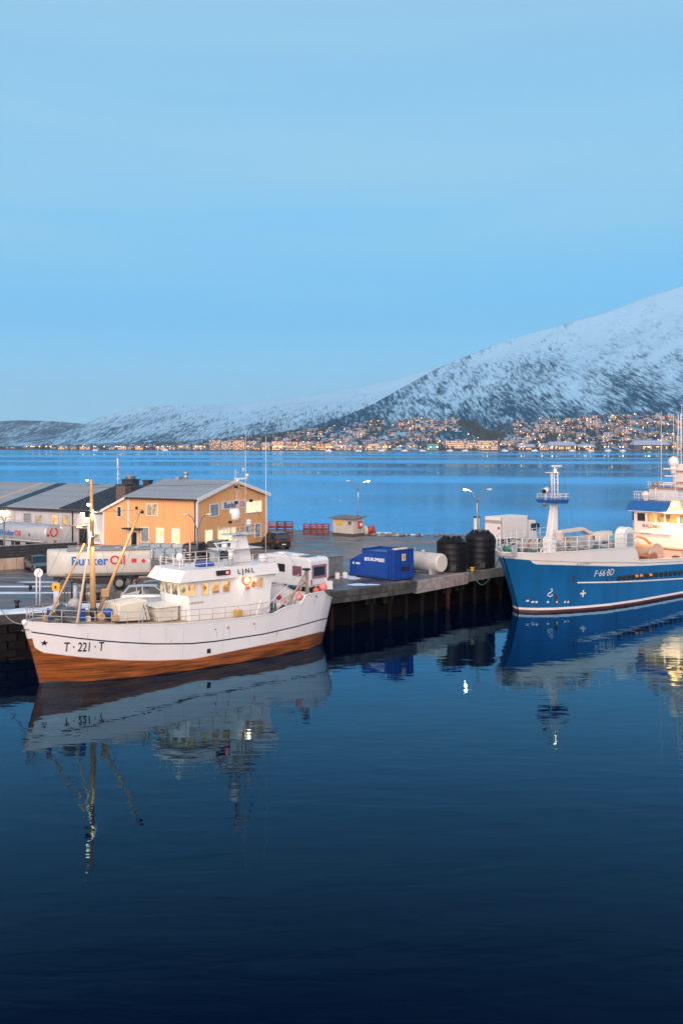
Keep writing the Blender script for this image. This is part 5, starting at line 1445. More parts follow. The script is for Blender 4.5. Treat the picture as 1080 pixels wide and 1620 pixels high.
window(mh, 'x', -1.72, -.42, 1.35, 2.08, glass_dark, fm=MATS['window_rubber'], t=.18, at_=0, sign=-1, proud=.04)
MB().box(2.1, 2.8, 0, .03, .5, 2.2).build('door', mw, mh, bevel=.01)
MB().box(-.03, 0, -2.2, -.05, .6, .66).build('stripe', MATS['shutter_grey'], mh)
for s in (-2.1, -.15): MB().box(-.05, 0, s - .06, s + .06, .7, 1.1).build('tail_light', lamp_red, mh)
MB().box(-.08, .05, -2.2, -.05, .3, .5).build('bumper', black_plastic, mh)
MB().box(2.2, 2.9, -1.5, -.8, 2.82, 2.95).build('roof_hatch', mw, mh, bevel=.03); MB().box(4.0, 4.6, -1.4, -.8, 2.82, 2.98).build('roof_hatch', mw, mh, bevel=.04)
MB().box(.9, 1.8, -1.8, -.5, 2.8, 2.86).build('solar_panel', MATS['dark_trim'], mh)
for x in (1.2, 5.9):
    for y in (-.2, -2.05): wheel(mh, x, y, .36, .24, 1 if y > -1 else -1)
# ---- things on the left quay
c0 = AT(60.5, 957, 74.2); e = thing('range_marker', 'round white disc on twin posts standing in the snow by the bow', 'marker', (c0.x, c0.y, DZ))
zt = 15 - (906 - HZ) / F * c0.y
for s in (-.13, .13): MB().cyl((s, 0, 0), (s, 0, zt - DZ - .2 if s < 0 else zt - DZ), .065, n=8).build('post', mat('post_white', (.55, .55, .58), rough=.6), e)
MB().cyl((.05, -.12, zt - DZ), (.05, -.07, zt - DZ), .33, n=24).build('disc', trim, e); MB().bar((-.05, -.13, zt - DZ - .27), (.17, -.13, zt - DZ + .27), .03, .02).build('diagonal_bar', black_plastic, e)
c0 = AT(89.5, 957, 73.6); e = thing('fuel_post', 'grey service post with a yellow cabinet on top behind the bow rail', 'post', (c0.x, c0.y, DZ))
MB().box(-.18, .22, -.15, .15, 0, 1.35).build('column', MATS['galvanised'], e)
MB().box(-.27, .30, -.25, .15, 1.25, 1.80).build('cabinet', mat('cabinet_yellow', (.75, .36, .02), rough=.45), e, bevel=.02)
MB().box(-.08, .06, -.27, -.25, 1.42, 1.62).build('keypad', black_plastic, e)
c0 = AT(96, 957, 74.6)
for i, (dx, h, r, lb) in enumerate(((.30, 1.6, .05, 'thin dark pipe right of the yellow cabinet post'), (.75, 1.75, .06, 'second dark pipe beside the twin white pumps'), (1.10, 1.55, .17, 'white upright pump column behind the bow'), (1.65, 1.8, .16, 'dark red upright pump column near the mast'))):
    e = thing('pipe_post', lb, 'pipe', (c0.x + dx, c0.y + .3 * (i % 2), DZ))
    mm = [steel, black_plastic, mat('pump_pale', (.36, .40, .46), rough=.5), mat('pump_maroon', (.05, .02, .022), rough=.6)][i]
    MB().cyl((0, 0, 0), (0, 0, h), r, n=10).build('pipe', mm, e); MB().cyl((0, 0, h), (0, 0, h + .08), r * 1.3, n=10).tube([(0, 0, h * .8), (.25, -.1, h * .7), (.3, -.15, .2)], .03).build('fitting', steel, e)
e = thing('floor_valve', 'dark valve stand on the wet asphalt left of the trailer', 'valve', G(48, 932, DZ))
MB().bar((-.5, 0, .35), (.5, .1, .4), .1, .1).cyl((0, 0, 0), (0, 0, .4), .12).build('stand', chassis_m, e)
# bollards along the quay
for i, (px, py) in enumerate(((27, 962), (155, 949))):
    b = G(px, py, DZ); e = thing('iron_bollard', ['dark iron bollard in the snow at the left edge of the quay', 'dark iron bollard in the snow near the silver estate car'][i], 'bollard', (b.x, b.y, DZ), 0, 'iron bollards on the left quay')
    MB().cyl((0, 0, 0), (0, 0, .45), .15, .13, 12).cyl((0, 0, .45), (0, 0, .58), .25, .2, 12).build('post', chassis_m, e)
# ================================================================== BOATS
class Hull:
    """a lofted ship side; all sections follow two half-breadth curves, at the waterline and at the rail"""
    def __init__(s, frm, Lw, x0, Ld, hw, hd, top, pw=.8, pg=1.0):
        s.f = frm; s.Lw, s.x0, s.Ld, s.hw, s.hd, s.topt, s.pw, s.pg = Lw, x0, Ld, hw, hd, top, pw, pg
        s._c = {}
    def survey(s, x, hb, tab):
        P = s.f.w(x, -hb); px = 540 + F * P.x / P.y
        return CAM_H - (interp(px, tab) - HZ) * P.y / F
    def xd(s, q): return s.x0 + s.Ld * q
    def ztop(s, q): x = s.xd(q); return s.survey(x, interp(x, s.hd), s.topt)
    def q_of(s, x, f):
        f = max(0, min(1.2, f)) ** s.pg
        # x = Lw*q*(1-f) + (x0+Ld*q)*f
        return (x - s.x0 * f) / (s.Lw * (1 - f) + s.Ld * f)
    def half(s, q, f):
        a = interp(s.Lw * q, s.hw); b = interp(s.xd(q), s.hd)
        if f < 0: return a * max(0, 1 + f * .35)
        return a + (b - a) * min(f, 1.0) ** s.pw
    def pt(s, q, z, side=-1, out=0.0, zt=None):
        zt = zt or s.ztop(q); f = z / zt
        ff = max(0, min(1, f)) ** s.pg
        x = s.Lw * q * (1 - ff) + s.xd(q) * ff
        return Vector((x, side * (s.half(q, f) + out), z))
    def surf(s, x, z, zt, out=.02, side=-1):
        q = s.q_of(x, z / zt)
        return Vector((x, side * (s.half(q, z / zt) + out), z))
    def wrap_text(s, txt, size, m_, parent, x, z, sx=1.0, bold=0., out=.022, shear=0., slope=0.0, name='lettering', rev=False):
        o = text_mesh(txt, size, m_, name, parent, None, depth=0.0, bold=bold, sx=sx, shear=shear)
        zt = s.ztop(s.q_of(x, .5))
        for v in o.data.vertices:
            a = x + v.co.x; b = z + v.co.y + slope * v.co.x
            v.co = s.surf(a, b, zt, out)
        o.data.update()
        return o

def rails(parent, path, h, levels, m_, r=.022, step=1.15, name='guard_rail', post_r=.026):
    """path: points on deck level; rails run above it, posts are parts"""
    path = [Vector(p) for p in path]
    rl = MB()
    for lv in levels: rl.tube([p + Vector((0, 0, h * lv)) for p in path], r, 5)
    rl.build(name, m_, parent)
    acc = 0; nxt = 0
    post = MB().cyl((0, 0, 0), (0, 0, h), post_r, n=6).mesh('stanchion', m_)
    for a, b in zip(path, path[1:]):
        ln = (b - a).length
        while nxt <= acc + ln + 1e-6:
            p = a + (b - a) * ((nxt - acc) / ln) if ln > 0 else a
            put(post, 'stanchion', parent, p); nxt += step
        acc += ln

# ------------------------------------------------------------------ white wooden fishing boat
AF = Frm((-18.9, 62.8, 0), R(39.5))
b1 = thing('fishing_boat', 'white wooden fishing boat with varnished lower hull moored in front of the trailer', 'fishing boat', AF.o, AF.a)
H1 = Hull(AF, 22.0, -1.0, 23.9,
          [(0, 0.02), (.5, .42), (1, .78), (2.5, 1.62), (5, 2.5), (8, 3.0), (11, 3.15), (14, 3.1), (17, 2.85), (19.5, 2.4), (21, 1.75), (21.6, 1.2), (22, .02)],
          [(-1, .03), (-.6, .62), (0, 1.15), (1.5, 2.0), (4, 2.8), (7, 3.22), (10, 3.32), (15, 3.3), (19, 3.0), (20.8, 2.65), (21.8, 2.15), (22.5, 1.3), (22.9, .02)],
          [(30, 982), (42, 984), (80, 987), (130, 989), (205, 990), (280, 987.5), (323, 984), (395, 977), (434, 971), (451, 961.7), (476, 956), (484.5, 942), (512, 936), (521, 945.5), (560, 947)])
wood_px = [(40, 1020), (59, 1034), (120, 1041), (192.5, 1046), (240, 1046.5), (300, 1044), (323, 1040), (407, 1023), (476, 1009), (520, 998), (560, 996)]
strp_px = [(40, 999), (47.5, 1000.5), (117.5, 1010), (155, 1014), (192, 1017), (240, 1019.3), (300, 1018.8), (340, 1015), (420, 1003), (480, 989.5), (525, 977), (560, 972)]
white_hull = mat('white_hull_paint', (.78, .76, .77), rough=.32, var=.02, dirt=(.62, .58, .56), dirt_amt=.30, dirt_scale=.45, coat=.3, stretch=(1, 1, .6))
def varnish():
    m = mat('varnished_planks', (.27, .078, .018), rough=.34, var=.85, scale=1.6, dirt=(.07, .020, .010), dirt_amt=.85, dirt_scale=.9, coat=.5, stretch=(.22, .22, 3.2))
    nt = m.node_tree; b = nt.nodes['Principled BSDF']; tc = nt.nodes['Texture Coordinate']
    sp = nd(nt, 'ShaderNodeSeparateXYZ'); nt.links.new(tc.outputs['Object'], sp.inputs[0])
    mu = nd(nt, 'ShaderNodeMath', operation='MULTIPLY'); mu.inputs[1].default_value = 6.2; nt.links.new(sp.outputs[2], mu.inputs[0])
    fr = nd(nt, 'ShaderNodeMath', operation='FRACT'); nt.links.new(mu.outputs[0], fr.inputs[0])
    gt = nd(nt, 'ShaderNodeMath', operation='GREATER_THAN'); gt.inputs[1].default_value = .12; nt.links.new(fr.outputs[0], gt.inputs[0])
    lk = b.inputs['Base Color'].links[0].from_socket; mg = nd(nt, 'ShaderNodeMapRange'); mg.inputs['To Min'].default_value = .45; mg.inputs['To Max'].default_value = 1.0; nt.links.new(gt.outputs[0], mg.inputs['Value'])
    vm = nd(nt, 'ShaderNodeVectorMath', operation='MULTIPLY'); nt.links.new(lk, vm.inputs[0]); nt.links.new(mg.outputs[0], vm.inputs[1]); nt.links.new(vm.outputs[0], b.inputs['Base Color'])
    bp = nd(nt, 'ShaderNodeBump', Strength=.5, Distance=.02); nt.links.new(gt.outputs[0], bp.inputs['Height']); nt.links.new(bp.outputs[0], b.inputs['Normal'])
    return m
varn = varnish()
black_line = mat('black_stripe_paint', (.010, .012, .03), rough=.4, var=.0)
N1 = 110
qs = [(.5 - .5 * math.cos(PI * i / N1)) * .35 + (i / N1) * .65 for i in range(N1 + 1)]
def hull_bands(H, qs, bands, parent, mats_, names):
    """bands: functions of q giving z of each edge from keel to rail; each band is its own part"""
    for b_ in range(len(bands) - 1):
        mb = MB()
        for side in (-1, 1):
            rows_ = []
            for q in qs:
                zt = H.ztop(q); z0, z1 = bands[b_](q), bands[b_ + 1](q)
                rows_.append([H.pt(q, z0 + (z1 - z0) * k / 4, side, 0, zt) for k in range(5)])
            if side > 0: rows_ = rows_[::-1]
            mb.grid(rows_, 0, True)
        mb.build(names[b_], mats_[b_], parent)
def w1(q): x = H1.xd(q); return H1.survey(x + .15, H1.half(q, .3), wood_px)
def st1(q): x = H1.xd(q); return H1.survey(x + .05, H1.half(q, .65), strp_px)
def t1(q): return H1.ztop(q)
hull_bands(H1, qs, [lambda q: -1.0, lambda q: .07 + .05 * math.sin(q * 41), w1, lambda q: w1(q) + .05, lambda q: st1(q) - .045, lambda q: st1(q) + .045, t1],
           b1, [mat('wet_weed_line', (.045, .022, .012), rough=.4, var=.6, scale=1.5), varn, mat('waterway_line', (.62, .42, .34), rough=.5, var=.1), white_hull, black_line, white_hull],
           ['waterline_band', 'planked_bottom', 'rubbing_line', 'topsides', 'stripe', 'bulwark'])
# stem post
sm_ = MB(); f_ = 0
pts_ = [(-1.12, 3.95), (-.80, 2.9), (-.42, 1.6), (-.05, .2), (.10, -1)]
for (xa, za), (xb, zb_) in zip(pts_[1:], pts_[2:]): sm_.hexa([(xb - .12, -.10, zb_), (xb + .25, -.13, zb_), (xb + .25, .13, zb_), (xb - .12, .10, zb_), (xa - .12, -.10, za), (xa + .25, -.13, za), (xa + .25, .13, za), (xa - .12, .10, za)])
sm_.build('stem_post', varn, b1)
MB().hexa([(-.92, -.12, 2.9), (-.6, -.16, 2.9), (-.6, .16, 2.9), (-.92, .12, 2.9), (-1.22, -.12, 3.98), (-.8, -.2, 4.0), (-.8, .2, 4.0), (-1.22, .12, 3.98)]).sphere((-1.10, 0, 3.92), .20, 12, 8).build('stem_head', white_hull, b1)
MB().tube([(-1.22, -.1, 3.42), (-1.25, 0, 3.42), (-1.22, .1, 3.42)], .05).tube([(-1.0, -.32, 3.50), (-1.15, 0, 3.50), (-1.0, .32, 3.50)], .035).build('stem_iron', steel, b1)
# cap rail and deck
def top_path(H, q0, q1, n, side, dz=0, inset=0.): return [H.pt(q0 + (q1 - q0) * i / n, H.ztop(q0 + (q1 - q0) * i / n), side, -inset) + Vector((0, 0, dz)) for i in range(n + 1)]
cap = MB()
for s in (-1, 1):
    pth = top_path(H1, 0.003, .995, 150, s, .0, .05)
    cap.grid([[p + Vector((0, -s * .09, .0)) , p + Vector((0, -s * .09, .05)), p + Vector((0, s * .09, .05)), p + Vector((0, s * .09, .0))] for p in pth], 0, False)
cap.build('cap_rail', white_hull, b1)
deck_m = mat('tan_deck_boards', (.40, .31, .22), rough=.7, var=.12, scale=3, dirt=(.20, .16, .12), dirt_amt=.6, dirt_scale=1.0, stretch=(.3, 2, 1))  # tan boards with darker blotches
dk = MB(); rows_ = []
def deck_z1(q):
    x = H1.xd(q); z = H1.ztop(q)
    if x < 15.2: return z - .16
    if x < 15.9: return z - .16 - (x - 15.2) / .7 * .9
    return 2.15
for q in np.linspace(.012, .985, 90):
    z = deck_z1(q); hb = H1.half(q, z / H1.ztop(q)) - .03; x = H1.xd(q)
    x = H1.pt(q, z).x; rows_.append([(x, -hb, z), (x, -hb * .5, z + .05), (x, 0, z + .06), (x, hb * .5, z + .05), (x, hb, z)])
dk.grid(rows_, 0, True); dk.build('deck', deck_m, b1)
rail_m = mat('rail_galvanised', (.46, .46, .47), rough=.4, metal=.35, var=.08)
rail_w = mat('rail_white', (.68, .66, .64), rough=.45, var=.04)
for s in (-1, 1):
    rails(b1, top_path(H1, .006, .70, 34, s, .04, .08), .82, (.52, 1.0), rail_m, .020, 1.02)
    rails(b1, [H1.pt(.71, H1.ztop(.71), s, -.1), H1.pt(.76, H1.ztop(.76), s, -.1), H1.pt(.80, H1.ztop(.80), s, -.1)], .75, (.5, 1.0), rail_m, .02, 1.0)
rails(b1, [(-.80, -.5, 4.0), (-1.0, 0, 4.0), (-.80, .5, 4.0)], .82, (.5, 1.0), rail_m, .022, .5)
# markings
def at1(px, py, hb): x, z = AF.on_y(px, py, -hb); return x, z
xa, za = at1(103, 1026, 2.15); xb, zb_ = at1(163, 1028, 2.65)
H1.wrap_text('T · 221 · T', .84, black_line, b1, 2.0, 2.26, sx=.62, bold=.010, slope=-.05)
# five-pointed star
star = MB(); sx_, sz_ = -.13, 2.62
for i in range(10):
    t = PI / 2 + PI * i / 5; r_ = .20 if i % 2 == 0 else .085
    star.v.append(tuple(H1.surf(sx_ + r_ * math.cos(t), sz_ + r_ * math.sin(t), H1.ztop(.05), .03)))
star.v.append(tuple(H1.surf(sx_, sz_, H1.ztop(.05), .03)))
for i in range(10): star.face((i, (i + 1) % 10, 10))
star.build('star', black_line, b1)
# small fittings on the side
for (px, py, r_, mm, hb) in ((330, 1030, .13, black_plastic, 3.2), (341, 996, .05, steel, 3.3), (361, 993, .10, mat('copper_vent', (.60, .30, .20), rough=.5), 3.3), (402, 987, .10, mat('copper_vent', (.6, .3, .2)), 3.3), (501, 944, .07, black_plastic, 2.9)):
    x, z = at1(px, py, hb); p = H1.surf(x, z, H1.ztop(H1.q_of(x, .5)), 0)
    if r_ == .13: MB().box(x - .14, x + .14, p.y - .03, p.y + .05, z - .15, z + .15).build('side_hatch', mm, b1)
    else: MB().cyl((x, p.y - .03, z), (x, p.y + .05, z), r_, n=12).build('scupper', mm, b1)
pn = mat('faint_joint', (.52, .50, .51), rough=.5, var=0)
jt = MB()
x, z = at1(290, 1010, 3.2)
for xx in (x,):
    jt.v += [tuple(H1.surf(xx + dx, zz, 3.2, .006)) for zz in np.linspace(1.0, 3.0, 7) for dx in (-.012, .012)]
    for i in range(6): jt.face((2 * i, 2 * i + 1, 2 * i + 3, 2 * i + 2))
jt.build('plate_joint', pn, b1)
for (px, y0_, y1_) in ((225, 992, 1015), (263, 992, 1016), (395, 985, 1020), (352, 988, 1032)):
    j2 = MB(); xa, za = at1(px, y0_, 3.2); _, zb2 = at1(px, y1_, 3.2); zt = H1.ztop(H1.q_of(xa, .5))
    j2.v = [tuple(H1.surf(xa + dx, zz, zt, .006)) for zz in np.linspace(zb2, za - .05, 6) for dx in (-.010, .010)]
    for i in range(5): j2.face((2 * i, 2 * i + 1, 2 * i + 3, 2 * i + 2))
    j2.build('plate_joint', pn, b1)
stain = mat('rusty_weep', (.50, .40, .33), rough=.6, var=.2)
rr9 = random.Random(31)
for (px, py, ln_) in ((361, 996, .55), (402, 990, .5), (341, 999, .4), (501, 948, .7), (96, 1003, .4), (150, 1008, .3), (270, 1012, .35), (438, 1000, .4)):
    xa, za = at1(px, py, 3.1); zt = H1.ztop(max(0, H1.q_of(xa, .5))); k_ = MB(); w_ = rr9.uniform(.02, .045)
    k_.grid([[H1.surf(xa - w_ * (1 - .8 * t), za - ln_ * t, zt, .007), H1.surf(xa + w_ * (1 - .8 * t), za - ln_ * t, zt, .007)] for t in np.linspace(0, 1, 5)]); k_.build('rust_weep', stain, b1)
# ---- wheelhouse
HWH = 1.9; wz0, wz1 = 2.9, 5.72
def pl_(y0, poly, z0, z1, m_, nm, bev=.02): return MB().prism(poly, 'z', z0, z1).build(nm, m_, b1, bevel=bev)
house_w = mat('wheelhouse_white', (.76, .74, .73), rough=.35, var=.02, dirt=(.60, .55, .50), dirt_amt=.3, dirt_scale=.8)
plan = [(9.45, -HWH), (9.10, -1.25), (9.0, -.4), (9.0, .4), (9.10, 1.25), (9.45, HWH), (16.2, HWH), (16.2, -HWH)]
wb = MB(); nP = len(plan)
low = [(x + (.22 if x < 9.5 else 0), y, wz0) for x, y in plan]; hi = [(x, y, wz1) for x, y in plan]
hi[-1] = (15.9, -HWH, wz1); hi[-2] = (15.9, HWH, wz1)
wb.v = low + hi
for i in range(nP): j = (i + 1) % nP; wb.face((i, j, nP + j, nP + i))
wb.face(range(nP, 2 * nP)); wb.build('wheelhouse', house_w, b1, bevel=.02)
# visor: slanted white band round the top, and the roof
vis = MB()
lo = [(9.15 - .55, -1.9 - .34), (8.45, -1.25), (8.35, -.4), (8.35, .4), (8.45, 1.25), (8.6, 2.24), (16.9, 2.24), (16.9, -2.24)]
up = [(9.15, -2.05), (8.95, -1.2), (8.88, -.4), (8.88, .4), (8.95, 1.2), (9.15, 2.05), (16.75, 2.12), (16.75, -2.12)]
vis.v = [(x, y, wz1 + .02) for x, y in lo] + [(x, y, wz1 + .78) for x, y in up]
for i in range(8): j = (i + 1) % 8; vis.face((i, j, 8 + j, 8 + i))
vis.face(range(8, 16)); vis.face(range(7, -1, -1)); vis.build('visor', house_w, b1, bevel=.03)
RZ = wz1 + .80
# the curved rear wing of the wheelhouse
MB().prism([(15.9, wz1 + .1), (16.8, wz1 + .1), (16.75, wz1 - .15), (16.45, wz1 - .5), (16.3, wz1 - 1.2), (16.25, 3.0), (15.9, 3.0)], 'y', -HWH - .005, -HWH + .09).build('wing_plate', house_w, b1)
# windows: four in front, seven on the side
for (p0, p1) in ((297.5, 308.6), (318, 329), (335, 346), (352, 363), (406, 415.5)):
    a, _ = AF.on_y(p0, 930, -HWH); b, _ = AF.on_y(p1, 930, -HWH)
    z1_, z0_ = (5.52, 4.78) if p0 < 400 else (5.50, 4.85)
    window(b1, 'y', a, b, z0_, z1_, lit_window('wheelhouse_lit', (.25, .09, .02), (.95, .52, .18), .95, 1.7), fm=rail_w, t=.05, at_=-HWH, proud=.03)
front = [(9.45, -HWH), (9.10, -1.25), (9.0, -.4), (9.0, .4), (9.10, 1.25), (9.45, HWH)]
for (xa, ya), (xb, yb) in zip(front, front[1:]):
    v = Vector((xb - xa, yb - ya, 0)); n = Vector((v.y, -v.x, 0)).normalized() * -1
    if n.x > 0: n = -n
    A_ = Vector((xa, ya, 0)) + v * .16 + n * .03; B_ = Vector((xa, ya, 0)) + v * .84 + n * .03
    k = .06
    g = MB(); g.hexa([A_ + Vector((.05, 0, 4.80)), B_ + Vector((.05, 0, 4.80)), B_ - n * .05 + Vector((.05, 0, 4.80)), A_ - n * .05 + Vector((.05, 0, 4.80)),
                      A_ + Vector((-.005, 0, 5.52)), B_ + Vector((-.005, 0, 5.52)), B_ - n * .05 + Vector((0, 0, 5.52)), A_ - n * .05 + Vector((0, 0, 5.52))])
    g.build('window', lit_window('front_window_lit', (.10, .09, .05), (.85, .62, .32), .8, 3.0), b1)
# name on the side and call sign
text_mesh('L J N L', .44, black_line, 'lettering', b1, wall_mtx((13.95, -2.245, 6.14), (1, 0, 0), (0, .25, 1)), bold=.004, sx=1.12)
nb = MB().box(11.55, 12.60, -2.30, -2.14, 6.02, 6.34).build('name_board', black_plastic, b1)
MB().cyl((12.36, -2.36, 6.18), (12.36, -2.29, 6.18), .09, n=12).build('navigation_light', glow('port_light_red', (1, .06, .05), 7), nb)
text_mesh('HEVDING', .17, mat('faint_grey_ink', (.32, .30, .30)), 'lettering', b1, wall_mtx((10.15, -HWH - .02, 4.25), (1, 0, 0)), sx=1.5)
# roof: rail, deck gear
rails(b1, [(16.6, -2.0, RZ), (12.0, -2.0, RZ), (9.4, -1.95, RZ), (9.1, -1.2, RZ), (9.05, 0, RZ), (9.1, 1.2, RZ), (9.4, 1.95, RZ), (12, 2.0, RZ), (16.6, 2.0, RZ)], .72, (.5, 1.0), rail_w, .022, .95)
MB().box(11.0, 12.2, -.9, -.2, RZ, RZ + .28).build('blue_box', mat('deck_blue', (.01, .07, .34), rough=.5), b1, bevel=.03)
sl_ = AF.on_y(284.5, 872, -1.3)
MB().cyl((sl_[0], -1.3, RZ), (sl_[0], -1.3, RZ + .55), .04).sphere((sl_[0], -1.3, RZ + .85), .26, 14, 10, 0, 1.15).build('searchlight', house_w, b1)
MB().sphere((16.35, -.9, RZ + .22), .36, 14, 9, 0, .8).build('satellite_dome', house_w, b1)
for bx_a in ((10.2, 10.7, .6, 1.4, RZ, RZ + .5), (12.9, 13.5, -1.4, -.9, RZ, RZ + .45), (13.3, 13.8, .9, 1.5, RZ, RZ + .7)): MB().box(*bx_a).build('deck_locker', rail_m, b1, bevel=.02)
MB().cyl((13.4, -1.2, RZ + .3), (13.4, -1.2, RZ + .95), .2, n=12).cyl((13.4, -1.2, RZ + .95), (13.4, -1.2, RZ + 1.05), .26, n=12).build('vent_pipe', rail_w, b1)
# tower
def z0y(px, py, ly=0.): return AF.on_y(px, py, ly)
tw_ = MB(); tw_.hexa([(14.15, -.45, RZ), (15.75, -.40, RZ), (15.75, .40, RZ), (14.15, .45, RZ), (14.45, -.32, 8.45), (15.35, -.30, 8.45), (15.35, .30, 8.45), (14.45, .32, 8.45)])
tower = tw_.build('mast_tower', house_w, b1, bevel=.05)
for i in range(5): MB().bar((14.2 + i * .06, -.47 + i * .03, RZ + .3 + i * .42), (14.55 + i * .05, -.47 + i * .03, RZ + .3 + i * .42), .03, .03).build('rung', rail_w, tower)
def wingpl(x0, x1, z, w_, nm='platform'): MB().hexa([(x0, -.15, z + .12), (x1, -.15, z + .12), (x1, .15, z + .12), (x0, .15, z + .12), (x0 - .1, -w_, z + .20), (x1 + .1, -w_, z + .20), (x1 + .1, w_, z + .20), (x0 - .1, w_, z + .20)]).build(nm, house_w, b1, bevel=.02)
zl = z0y(372, 872, -.9)[1]; wingpl(12.9, 16.3, 7.35, 1.0); wingpl(13.6, 16.0, 8.38, .85)
MB().tube([(12.7, -.9, 7.55), (12.3, -.9, 8.0), (12.9, -.9, 8.12), (14.3, -.6, 8.05)], .06, 8).build('bracket_arm', house_w, b1)
MB().sphere((13.1, -.8, 7.85), .24, 12, 8).cyl((13.1, -.8, 7.55), (13.1, -.8, 7.75), .1).build('satellite_dome', house_w, b1)
MB().box(12.2, 14.0, -1.0, -.8, 8.05, 8.12).build('radar_scanner', house_w, b1, bevel=.02)
rails(b1, [(13.6, -.8, 8.58), (16.0, -.8, 8.58), (16.0, .8, 8.58), (13.6, .8, 8.58), (13.6, -.8, 8.58)], .55, (.5, 1), rail_m, .014, .8)
mast_m = mat('mast_primer', (.55, .36, .27), rough=.5, var=.1)
lm = MB()
for (x, y) in ((14.55, -.16), (14.85, -.16), (14.7, .14)): lm.cyl((x, y, 8.5), (x * .5 + 7.36, y * .6, 12.35), .035, n=6)
lm.build('lattice_mast', mast_m, b1)
for i in range(11):
    z = 8.8 + i * .34; MB().tube([(14.56, -.15, z), (14.84, -.15, z), (14.7, .12, z)], .016, 4, 0, True).build('cross_brace', mast_m, b1)
MB().bar((14.7, -.1, 10.05), (13.9, -.3, 10.0), .08, .1).bar((14.7, 0, 11.5), (14.1, -.2, 11.7), .05, .05).bar((14.7, 0, 11.9), (15.5, 0, 11.9), .05, .05).bar((14.7, 0, 9.5), (15.6, -.1, 9.3), .05, .05).bar((15.2, 0, 10.4), (15.6, 0, 9.35), .04, .04).build('yard_arm', mast_m, b1)
px_ = z0y(369.5, 814)
MB().lathe([(.05, -.32), (.30, -.30), (.34, -.1), (.34, .25), (.26, .42), (.1, .50), (0, .51)], (px_[0] - .05, -.35, px_[1] - .05), 16).build('radome', house_w, b1)
MB().sphere((15.65, -.1, 9.45), .2, 12, 8, 0, .7).cyl((15.65, -.1, 9.2), (15.65, -.1, 9.35), .22, n=12).build('radome', house_w, b1)
rb = z0y(381.5, 757)
MB().cyl((14.72, 0, 12.3), (14.72, 0, 12.5), .12).box(rb[0] - .55, rb[0] + .4, -.06, .06, 12.5, 12.62).build('radar_scanner', house_w, b1)
for (px, y0_, y1_, r_, ly) in ((388, 845, 681, .030, 0), (420.2, 893, 690, .028, -.5), (372, 775, 742, .03, 0), (420.5, 735, 700, .02, -.5)):
    x, za = z0y(px, y0_, ly); _, zb_ = z0y(px, y1_, ly); MB().cyl((x, ly, za), (x + .02, ly, zb_), r_, r_ * .5, 6).build('whip_antenna', rail_w, b1)
x, z = z0y(391, 752); MB().sphere((x, 0, z), .14, 8, 6).cyl((x, 0, z - .4), (x, 0, z), .03).cyl((x - .35, 0, z + .3), (x - .35, 0, z + .55), .06).build('navigation_light', rail_w, b1)
for (px, py) in ((373, 770), (373.5, 795), (364, 826), (397, 792)):
    x, z = z0y(px, py, -.2); MB().box(x - .09, x + .09, -.3, -.1, z - .1, z + .1).build('lamp_bracket', black_plastic, b1)
MB().cyl((11.6, 1.4, RZ), (11.6, 1.4, RZ + 1.9), .05).build('exhaust_pipe', mast_m, b1)
# lit work lamps
work = glow('work_lamp_glow', (1.0, .76, .45), 14)
def lamp(parent, loc, r, energy, col=(1, .76, .48), m_=None, size=.1, lightoff=(0, 0, -.2), body_m=None):
    o = MB().sphere((0, 0, 0), r, 10, 6, 0, .8).build('lamp', m_ or work, parent, loc)
    MB().cyl((0, 0, r * .4), (0, 0, r * 1.5), r * 1.1, r * .5, 10).build('lamp_shade', body_m or steel, o)
    if energy: real_light('lamp_light', 'POINT', Vector(loc) + Vector(lightoff), energy, col, parent, size)
    return o
x, z = z0y(390, 912, -HWH - .1)
lamp(b1, (x, -HWH - .20, 5.60), .06, 22, lightoff=(0, -.22, -.2))
# lifebuoys and orange floats under that lamp
coral = mat('coral_float', (.72, .12, .06), rough=.45, var=.08); pinkf = mat('pink_float', (.75, .22, .20), rough=.4, var=.08)
buoy_o = mat('lifebuoy_orange', (.70, .16, .03), rough=.5, var=.05)
for (px, py, r_) in ((390, 918, .26), (400.5, 924, .13)):
    x, z = z0y(px, py, -HWH - .08)
    MB().tube([(x + r_ * math.cos(t), -HWH - .09, z + r_ * math.sin(t)) for t in np.linspace(0, 2 * PI, 17)[:-1]], .065, 8, 0, True).build('lifebuoy', buoy_o, b1)
x, z = z0y(391.5, 929, -HWH - .15); MB().sphere((x, -HWH - .18, z), .16, 12, 8).build('float', coral, b1)
x, z = z0y(396, 924, -HWH - .15)
# ---- foredeck mast and derricks
tan = mat('buff_spar', (.55, .33, .15), rough=.45, var=.1, scale=2, stretch=(1, 1, .3))
MB().cyl((3.52, 0, 3.7), (3.40, 0, 8.4), .205, .165, 14).cyl((3.40, 0, 8.4), (3.36, 0, 12.75), .15, .085, 12).build('foremast', tan, b1)
MB().cyl((3.52, 0, 3.6), (3.52, 0, 4.35), .26, n=14).build('mast_foot', black_plastic, b1)
MB().cyl((3.39, 0, 8.9), (3.39, 0, 9.05), .2, n=12).cyl((3.37, 0, 10.6), (3.37, 0, 10.75), .16, n=12).bar((3.0, 0, 12.4), (3.9, 0, 12.42), .05, .05).bar((2.9, 0, 9.9), (3.4, 0, 9.9), .06, .06).build('mast_band', steel, b1)
lamp(b1, (3.05, -.05, 12.72), .09, 0, m_=glow('mast_top_glow', (1.0, .62, .28), 7))
x, z = z0y(139.5, 798); lamp(b1, (x - .05, -.15, z), .12, 0)
l_ = real_light('mast_light', 'SPOT', (x + .2, -.3, z - .3), 800, (1, .76, .48), b1, .12, 118); l_.rotation_euler = (0, R(-28), 0)
MB().box(2.95, 3.2, -.12, .12, 10.3, 10.7).build('lamp_bracket', black_plastic, b1)

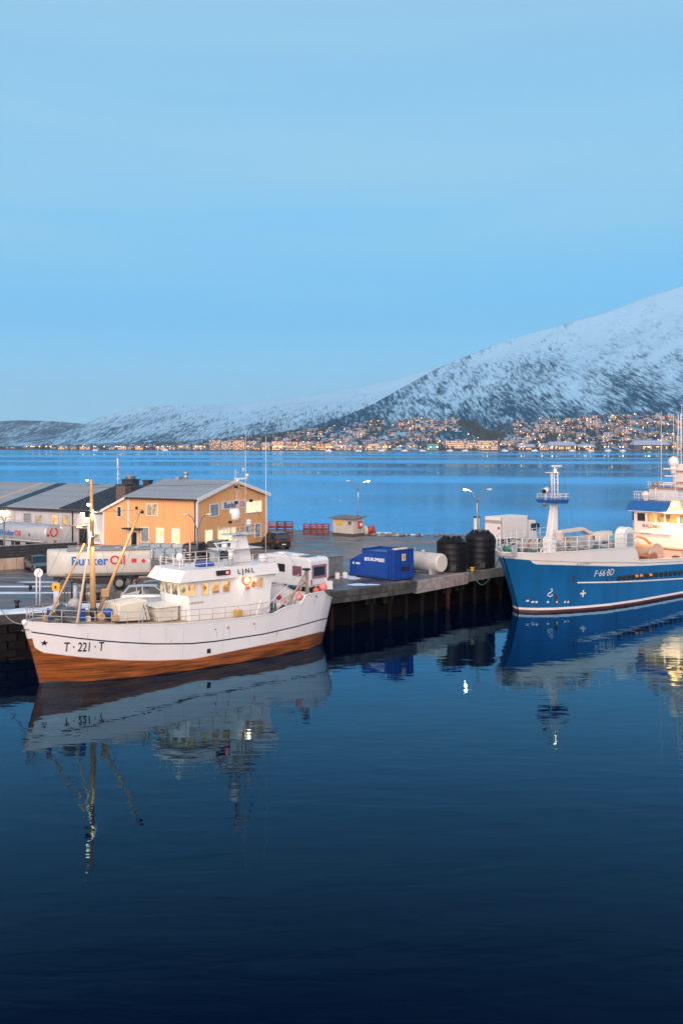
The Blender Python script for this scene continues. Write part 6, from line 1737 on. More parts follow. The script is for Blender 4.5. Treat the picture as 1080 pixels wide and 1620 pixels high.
def spar(px0, py0, ly0, px1, py1, ly1, r0, r1, m_=tan, nm='derrick'):
    x0, z0_ = z0y(px0, py0, ly0); x1, z1_ = z0y(px1, py1, ly1)
    return MB().cyl((x0, ly0, z0_), (x1, ly1, z1_), r0, r1, 8).build(nm, m_, b1)
spar(78, 976, -.9, 133.5, 860, -.1, .085, .06)
spar(122, 987, -2.3, 144, 842, -.15, .10, .05, mat('pale_spar', (.58, .46, .36), rough=.5, var=.1))
d3 = spar(157, 966, .2, 222, 808, .2, .13, .07)
MB().sphere((0, 0, 0), .11, 8, 6).build('block', black_plastic, b1, (z0y(216, 803.5, .2)[0], .2, z0y(216, 803.5, .2)[1]))
MB().sphere((0, 0, 0), .13, 8, 6).build('block', black_plastic, b1, (z0y(225, 810, .2)[0], .2, z0y(225, 810, .2)[1]))
x, z = z0y(166, 938, .1); MB().box(x - .2, x + .2, -.1, .3, z - .25, z + .25).build('winch_block', tan, b1, bevel=.03)
wire = mat('steel_wire', (.10, .10, .11), rough=.5)
def line(nm, pts, r=.012, m_=wire): return MB().tube(pts, r, 4).build(nm, m_, b1)
P3 = lambda px, py, ly: (lambda a: Vector((a[0], ly, a[1])))(z0y(px, py, ly))
line('rigging_wire', [P3(225, 806, .2), Vector((3.38, 0, 10.6))]); line('rigging_wire', [P3(218, 803, .2), P3(204, 880, .5), P3(163, 966, .3)])
line('rigging_wire', [Vector((3.37, 0, 12.3)), Vector((-.95, 0, 4.2))], .010); line('rigging_wire', [Vector((3.38, 0, 12.0)), Vector((9.2, 0, 7.2))], .010)
line('rigging_wire', [Vector((3.38, 0, 11.0)), Vector((4.0, -2.7, 3.8))], .010); line('rigging_wire', [Vector((3.38, 0, 11.0)), Vector((2.4, 2.3, 3.9))], .010)
line('rigging_wire', [Vector((14.7, 0, 12.2)), Vector((19.2, -1.2, 5.9))], .010); line('rigging_wire', [Vector((14.7, 0, 12.2)), Vector((3.4, 0, 12.2))], .010)
MB().bar(P3(103, 914, -.1), P3(147, 914, -.1), .05, .05).build('cross_arm', tan, b1)
# hatch, winches and boxes on the foredeck
hatch_m = mat('hatch_cream', (.66, .60, .50), rough=.5, var=.04)
MB().hexa([(4.6, -1.3, 3.5), (7.0, -1.3, 3.35), (7.0, 1.2, 3.35), (4.6, 1.2, 3.5), (4.75, -1.15, 4.55), (6.8, -1.2, 4.7), (6.8, 1.1, 4.7), (4.75, 1.1, 4.55)]).build('whaleback_hatch', hatch_m, b1, bevel=.06)
MB().prism([(7.4, -1.5), (9.0, -1.5), (9.0, .9), (7.4, .9)], 'z', 3.15, 4.10).build('deck_box', hatch_m, b1, bevel=.1)
MB().box(7.3, 9.1, -1.6, 1.0, 4.10, 4.16).build('box_lid', rail_w, b1, bevel=.02)
wi = MB(); wi.cyl((1.6, -.7, 4.3), (1.6, .7, 4.3), .30, n=14).cyl((1.6, -.75, 4.3), (1.6, -.65, 4.3), .42, n=14).cyl((1.6, .65, 4.3), (1.6, .75, 4.3), .42, n=14).box(1.25, 1.95, -.9, .9, 3.85, 4.1)
wi.build('anchor_winch', steel, b1)
MB().box(2.05, 2.35, -1.3, -1.1, 3.8, 4.6).build('blue_panel', MATS['deck_blue'], b1); MB().box(.2, .32, -.8, -.3, 4.0, 4.7).build('blue_panel', MATS['deck_blue'], b1); MB().cyl((4.3, -.4, 3.7), (4.3, -.4, 4.25), .3, n=12).build('blue_drum', MATS['deck_blue'], b1)
MB().sphere((2.6, .9, 4.5), .48, 16, 10).build('buoy', mat('grey_buoy', (.30, .30, .32), rough=.5), b1)
rr = random.Random(21)
for i in range(16):
    x = rr.uniform(-.2, 4.4); y = rr.uniform(-.75, .75) * (.6 + x * .35); s = rr.uniform(.10, .24); z = 4.0 - x * .06
    mm = rr.choice([steel, rail_m, black_plastic, hatch_m, tan])
    if i % 2: MB().box(x - s, x + s, y - s * .7, y + s * .7, z - .15, z + s * 1.4).build('deck_fitting', mm, b1, bevel=.02)
    else: MB().cyl((x, y - s, z + s * .5), (x, y + s, z + s * .5), s, n=10).build('deck_winch', mm, b1)
for x, y in ((5.4, -2.6), (5.7, -2.5)): MB().tube([(x, y, 3.5), (x + .5, y + .3, 4.6), (x + .9, y + .5, 3.5)], .04).build('a_frame', rail_m, b1)
# ---- working deck aft: gantry, diagonal boom, floats, ropes
gw = mat('weathered_gantry', (.34, .28, .22), rough=.6, var=.2)
x, za = z0y(485.5, 944, -1.0); _, zb_ = z0y(485.5, 902, -1.0)
MB().box(x - .11, x + .11, -1.1, -.9, 2.2, zb_).build('gantry_post', gw, b1); MB().box(x - .32, x + .16, -1.2, -.8, zb_, zb_ + .14).build('gantry_beam', black_plastic, b1)
spar(456, 957, -1.4, 484, 904, -1.0, .09, .08, gw, 'gantry_leg'); spar(414, 967, -2.2, 473, 908, -1.6, .03, .03, rail_w, 'stay_rod'); spar(462, 965, -1.6, 481, 917, -1.2, .06, .05, gw, 'gantry_leg')
spar(438, 962, -1.6, 482, 922, -.8, .12, .09, mat('tan_boom', (.62, .40, .24), rough=.5), 'boom')  # light tan boom
for (px, py, ly, r_, mm) in ((473.5, 944.5, -2.3, .28, pinkf), (500, 935, -.8, .26, coral), (511, 929, -.7, .32, pinkf), (471, 932, -1.1, .16, MATS['fire_red']), (441, 957, -1.6, .20, hatch_m), (449, 951, -1.4, .15, pinkf), (441, 945, -.4, .2, MATS['fire_red'])):
    x, z = z0y(px, py, ly); MB().sphere((x, ly, z), r_, 14, 10).cyl((x, ly, z + r_ * .9), (x, ly, z + r_ * 1.25), r_ * .25).build('float', mm, b1)
MB().cyl((18.8, .2, 2.6), (18.8, 1.6, 2.6), .4, n=14).build('net_winch', steel, b1)
for i in range(12):
    x = rr.uniform(16.6, 20.5); y = rr.uniform(-2.2, 2.2); s = rr.uniform(.15, .35)
    MB().box(x - s, x + s, y - s, y + s, 2.15, 2.3 + s * 1.3).build('fish_box', rr.choice([gw, steel, mat('net_brown', (.12, .08, .06), rough=.9, var=.4), black_plastic, hatch_m]), b1, bevel=.03)
MB().tube([(16.7, -2.3, 2.3), (17.4, -2.6, 3.4), (18.0, -2.4, 3.6)], .05).tube([(16.2, -2.7, 3.0), (16.9, -2.8, 3.9), (17.9, -2.6, 4.3)], .03).build('handrail', rail_m, b1)
for i, (a_, b_) in enumerate((((14.4, -2.9, 3.1), (15.2, -2.3, 4.0)), ((15.2, -2.9, 3.0), (14.6, -2.2, 3.9)))): MB().bar(a_, b_, .08, .04).build('ladder', rail_w, b1)
MB().box(13.0, 13.5, -2.5, -2.1, 3.1, 3.5).build('yellow_box', mat('box_yellow', (.55, .33, .03), rough=.5), b1, bevel=.03)
# mooring lines
rope_m = mat('mooring_rope', (.30, .28, .24), rough=.9)
def sag(a, b, s, n=12): return [Vector(a).lerp(Vector(b), i / n) - Vector((0, 0, s * 4 * (i / n) * (1 - i / n))) for i in range(n + 1)]
e = MB().tube(sag(AF.w(-.6, .3, 3.9), G(27, 962, 3.4) if False else Vector((-23.9, 70.0, 3.4)), .5), .035, 5).build('mooring_line', rope_m)
tag(e, 'pale mooring line from the bow of the white boat to the quay', 'rope')
# ================================================================== BLUE SHIP
SF = Frm((15.9, 89.5, 0), R(41))
b2 = thing('trawler', 'large blue and white trawler with forecastle mast moored at the right end of the quay', 'trawler', SF.o, SF.a)
H2 = Hull(SF, 40.0, -2.3, 43.0,
          [(0, .05), (.4, .8), (1.0, 1.45), (2.2, 2.3), (5, 3.45), (8, 4.2), (12, 4.55), (30, 4.6), (38, 4.2), (40, 3.6)],
          [(-2.3, .05), (-2.0, .75), (-1.3, 1.6), (0, 2.55), (2, 3.5), (5, 4.3), (9, 4.6), (30, 4.7), (38, 4.5), (41, 4.0)],
          [(770, 873.5), (782, 874), (849, 875.6), (908, 872.8), (982, 867.2), (1005.5, 865.5), (1010, 886.5), (1080, 883), (1300, 872), (1900, 860)], pw=1.9, pg=1.25)
sheer_px = [(770, 880.5), (782, 881.5), (838, 886.5), (908, 889.5), (1006, 890.8), (1010, 890.9), (1080, 888), (1300, 878), (1900, 866)]
bl_px = [(770, 880.6), (782, 881.6), (836.5, 886.6), (838.5, 893.5), (908, 895.5), (973, 897), (1006, 896), (1080, 892), (1300, 882), (1900, 870)]
wl_px = [(700, 955), (819, 956.5), (878, 958), (920, 956), (967, 951.6), (1020, 943), (1080, 933), (1300, 905), (1900, 880)]
def s2(tab, off_=0.0, f=.8):
    return lambda q: H2.survey(H2.xd(q) if f > .7 else H2.Lw * q, H2.half(q, f), tab) + off_
def low2(q):
    # boot-top line lies near the water: constant small height with the bow a little up
    return .52 + .10 * max(0, 1 - q * 6)
ship_white = mat('ship_white', (.76, .74, .72), rough=.38, var=.03, dirt=(.50, .40, .34), dirt_amt=.35, dirt_scale=.5, coat=.2, stretch=(1, 1, .4))
ship_blue = mat('ship_blue', (.007, .115, .31), rough=.32, var=.16, scale=.5, dirt=(.010, .05, .13), dirt_amt=.6, dirt_scale=.35, coat=.3, stretch=(1, 1, .25))
maroon = mat('boot_maroon', (.09, .022, .028), rough=.5, var=.2)
N2 = 130
qs2 = [0] + [(i / N2) ** 1.25 for i in range(1, N2 + 1)]
z_sheer = lambda q: min(H2.ztop(q) - .1, H2.survey(H2.xd(q), H2.half(q, .85), sheer_px))
z_blue = lambda q: min(z_sheer(q) - .015, H2.survey(H2.xd(q), H2.half(q, .8), bl_px))
hull_bands(H2, qs2, [lambda q: -1.2, lambda q: .22, lambda q: .43, z_blue, z_sheer, lambda q: H2.ztop(q)], b2,
           [maroon, ship_white, ship_blue, ship_white, ship_white], ['bottom', 'boot_line', 'topsides', 'white_belt', 'bulwark'])
kn = MB()
for s in (-1,):
    rows_ = []
    for q in qs2:
        if H2.xd(q) < 24: 
            p = H2.pt(q, z_sheer(q), s); rows_.append([p + Vector((0, -.03, -.04)), p + Vector((0, -.06, 0)), p + Vector((0, -.03, .04))])
    kn.grid(rows_, 0, False)
kn.build('knuckle_rail', mat('knuckle_grey', (.48, .45, .43), rough=.5), b2)
# white stripe on the side
st_px = [(900, 922), (918, 922), (960, 921.5), (1010, 919.5), (1080, 915.5), (1300, 902)]
rows_ = []
for i in range(60):
    x = 4.0 + i * .45; q = H2.q_of(x, .5); z = H2.survey(x, H2.half(q, .5), st_px)
    if 540 + F * SF.w(x, -4.3).x / SF.w(x, -4.3).y < 917: continue
    zt = H2.ztop(q); rows_.append([H2.surf(x, z - .07, zt, .02), H2.surf(x, z - .02, zt, .05), H2.surf(x, z + .02, zt, .05), H2.surf(x, z + .07, zt, .02)])
m = MB(); m.grid(rows_, 0, False); m.build('stripe', ship_white, b2)
def at2(px, py, guess=4.0):
    hb = guess
    for _ in range(12):
        x, z = SF.on_y(px, py, -hb); zt = H2.ztop(max(0, min(1, H2.q_of(x, .5)))); q = max(0, min(1, H2.q_of(x, z / zt))); hb = .5 * hb + .5 * H2.half(q, z / zt)
    return x, z
xa, za = at2(939, 907.5); xb, zb_ = at2(970, 906)
H2.wrap_text('F·66·BD', .84, ship_white, b2, (xa + xb) / 2, (za + zb_) / 2, sx=(xb - xa) / 2.75, bold=-.002, shear=.22, out=.03)
xa, za = at2(921.5, 939)
MB().box(xa - .35, xa + .35, -.0, .0, 0, .1)
cm_ = MB()
for (u0, u1, v0, v1) in ((-.32, .32, -.07, .07), (-.07, .07, -.32, .32)):
    k = len(cm_.v); cm_.v += [tuple(H2.surf(xa + u, za + v, H2.ztop(H2.q_of(xa, .5)), .03)) for u, v in ((u0, v0), (u1, v0), (u1, v1), (u0, v1))]; cm_.face((k, k + 1, k + 2, k + 3))
cm_.build('thruster_mark', ship_white, b2)
xa, za = at2(870, 938.5)
bmk = MB(); zt = H2.ztop(H2.q_of(xa, .5))
bmk.tube([H2.surf(xa + u, za + v, zt, .02) for u, v in ((-.05, .38), (.10, .34), (.14, .20), (.0, .06), (-.14, -.04), (-.16, -.20), (.0, -.32), (.16, -.28), (.18, -.12))], .045, 5); bmk.build('bulb_mark', ship_white, b2)
for i, px in enumerate((834, 842, 848, 866, 880, 893, 898)):
    xa, za = at2(px, 952.5 - (2 if i == 0 else 0)); zt = H2.ztop(H2.q_of(xa, .5)); k_ = MB()
    k_.v = [tuple(H2.surf(xa + u, za + v, zt, .03)) for u, v in ((-.09, -.09), (.09, -.06), (.05, .11), (-.07, .07))]; k_.face((0, 1, 2, 3)); k_.build('draught_mark', ship_white, b2)
rust_s = mat('rust_streak', (.045, .03, .03), rough=.8, var=.5)
for (px, p0, p1, w_) in ((880.5, 940, 957, .20), (974.5, 931, 951, .07), (908, 911, 921, .13), (961, 912, 920, .10), (968, 911, 919, .10)):
    xa, z1_ = at2(px, p0); _, z0_ = at2(px, p1); zt = H2.ztop(H2.q_of(xa, .5)); k_ = MB(); 
    rows_ = [[H2.surf(xa - w_ * (1 - .5 * t), z1_ + (z0_ - z1_) * t, zt, .012), H2.surf(xa + w_ * (.3 + .5 * t), z1_ + (z0_ - z1_) * t, zt, .012)] for t in np.linspace(0, 1, 6)]
    k_.grid(rows_); k_.build('rust_streak', rust_s, b2)
text2 = H2.wrap_text('KILDIN', .30, mat('grey_ink', (.25, .23, .23)), b2, at2(922, 892.3)[0], at2(922, 892.3)[1], sx=1.6, out=.05)
# fender tyres hung along the side
ft = MB(); 
ftm = MB().tube([(.17 * math.cos(t), 0, .17 * math.sin(t)) for t in np.linspace(0, 2 * PI, 13)[:-1]], .085, 6, 0, True).mesh('fender_tyre', tyre_m)
oran = mat('orange_fender', (.65, .22, .04), rough=.5)
for i in range(15):
    px = 975 + i * 7.4; py = 914 - i * .66; xa, za = at2(px, py); p = H2.surf(xa, za, H2.ztop(H2.q_of(xa, .5)), .12)
    if i in (4, 5, 7): MB().sphere((0, 0, 0), .22, 10, 6, 0, .7).build('fender_float', oran, b2, p)
    o = put(ftm, 'fender_tyre', b2, p + Vector((.28, 0, -.06)))
# decks
d2m = mat('ship_deck_green', (.07, .13, .12), rough=.7, var=.3); d2 = MB(); rows_ = []
for q in np.linspace(.004, .345, 40):
    x = H2.xd(q); 
    if x > 11.9: break
    z = H2.ztop(q) - .22; hb = max(.01, H2.half(q, z / H2.ztop(q)) - .05); x = H2.pt(q, z).x; rows_.append([(x, -hb, z), (x, 0, z + .06), (x, hb, z)])
d2.grid(rows_, 0, True)
x_end = rows_[-1][0][0]; zf = rows_[-1][0][2]
d2.build('forecastle_deck', d2m, b2)
beige = mat('ship_beige', (.55, .46, .40), rough=.6, var=.08)
md = MB(); rows_ = [[(x, -4.45, 2.55), (x, 0, 2.6), (x, 4.45, 2.55)] for x in np.linspace(x_end, 38, 12)]
md.grid(rows_, 0, True); md.build('main_deck', beige, b2)
MB().box(x_end - .05, x_end + .05, -4.4, 4.4, 2.5, zf).build('forecastle_bulkhead', beige, b2)
cp = MB()
for s in (-1, 1):
    rows_ = []
    for q in np.linspace(.0, 1, 200):
        zt = H2.ztop(q); p = H2.pt(q, zt, s, -.05); rows_.append([p + Vector((0, -s * .1, 0)), p + Vector((0, -s * .1, .06)), p + Vector((0, s * .1, .06)), p + Vector((0, s * .1, 0))])
    cp.grid(rows_, 0, False)
cp.build('cap_rail', ship_white, b2)
def tp2(x0, x1, n, s, ins=.12):
    out = []
    for i in range(n + 1):
        x = x0 + (x1 - x0) * i / n; q = (x - H2.x0) / H2.Ld; out.append(H2.pt(q, H2.ztop(q), s, -ins) + Vector((0, 0, .03)))
    return out
for s in (-1, 1): rails(b2, tp2(-2.1, 11.6, 40, s), 1.28, (.33, .66, 1.0), rail_w, .030, 1.35, post_r=.04)
rails(b2, tp2(12.4, 22, 14, 1), 1.0, (.5, 1.0), rail_w, .028, 1.4, post_r=.035)
# bulwark rib posts on the lit main deck
for i in range(12):
    x = 12.6 + i * .8; q = (x - H2.x0) / H2.Ld; MB().box(x - .05, x + .05, H2.half(q, .9) - .35, H2.half(q, .9) - .1, 2.6, H2.ztop(q)).build('bulwark_rib', beige, b2)
SP = lambda px, py, ly: (lambda a: Vector((a[0], ly, a[1])))(SF.on_y(px, py, ly))
# ---- forward mast
pa, pb = SP(871, 856, 0), SP(876, 795, 0)
zdk = 5.3
MB().hexa([(pa.x - .55, -.42, zdk), (pa.x + .55, -.42, zdk), (pa.x + .55, .42, zdk), (pa.x - .55, .42, zdk), (pb.x - .28, -.24, pb.z), (pb.x + .28, -.24, pb.z), (pb.x + .28, .24, pb.z), (pb.x - .28, .24, pb.z)]).build('foremast', ship_white, b2, bevel=.06)
hb_ = SP(870, 876, -2.6); MB().prism([(hb_.x - .45, 5.3), (hb_.x + .45, 5.3), (hb_.x + .45, 6.6), (hb_.x + .25, 6.85), (hb_.x - .25, 6.85), (hb_.x - .45, 6.6)], 'y', -2.9, -2.1).build('vent_housing', ship_white, b2, bevel=.05)
MB().hexa([(pb.x - 1.2, -1.0, pb.z), (pb.x + .75, -1.0, pb.z - .1), (pb.x + .75, 1.0, pb.z - .1), (pb.x - 1.2, 1.0, pb.z), (pb.x - 1.3, -1.1, pb.z + .32), (pb.x + .9, -1.1, pb.z + .32), (pb.x + .9, 1.1, pb.z + .32), (pb.x - 1.3, 1.1, pb.z + .32)]).build('crow_platform', mat('platform_blue', (.01, .10, .33), rough=.5), b2, bevel=.03)
rails(b2, [(pb.x - 1.25, -1.05, pb.z + .33), (pb.x + .85, -1.05, pb.z + .33), (pb.x + .85, 1.05, pb.z + .33), (pb.x - 1.25, 1.05, pb.z + .33), (pb.x - 1.25, -1.05, pb.z + .33)], .5, (.5, 1), rail_w, .03, .8)
ptop = SP(876, 748, 0)
for dx, dy in ((-.25, -.2), (.28, -.2), (.0, .25)): MB().cyl((pb.x + dx + .05, dy, pb.z + .3), (ptop.x + dx, dy, ptop.z), .07, .06, 8).build('mast_leg', ship_white, b2)
for i in range(9): z = pb.z + .55 + i * .33; MB().bar((pb.x - .2, -.2, z), (pb.x + .3, -.2, z), .04, .04).build('rung', rail_w, b2)
tpz = ptop.z
MB().box(ptop.x - .9, ptop.x + .4, -.35, .35, tpz, tpz + .06).build('top_platform', rail_w, b2)
fr2 = MB(); fr2.tube([(ptop.x - .85, -.3, tpz), (ptop.x - .85, -.3, tpz - 1.15), (ptop.x + .3, -.3, tpz - 1.15)], .035, 5).tube([(ptop.x - .6, -.3, tpz), (ptop.x - .6, -.3, tpz - 1.15)], .03, 5); fr2.build('cage_frame', rail_w, b2)
MB().cyl((ptop.x + .1, 0, tpz), (ptop.x + .1, 0, tpz + .55), .08).box(ptop.x - .3, ptop.x + 1.1, -.08, .08, tpz + .55, tpz + .72).build('radar_scanner', ship_white, b2, bevel=.03)
lamp(b2, (ptop.x - .15, -.25, tpz + .25), .11, 30)
sl2 = SP(863, 776, -.6)
MB().cyl((sl2.x - .45, -.75, sl2.z - .05), (sl2.x + .35, -.5, sl2.z + .08), .24, .26, 14).cyl((sl2.x, -.6, pb.z + .3), (sl2.x, -.6, sl2.z), .06).build('searchlight', ship_white, b2); MB().cyl((sl2.x - .48, -.76, sl2.z - .055), (sl2.x - .45, -.75, sl2.z - .05), .22, n=14).build('searchlight_glass', black_plastic, b2)
sl3 = SP(860.5, 798, -.6); MB().sphere((sl3.x, -.6, sl3.z), .24, 12, 8, 0, .8).build('deck_light', steel, b2)
MB().tube([SP(866, 850, -.6), SP(868, 825, -.5), SP(871, 796, -.4)], .04).build('mast_pipe', rail_w, b2); MB().tube([SP(883, 800, .3), SP(881, 850, .3)], .015).build('mast_stay', wire, b2)
MB().tube([SP(889, 742, 0), SP(912, 866, -1.0)], .012, 4).build('mast_stay', wire, b2)
# ---- winches and gear on the forecastle
drum_g = mat('winch_green', (.03, .22, .17), rough=.5, var=.2); gearw = mat('gear_white', (.42, .43, .45), rough=.5, var=.2, dirt=(.12, .07, .05), dirt_amt=.6)
def winch(px, py, ly, r, w_, mm, ang=0):
    p = SP(px, py, ly); q_ = MB()
    q_.cyl((p.x, ly - w_ / 2, p.z), (p.x, ly + w_ / 2, p.z), r * .6, n=14, m=1)
    for y in (ly - w_ / 2, ly + w_ / 2): q_.cyl((p.x, y - .04, p.z), (p.x, y + .04, p.z), r, n=16, m=0)
    q_.box(p.x - r, p.x + r, ly - w_ / 2, ly + w_ / 2, 5.25, 5.5, 0)
    return q_.build('winch', [gearw, mm], b2)
winch(805, 868, -.6, .40, 1.2, drum_g); winch(820, 864, -.4, .55, 1.0, black_plastic); winch(836, 862, -.8, .62, 1.2, mat('orange_net', (.55, .20, .06), rough=.8)); winch(851, 862, -1.2, .55, 1.0, black_plastic)
winch(899, 858, -1.4, .62, 1.2, mat('rope_tan', (.40, .30, .2), rough=.8)); winch(912, 857, -1.2, .62, 1.0, drum_g); winch(925, 858, -1.6, .5, .9, gearw); winch(960, 862, -1.8, .5, .9, dblue)
winch(971, 861, -1.6, .5, 1.2, mat('net_maroon', (.20, .02, .04), rough=.8, var=.3)); winch(888, 862, -2.6, .35, .6, gearw)
MB().box(-.6, 1.4, -1.6, -.4, 5.3, 5.65).build('net_bin', drum_g, b2, bevel=.05)
for (px, ly) in ((814, -.9), (829, -1.0), (844, -1.5)):
    p = SP(px, 862, ly); MB().hexa([(p.x - .25, ly - .08, 5.3), (p.x + .05, ly - .08, 5.3), (p.x + .05, ly + .08, 5.3), (p.x - .25, ly + .08, 5.3), (p.x + .35, ly - .08, 6.6), (p.x + .6, ly - .08, 6.6), (p.x + .6, ly + .08, 6.6), (p.x + .35, ly + .08, 6.6)]).build('winch_frame', gearw, b2)
# arched pink-white gallows
peach = mat('gallows_cream', (.66, .52, .46), rough=.5, var=.05)
ga, gb = SP(885, 868, -1.6).x, SP(931, 868, -1.6).x
MB().box(ga - .2, ga + .2, -1.9, -1.3, 5.25, 7.1).build('gallows_leg', peach, b2, bevel=.03); MB().box(gb - .25, gb + .2, -1.9, -1.3, 5.25, 6.9).build('gallows_leg', peach, b2, bevel=.03)
MB().prism([(ga - .25, 6.95), (gb - 1.2, 7.0), (gb + .25, 6.35), (gb + .25, 6.75), (gb - 1.2, 7.32), (ga - .15, 7.2)], 'y', -1.95, -1.35).build('gallows_beam', peach, b2, bevel=.04)

# covered work boat behind the winches
wbx, wbz = SF.on_y(951, 852, .8)
mbt = MB(); rows_ = []
for t in np.linspace(0, 1, 9):
    x = wbx - 1.9 + 3.8 * t; w_ = .9 * math.sin(PI * min(1, .12 + t * .95)) ** .5; hh2 = .25 * math.sin(PI * (.1 + .8 * t)) ** .6
    rows_.append([(x, .8 - w_, 5.5), (x, .8 - w_, 6.05), (x, .8 - w_ * .5, 6.1 + hh2), (x, .8, 6.2 + hh2), (x, .8 + w_ * .5, 6.1 + hh2), (x, .8 + w_, 6.05), (x, .8 + w_, 5.5)])
mbt.grid(rows_, 0, True); mbt.build('covered_dinghy', mat('tarp_cream', (.62, .56, .48), rough=.7, var=.08), b2)
p = SP(967, 850, -.2); MB().box(p.x - .4, p.x + .4, -.5, .2, p.z - .3, p.z + .1).build('turquoise_box', mat('turquoise', (.10, .42, .50), rough=.5), b2, bevel=.03)
# white rounded funnel arch
fa, fb = SP(980, 867, -3.3).x, SP(999, 867, -3.3).x; fm2 = (fa + fb) / 2; fr3 = (fb - fa) / 2
arc = [(fm2 + fr3 * math.cos(t), 6.3 + fr3 * .9 * math.sin(t)) for t in np.linspace(0, PI, 12)]
MB().prism([(fb, 5.2)] + arc + [(fa, 5.2)], 'y', -3.7, -2.7).build('engine_vent', ship_white, b2, bevel=.05)
arc2 = [(fm2 + fr3 * .55 * math.cos(t), 6.2 + fr3 * .5 * math.sin(t)) for t in np.linspace(0, PI, 10)]
MB().prism([(fm2 + fr3 * .55, 5.35)] + arc2 + [(fm2 - fr3 * .55, 5.35)], 'y', -3.75, -3.705).build('vent_door', rail_m, b2)
rr = random.Random(4)
for i in range(22):
    x = rr.uniform(-1.5, 11.0); y = rr.uniform(-2.8, 2.8) * min(1, .5 + max(0, x) * .2); s = rr.uniform(.12, .32)
    mm = rr.choice([gearw, gearw, steel, drum_g, black_plastic, peach, dblue])
    if i % 2: MB().box(x - s, x + s, y - s, y + s, 5.3, 5.45 + s * 2).build('deck_box', mm, b2, bevel=.03)
    else: MB().cyl((x, y, 5.3), (x, y, 5.6 + s * 2), s * .6, n=10).build('bollard', mm, b2)
o_ = SP(857.5, 874.5, -4.1); MB().tube([(o_.x + .24 * math.cos(t), -4.12, o_.z + .1 + .2 * math.sin(t)) for t in np.linspace(0, 2 * PI, 15)[:-1]], .06, 6, 0, True).build('fairlead', ship_white, b2)
# ---- wheelhouse
FX = 22.6; YW = 3.3
wall2 = mat('ship_house_white', (.70, .66, .63), rough=.45, var=.03, dirt=(.5, .42, .36), dirt_amt=.3)
hs = MB(); hp = [(FX + .9, -YW - .35), (FX, -YW + .5), (FX, YW - .8), (FX + .9, YW), (36, YW), (36, -YW - .35)]
hs.v = [(x, y, 2.5) for x, y in hp] + [(x - (.25 if x < 25 else 0), y, 8.05) for x, y in hp]
for i in range(6): j = (i + 1) % 6; hs.face((i, j, 6 + j, 6 + i))
hs.face(range(6, 12)); hs.build('wheelhouse', wall2, b2, bevel=.04)
vb = [(FX - .15, -YW - .9), (FX - .75, -YW + .2), (FX - .75, YW - .5), (FX - .0, YW + .45), (36.2, YW + .45), (36.2, -YW - .9)]
vt = [(FX + .45, -YW - .6), (FX - .15, -YW + .5), (FX - .15, YW - .9), (FX + .6, YW + .1), (36.2, YW + .1), (36.2, -YW - .6)]
vv = MB(); vv.v = [(x, y, 8.05) for x, y in vb] + [(x, y, 9.05) for x, y in vt]
for i in range(6): j = (i + 1) % 6; vv.face((i, j, 6 + j, 6 + i))
vv.face(range(6, 12)); vv.face(range(5, -1, -1)); vv.build('visor', mat('visor_blue', (.008, .10, .32), rough=.4, var=.05), b2, bevel=.03)
MB().box(FX - .78, FX + .0, -YW, YW - .4, 8.0, 8.05).build('visor_trim', MATS['ship_white'], b2)
lit_bridge = lit_window('bridge_lit', (.14, .06, .02), (.95, .45, .10), 1.0, 1.6)
glass_n = mat('bridge_glass', (.03, .035, .04), rough=.06, var=0)
ys_ = [YW - .9, 1.62, 0.62, -.40, -1.42, -2.75]
edges = [(YW - 1.7, YW - .95), (.75, 1.55 - .08), (-.25, .62), (-1.25, -.40), (-2.55, -1.42)]
wpx = [(1008.5, 1020.5), (1024.5, 1036), (1038.5, 1050.5), (1053.5, 1071), (1075.5, 1090)]
for i, (p0, p1) in enumerate(wpx):
    ya, _ = SF.on_x(p0, 819, FX - .2); yb, _ = SF.on_x(p1, 819, FX - .2)
    y0_, y1_ = sorted((ya, yb)); g_ = glass_n if i < 1 else lit_bridge
    fo = MB().hexa([(FX - .24, y0_ - .07, 6.90), (FX - .24, y1_ + .07, 6.90), (FX - .10, y1_ + .07, 6.90), (FX - .10, y0_ - .07, 6.90), (FX - .29, y0_ - .07, 7.86), (FX - .29, y1_ + .07, 7.86), (FX - .15, y1_ + .07, 7.86), (FX - .15, y0_ - .07, 7.86)]).build('window', ship_white, b2)
    MB().hexa([(FX - .265, y0_, 6.97), (FX - .265, y1_, 6.97), (FX - .12, y1_, 6.97), (FX - .12, y0_, 6.97), (FX - .31, y0_, 7.80), (FX - .31, y1_, 7.80), (FX - .16, y1_, 7.80), (FX - .16, y0_, 7.80)]).build('pane', g_, fo)
# corner pane on the far chamfer
MB().hexa([(FX - .2, YW - .68, 6.95), (FX + .55, YW - .05, 6.95), (FX + .6, YW - .12, 6.95), (FX - .1, YW - .75, 6.95), (FX - .28, YW - .70, 7.82), (FX + .5, YW - .03, 7.82), (FX + .55, YW - .12, 7.82), (FX - .12, YW - .75, 7.82)]).build('pane', glass_n, b2)
for k in range(6): MB().box(24.6 + k * 1.3, 25.5 + k * 1.3, -YW - .37, -YW - .33, 6.95, 7.8).build('pane', lit_bridge, b2)
yk, zk = SF.on_x(1030, 832.5, FX - .22)
text_mesh('KILDIN', .50, mat('name_dark', (.06, .05, .09)), 'lettering', b2, wall_mtx((FX - .26, yk, zk), (0, -1, 0)), bold=.0, sx=1.3)
MB().box(FX - .3, FX - .18, -1.8, 3.0, 5.72, 5.80).build('ledge', ship_white, b2)
yk, zk = SF.on_x(1022, 843.5, FX - .22)
text_mesh('BERGEN', .22, mat('name_dark', (.06, .05, .09)), 'lettering', b2, wall_mtx((FX - .26, yk, zk), (0, -1, 0)), sx=1.6)
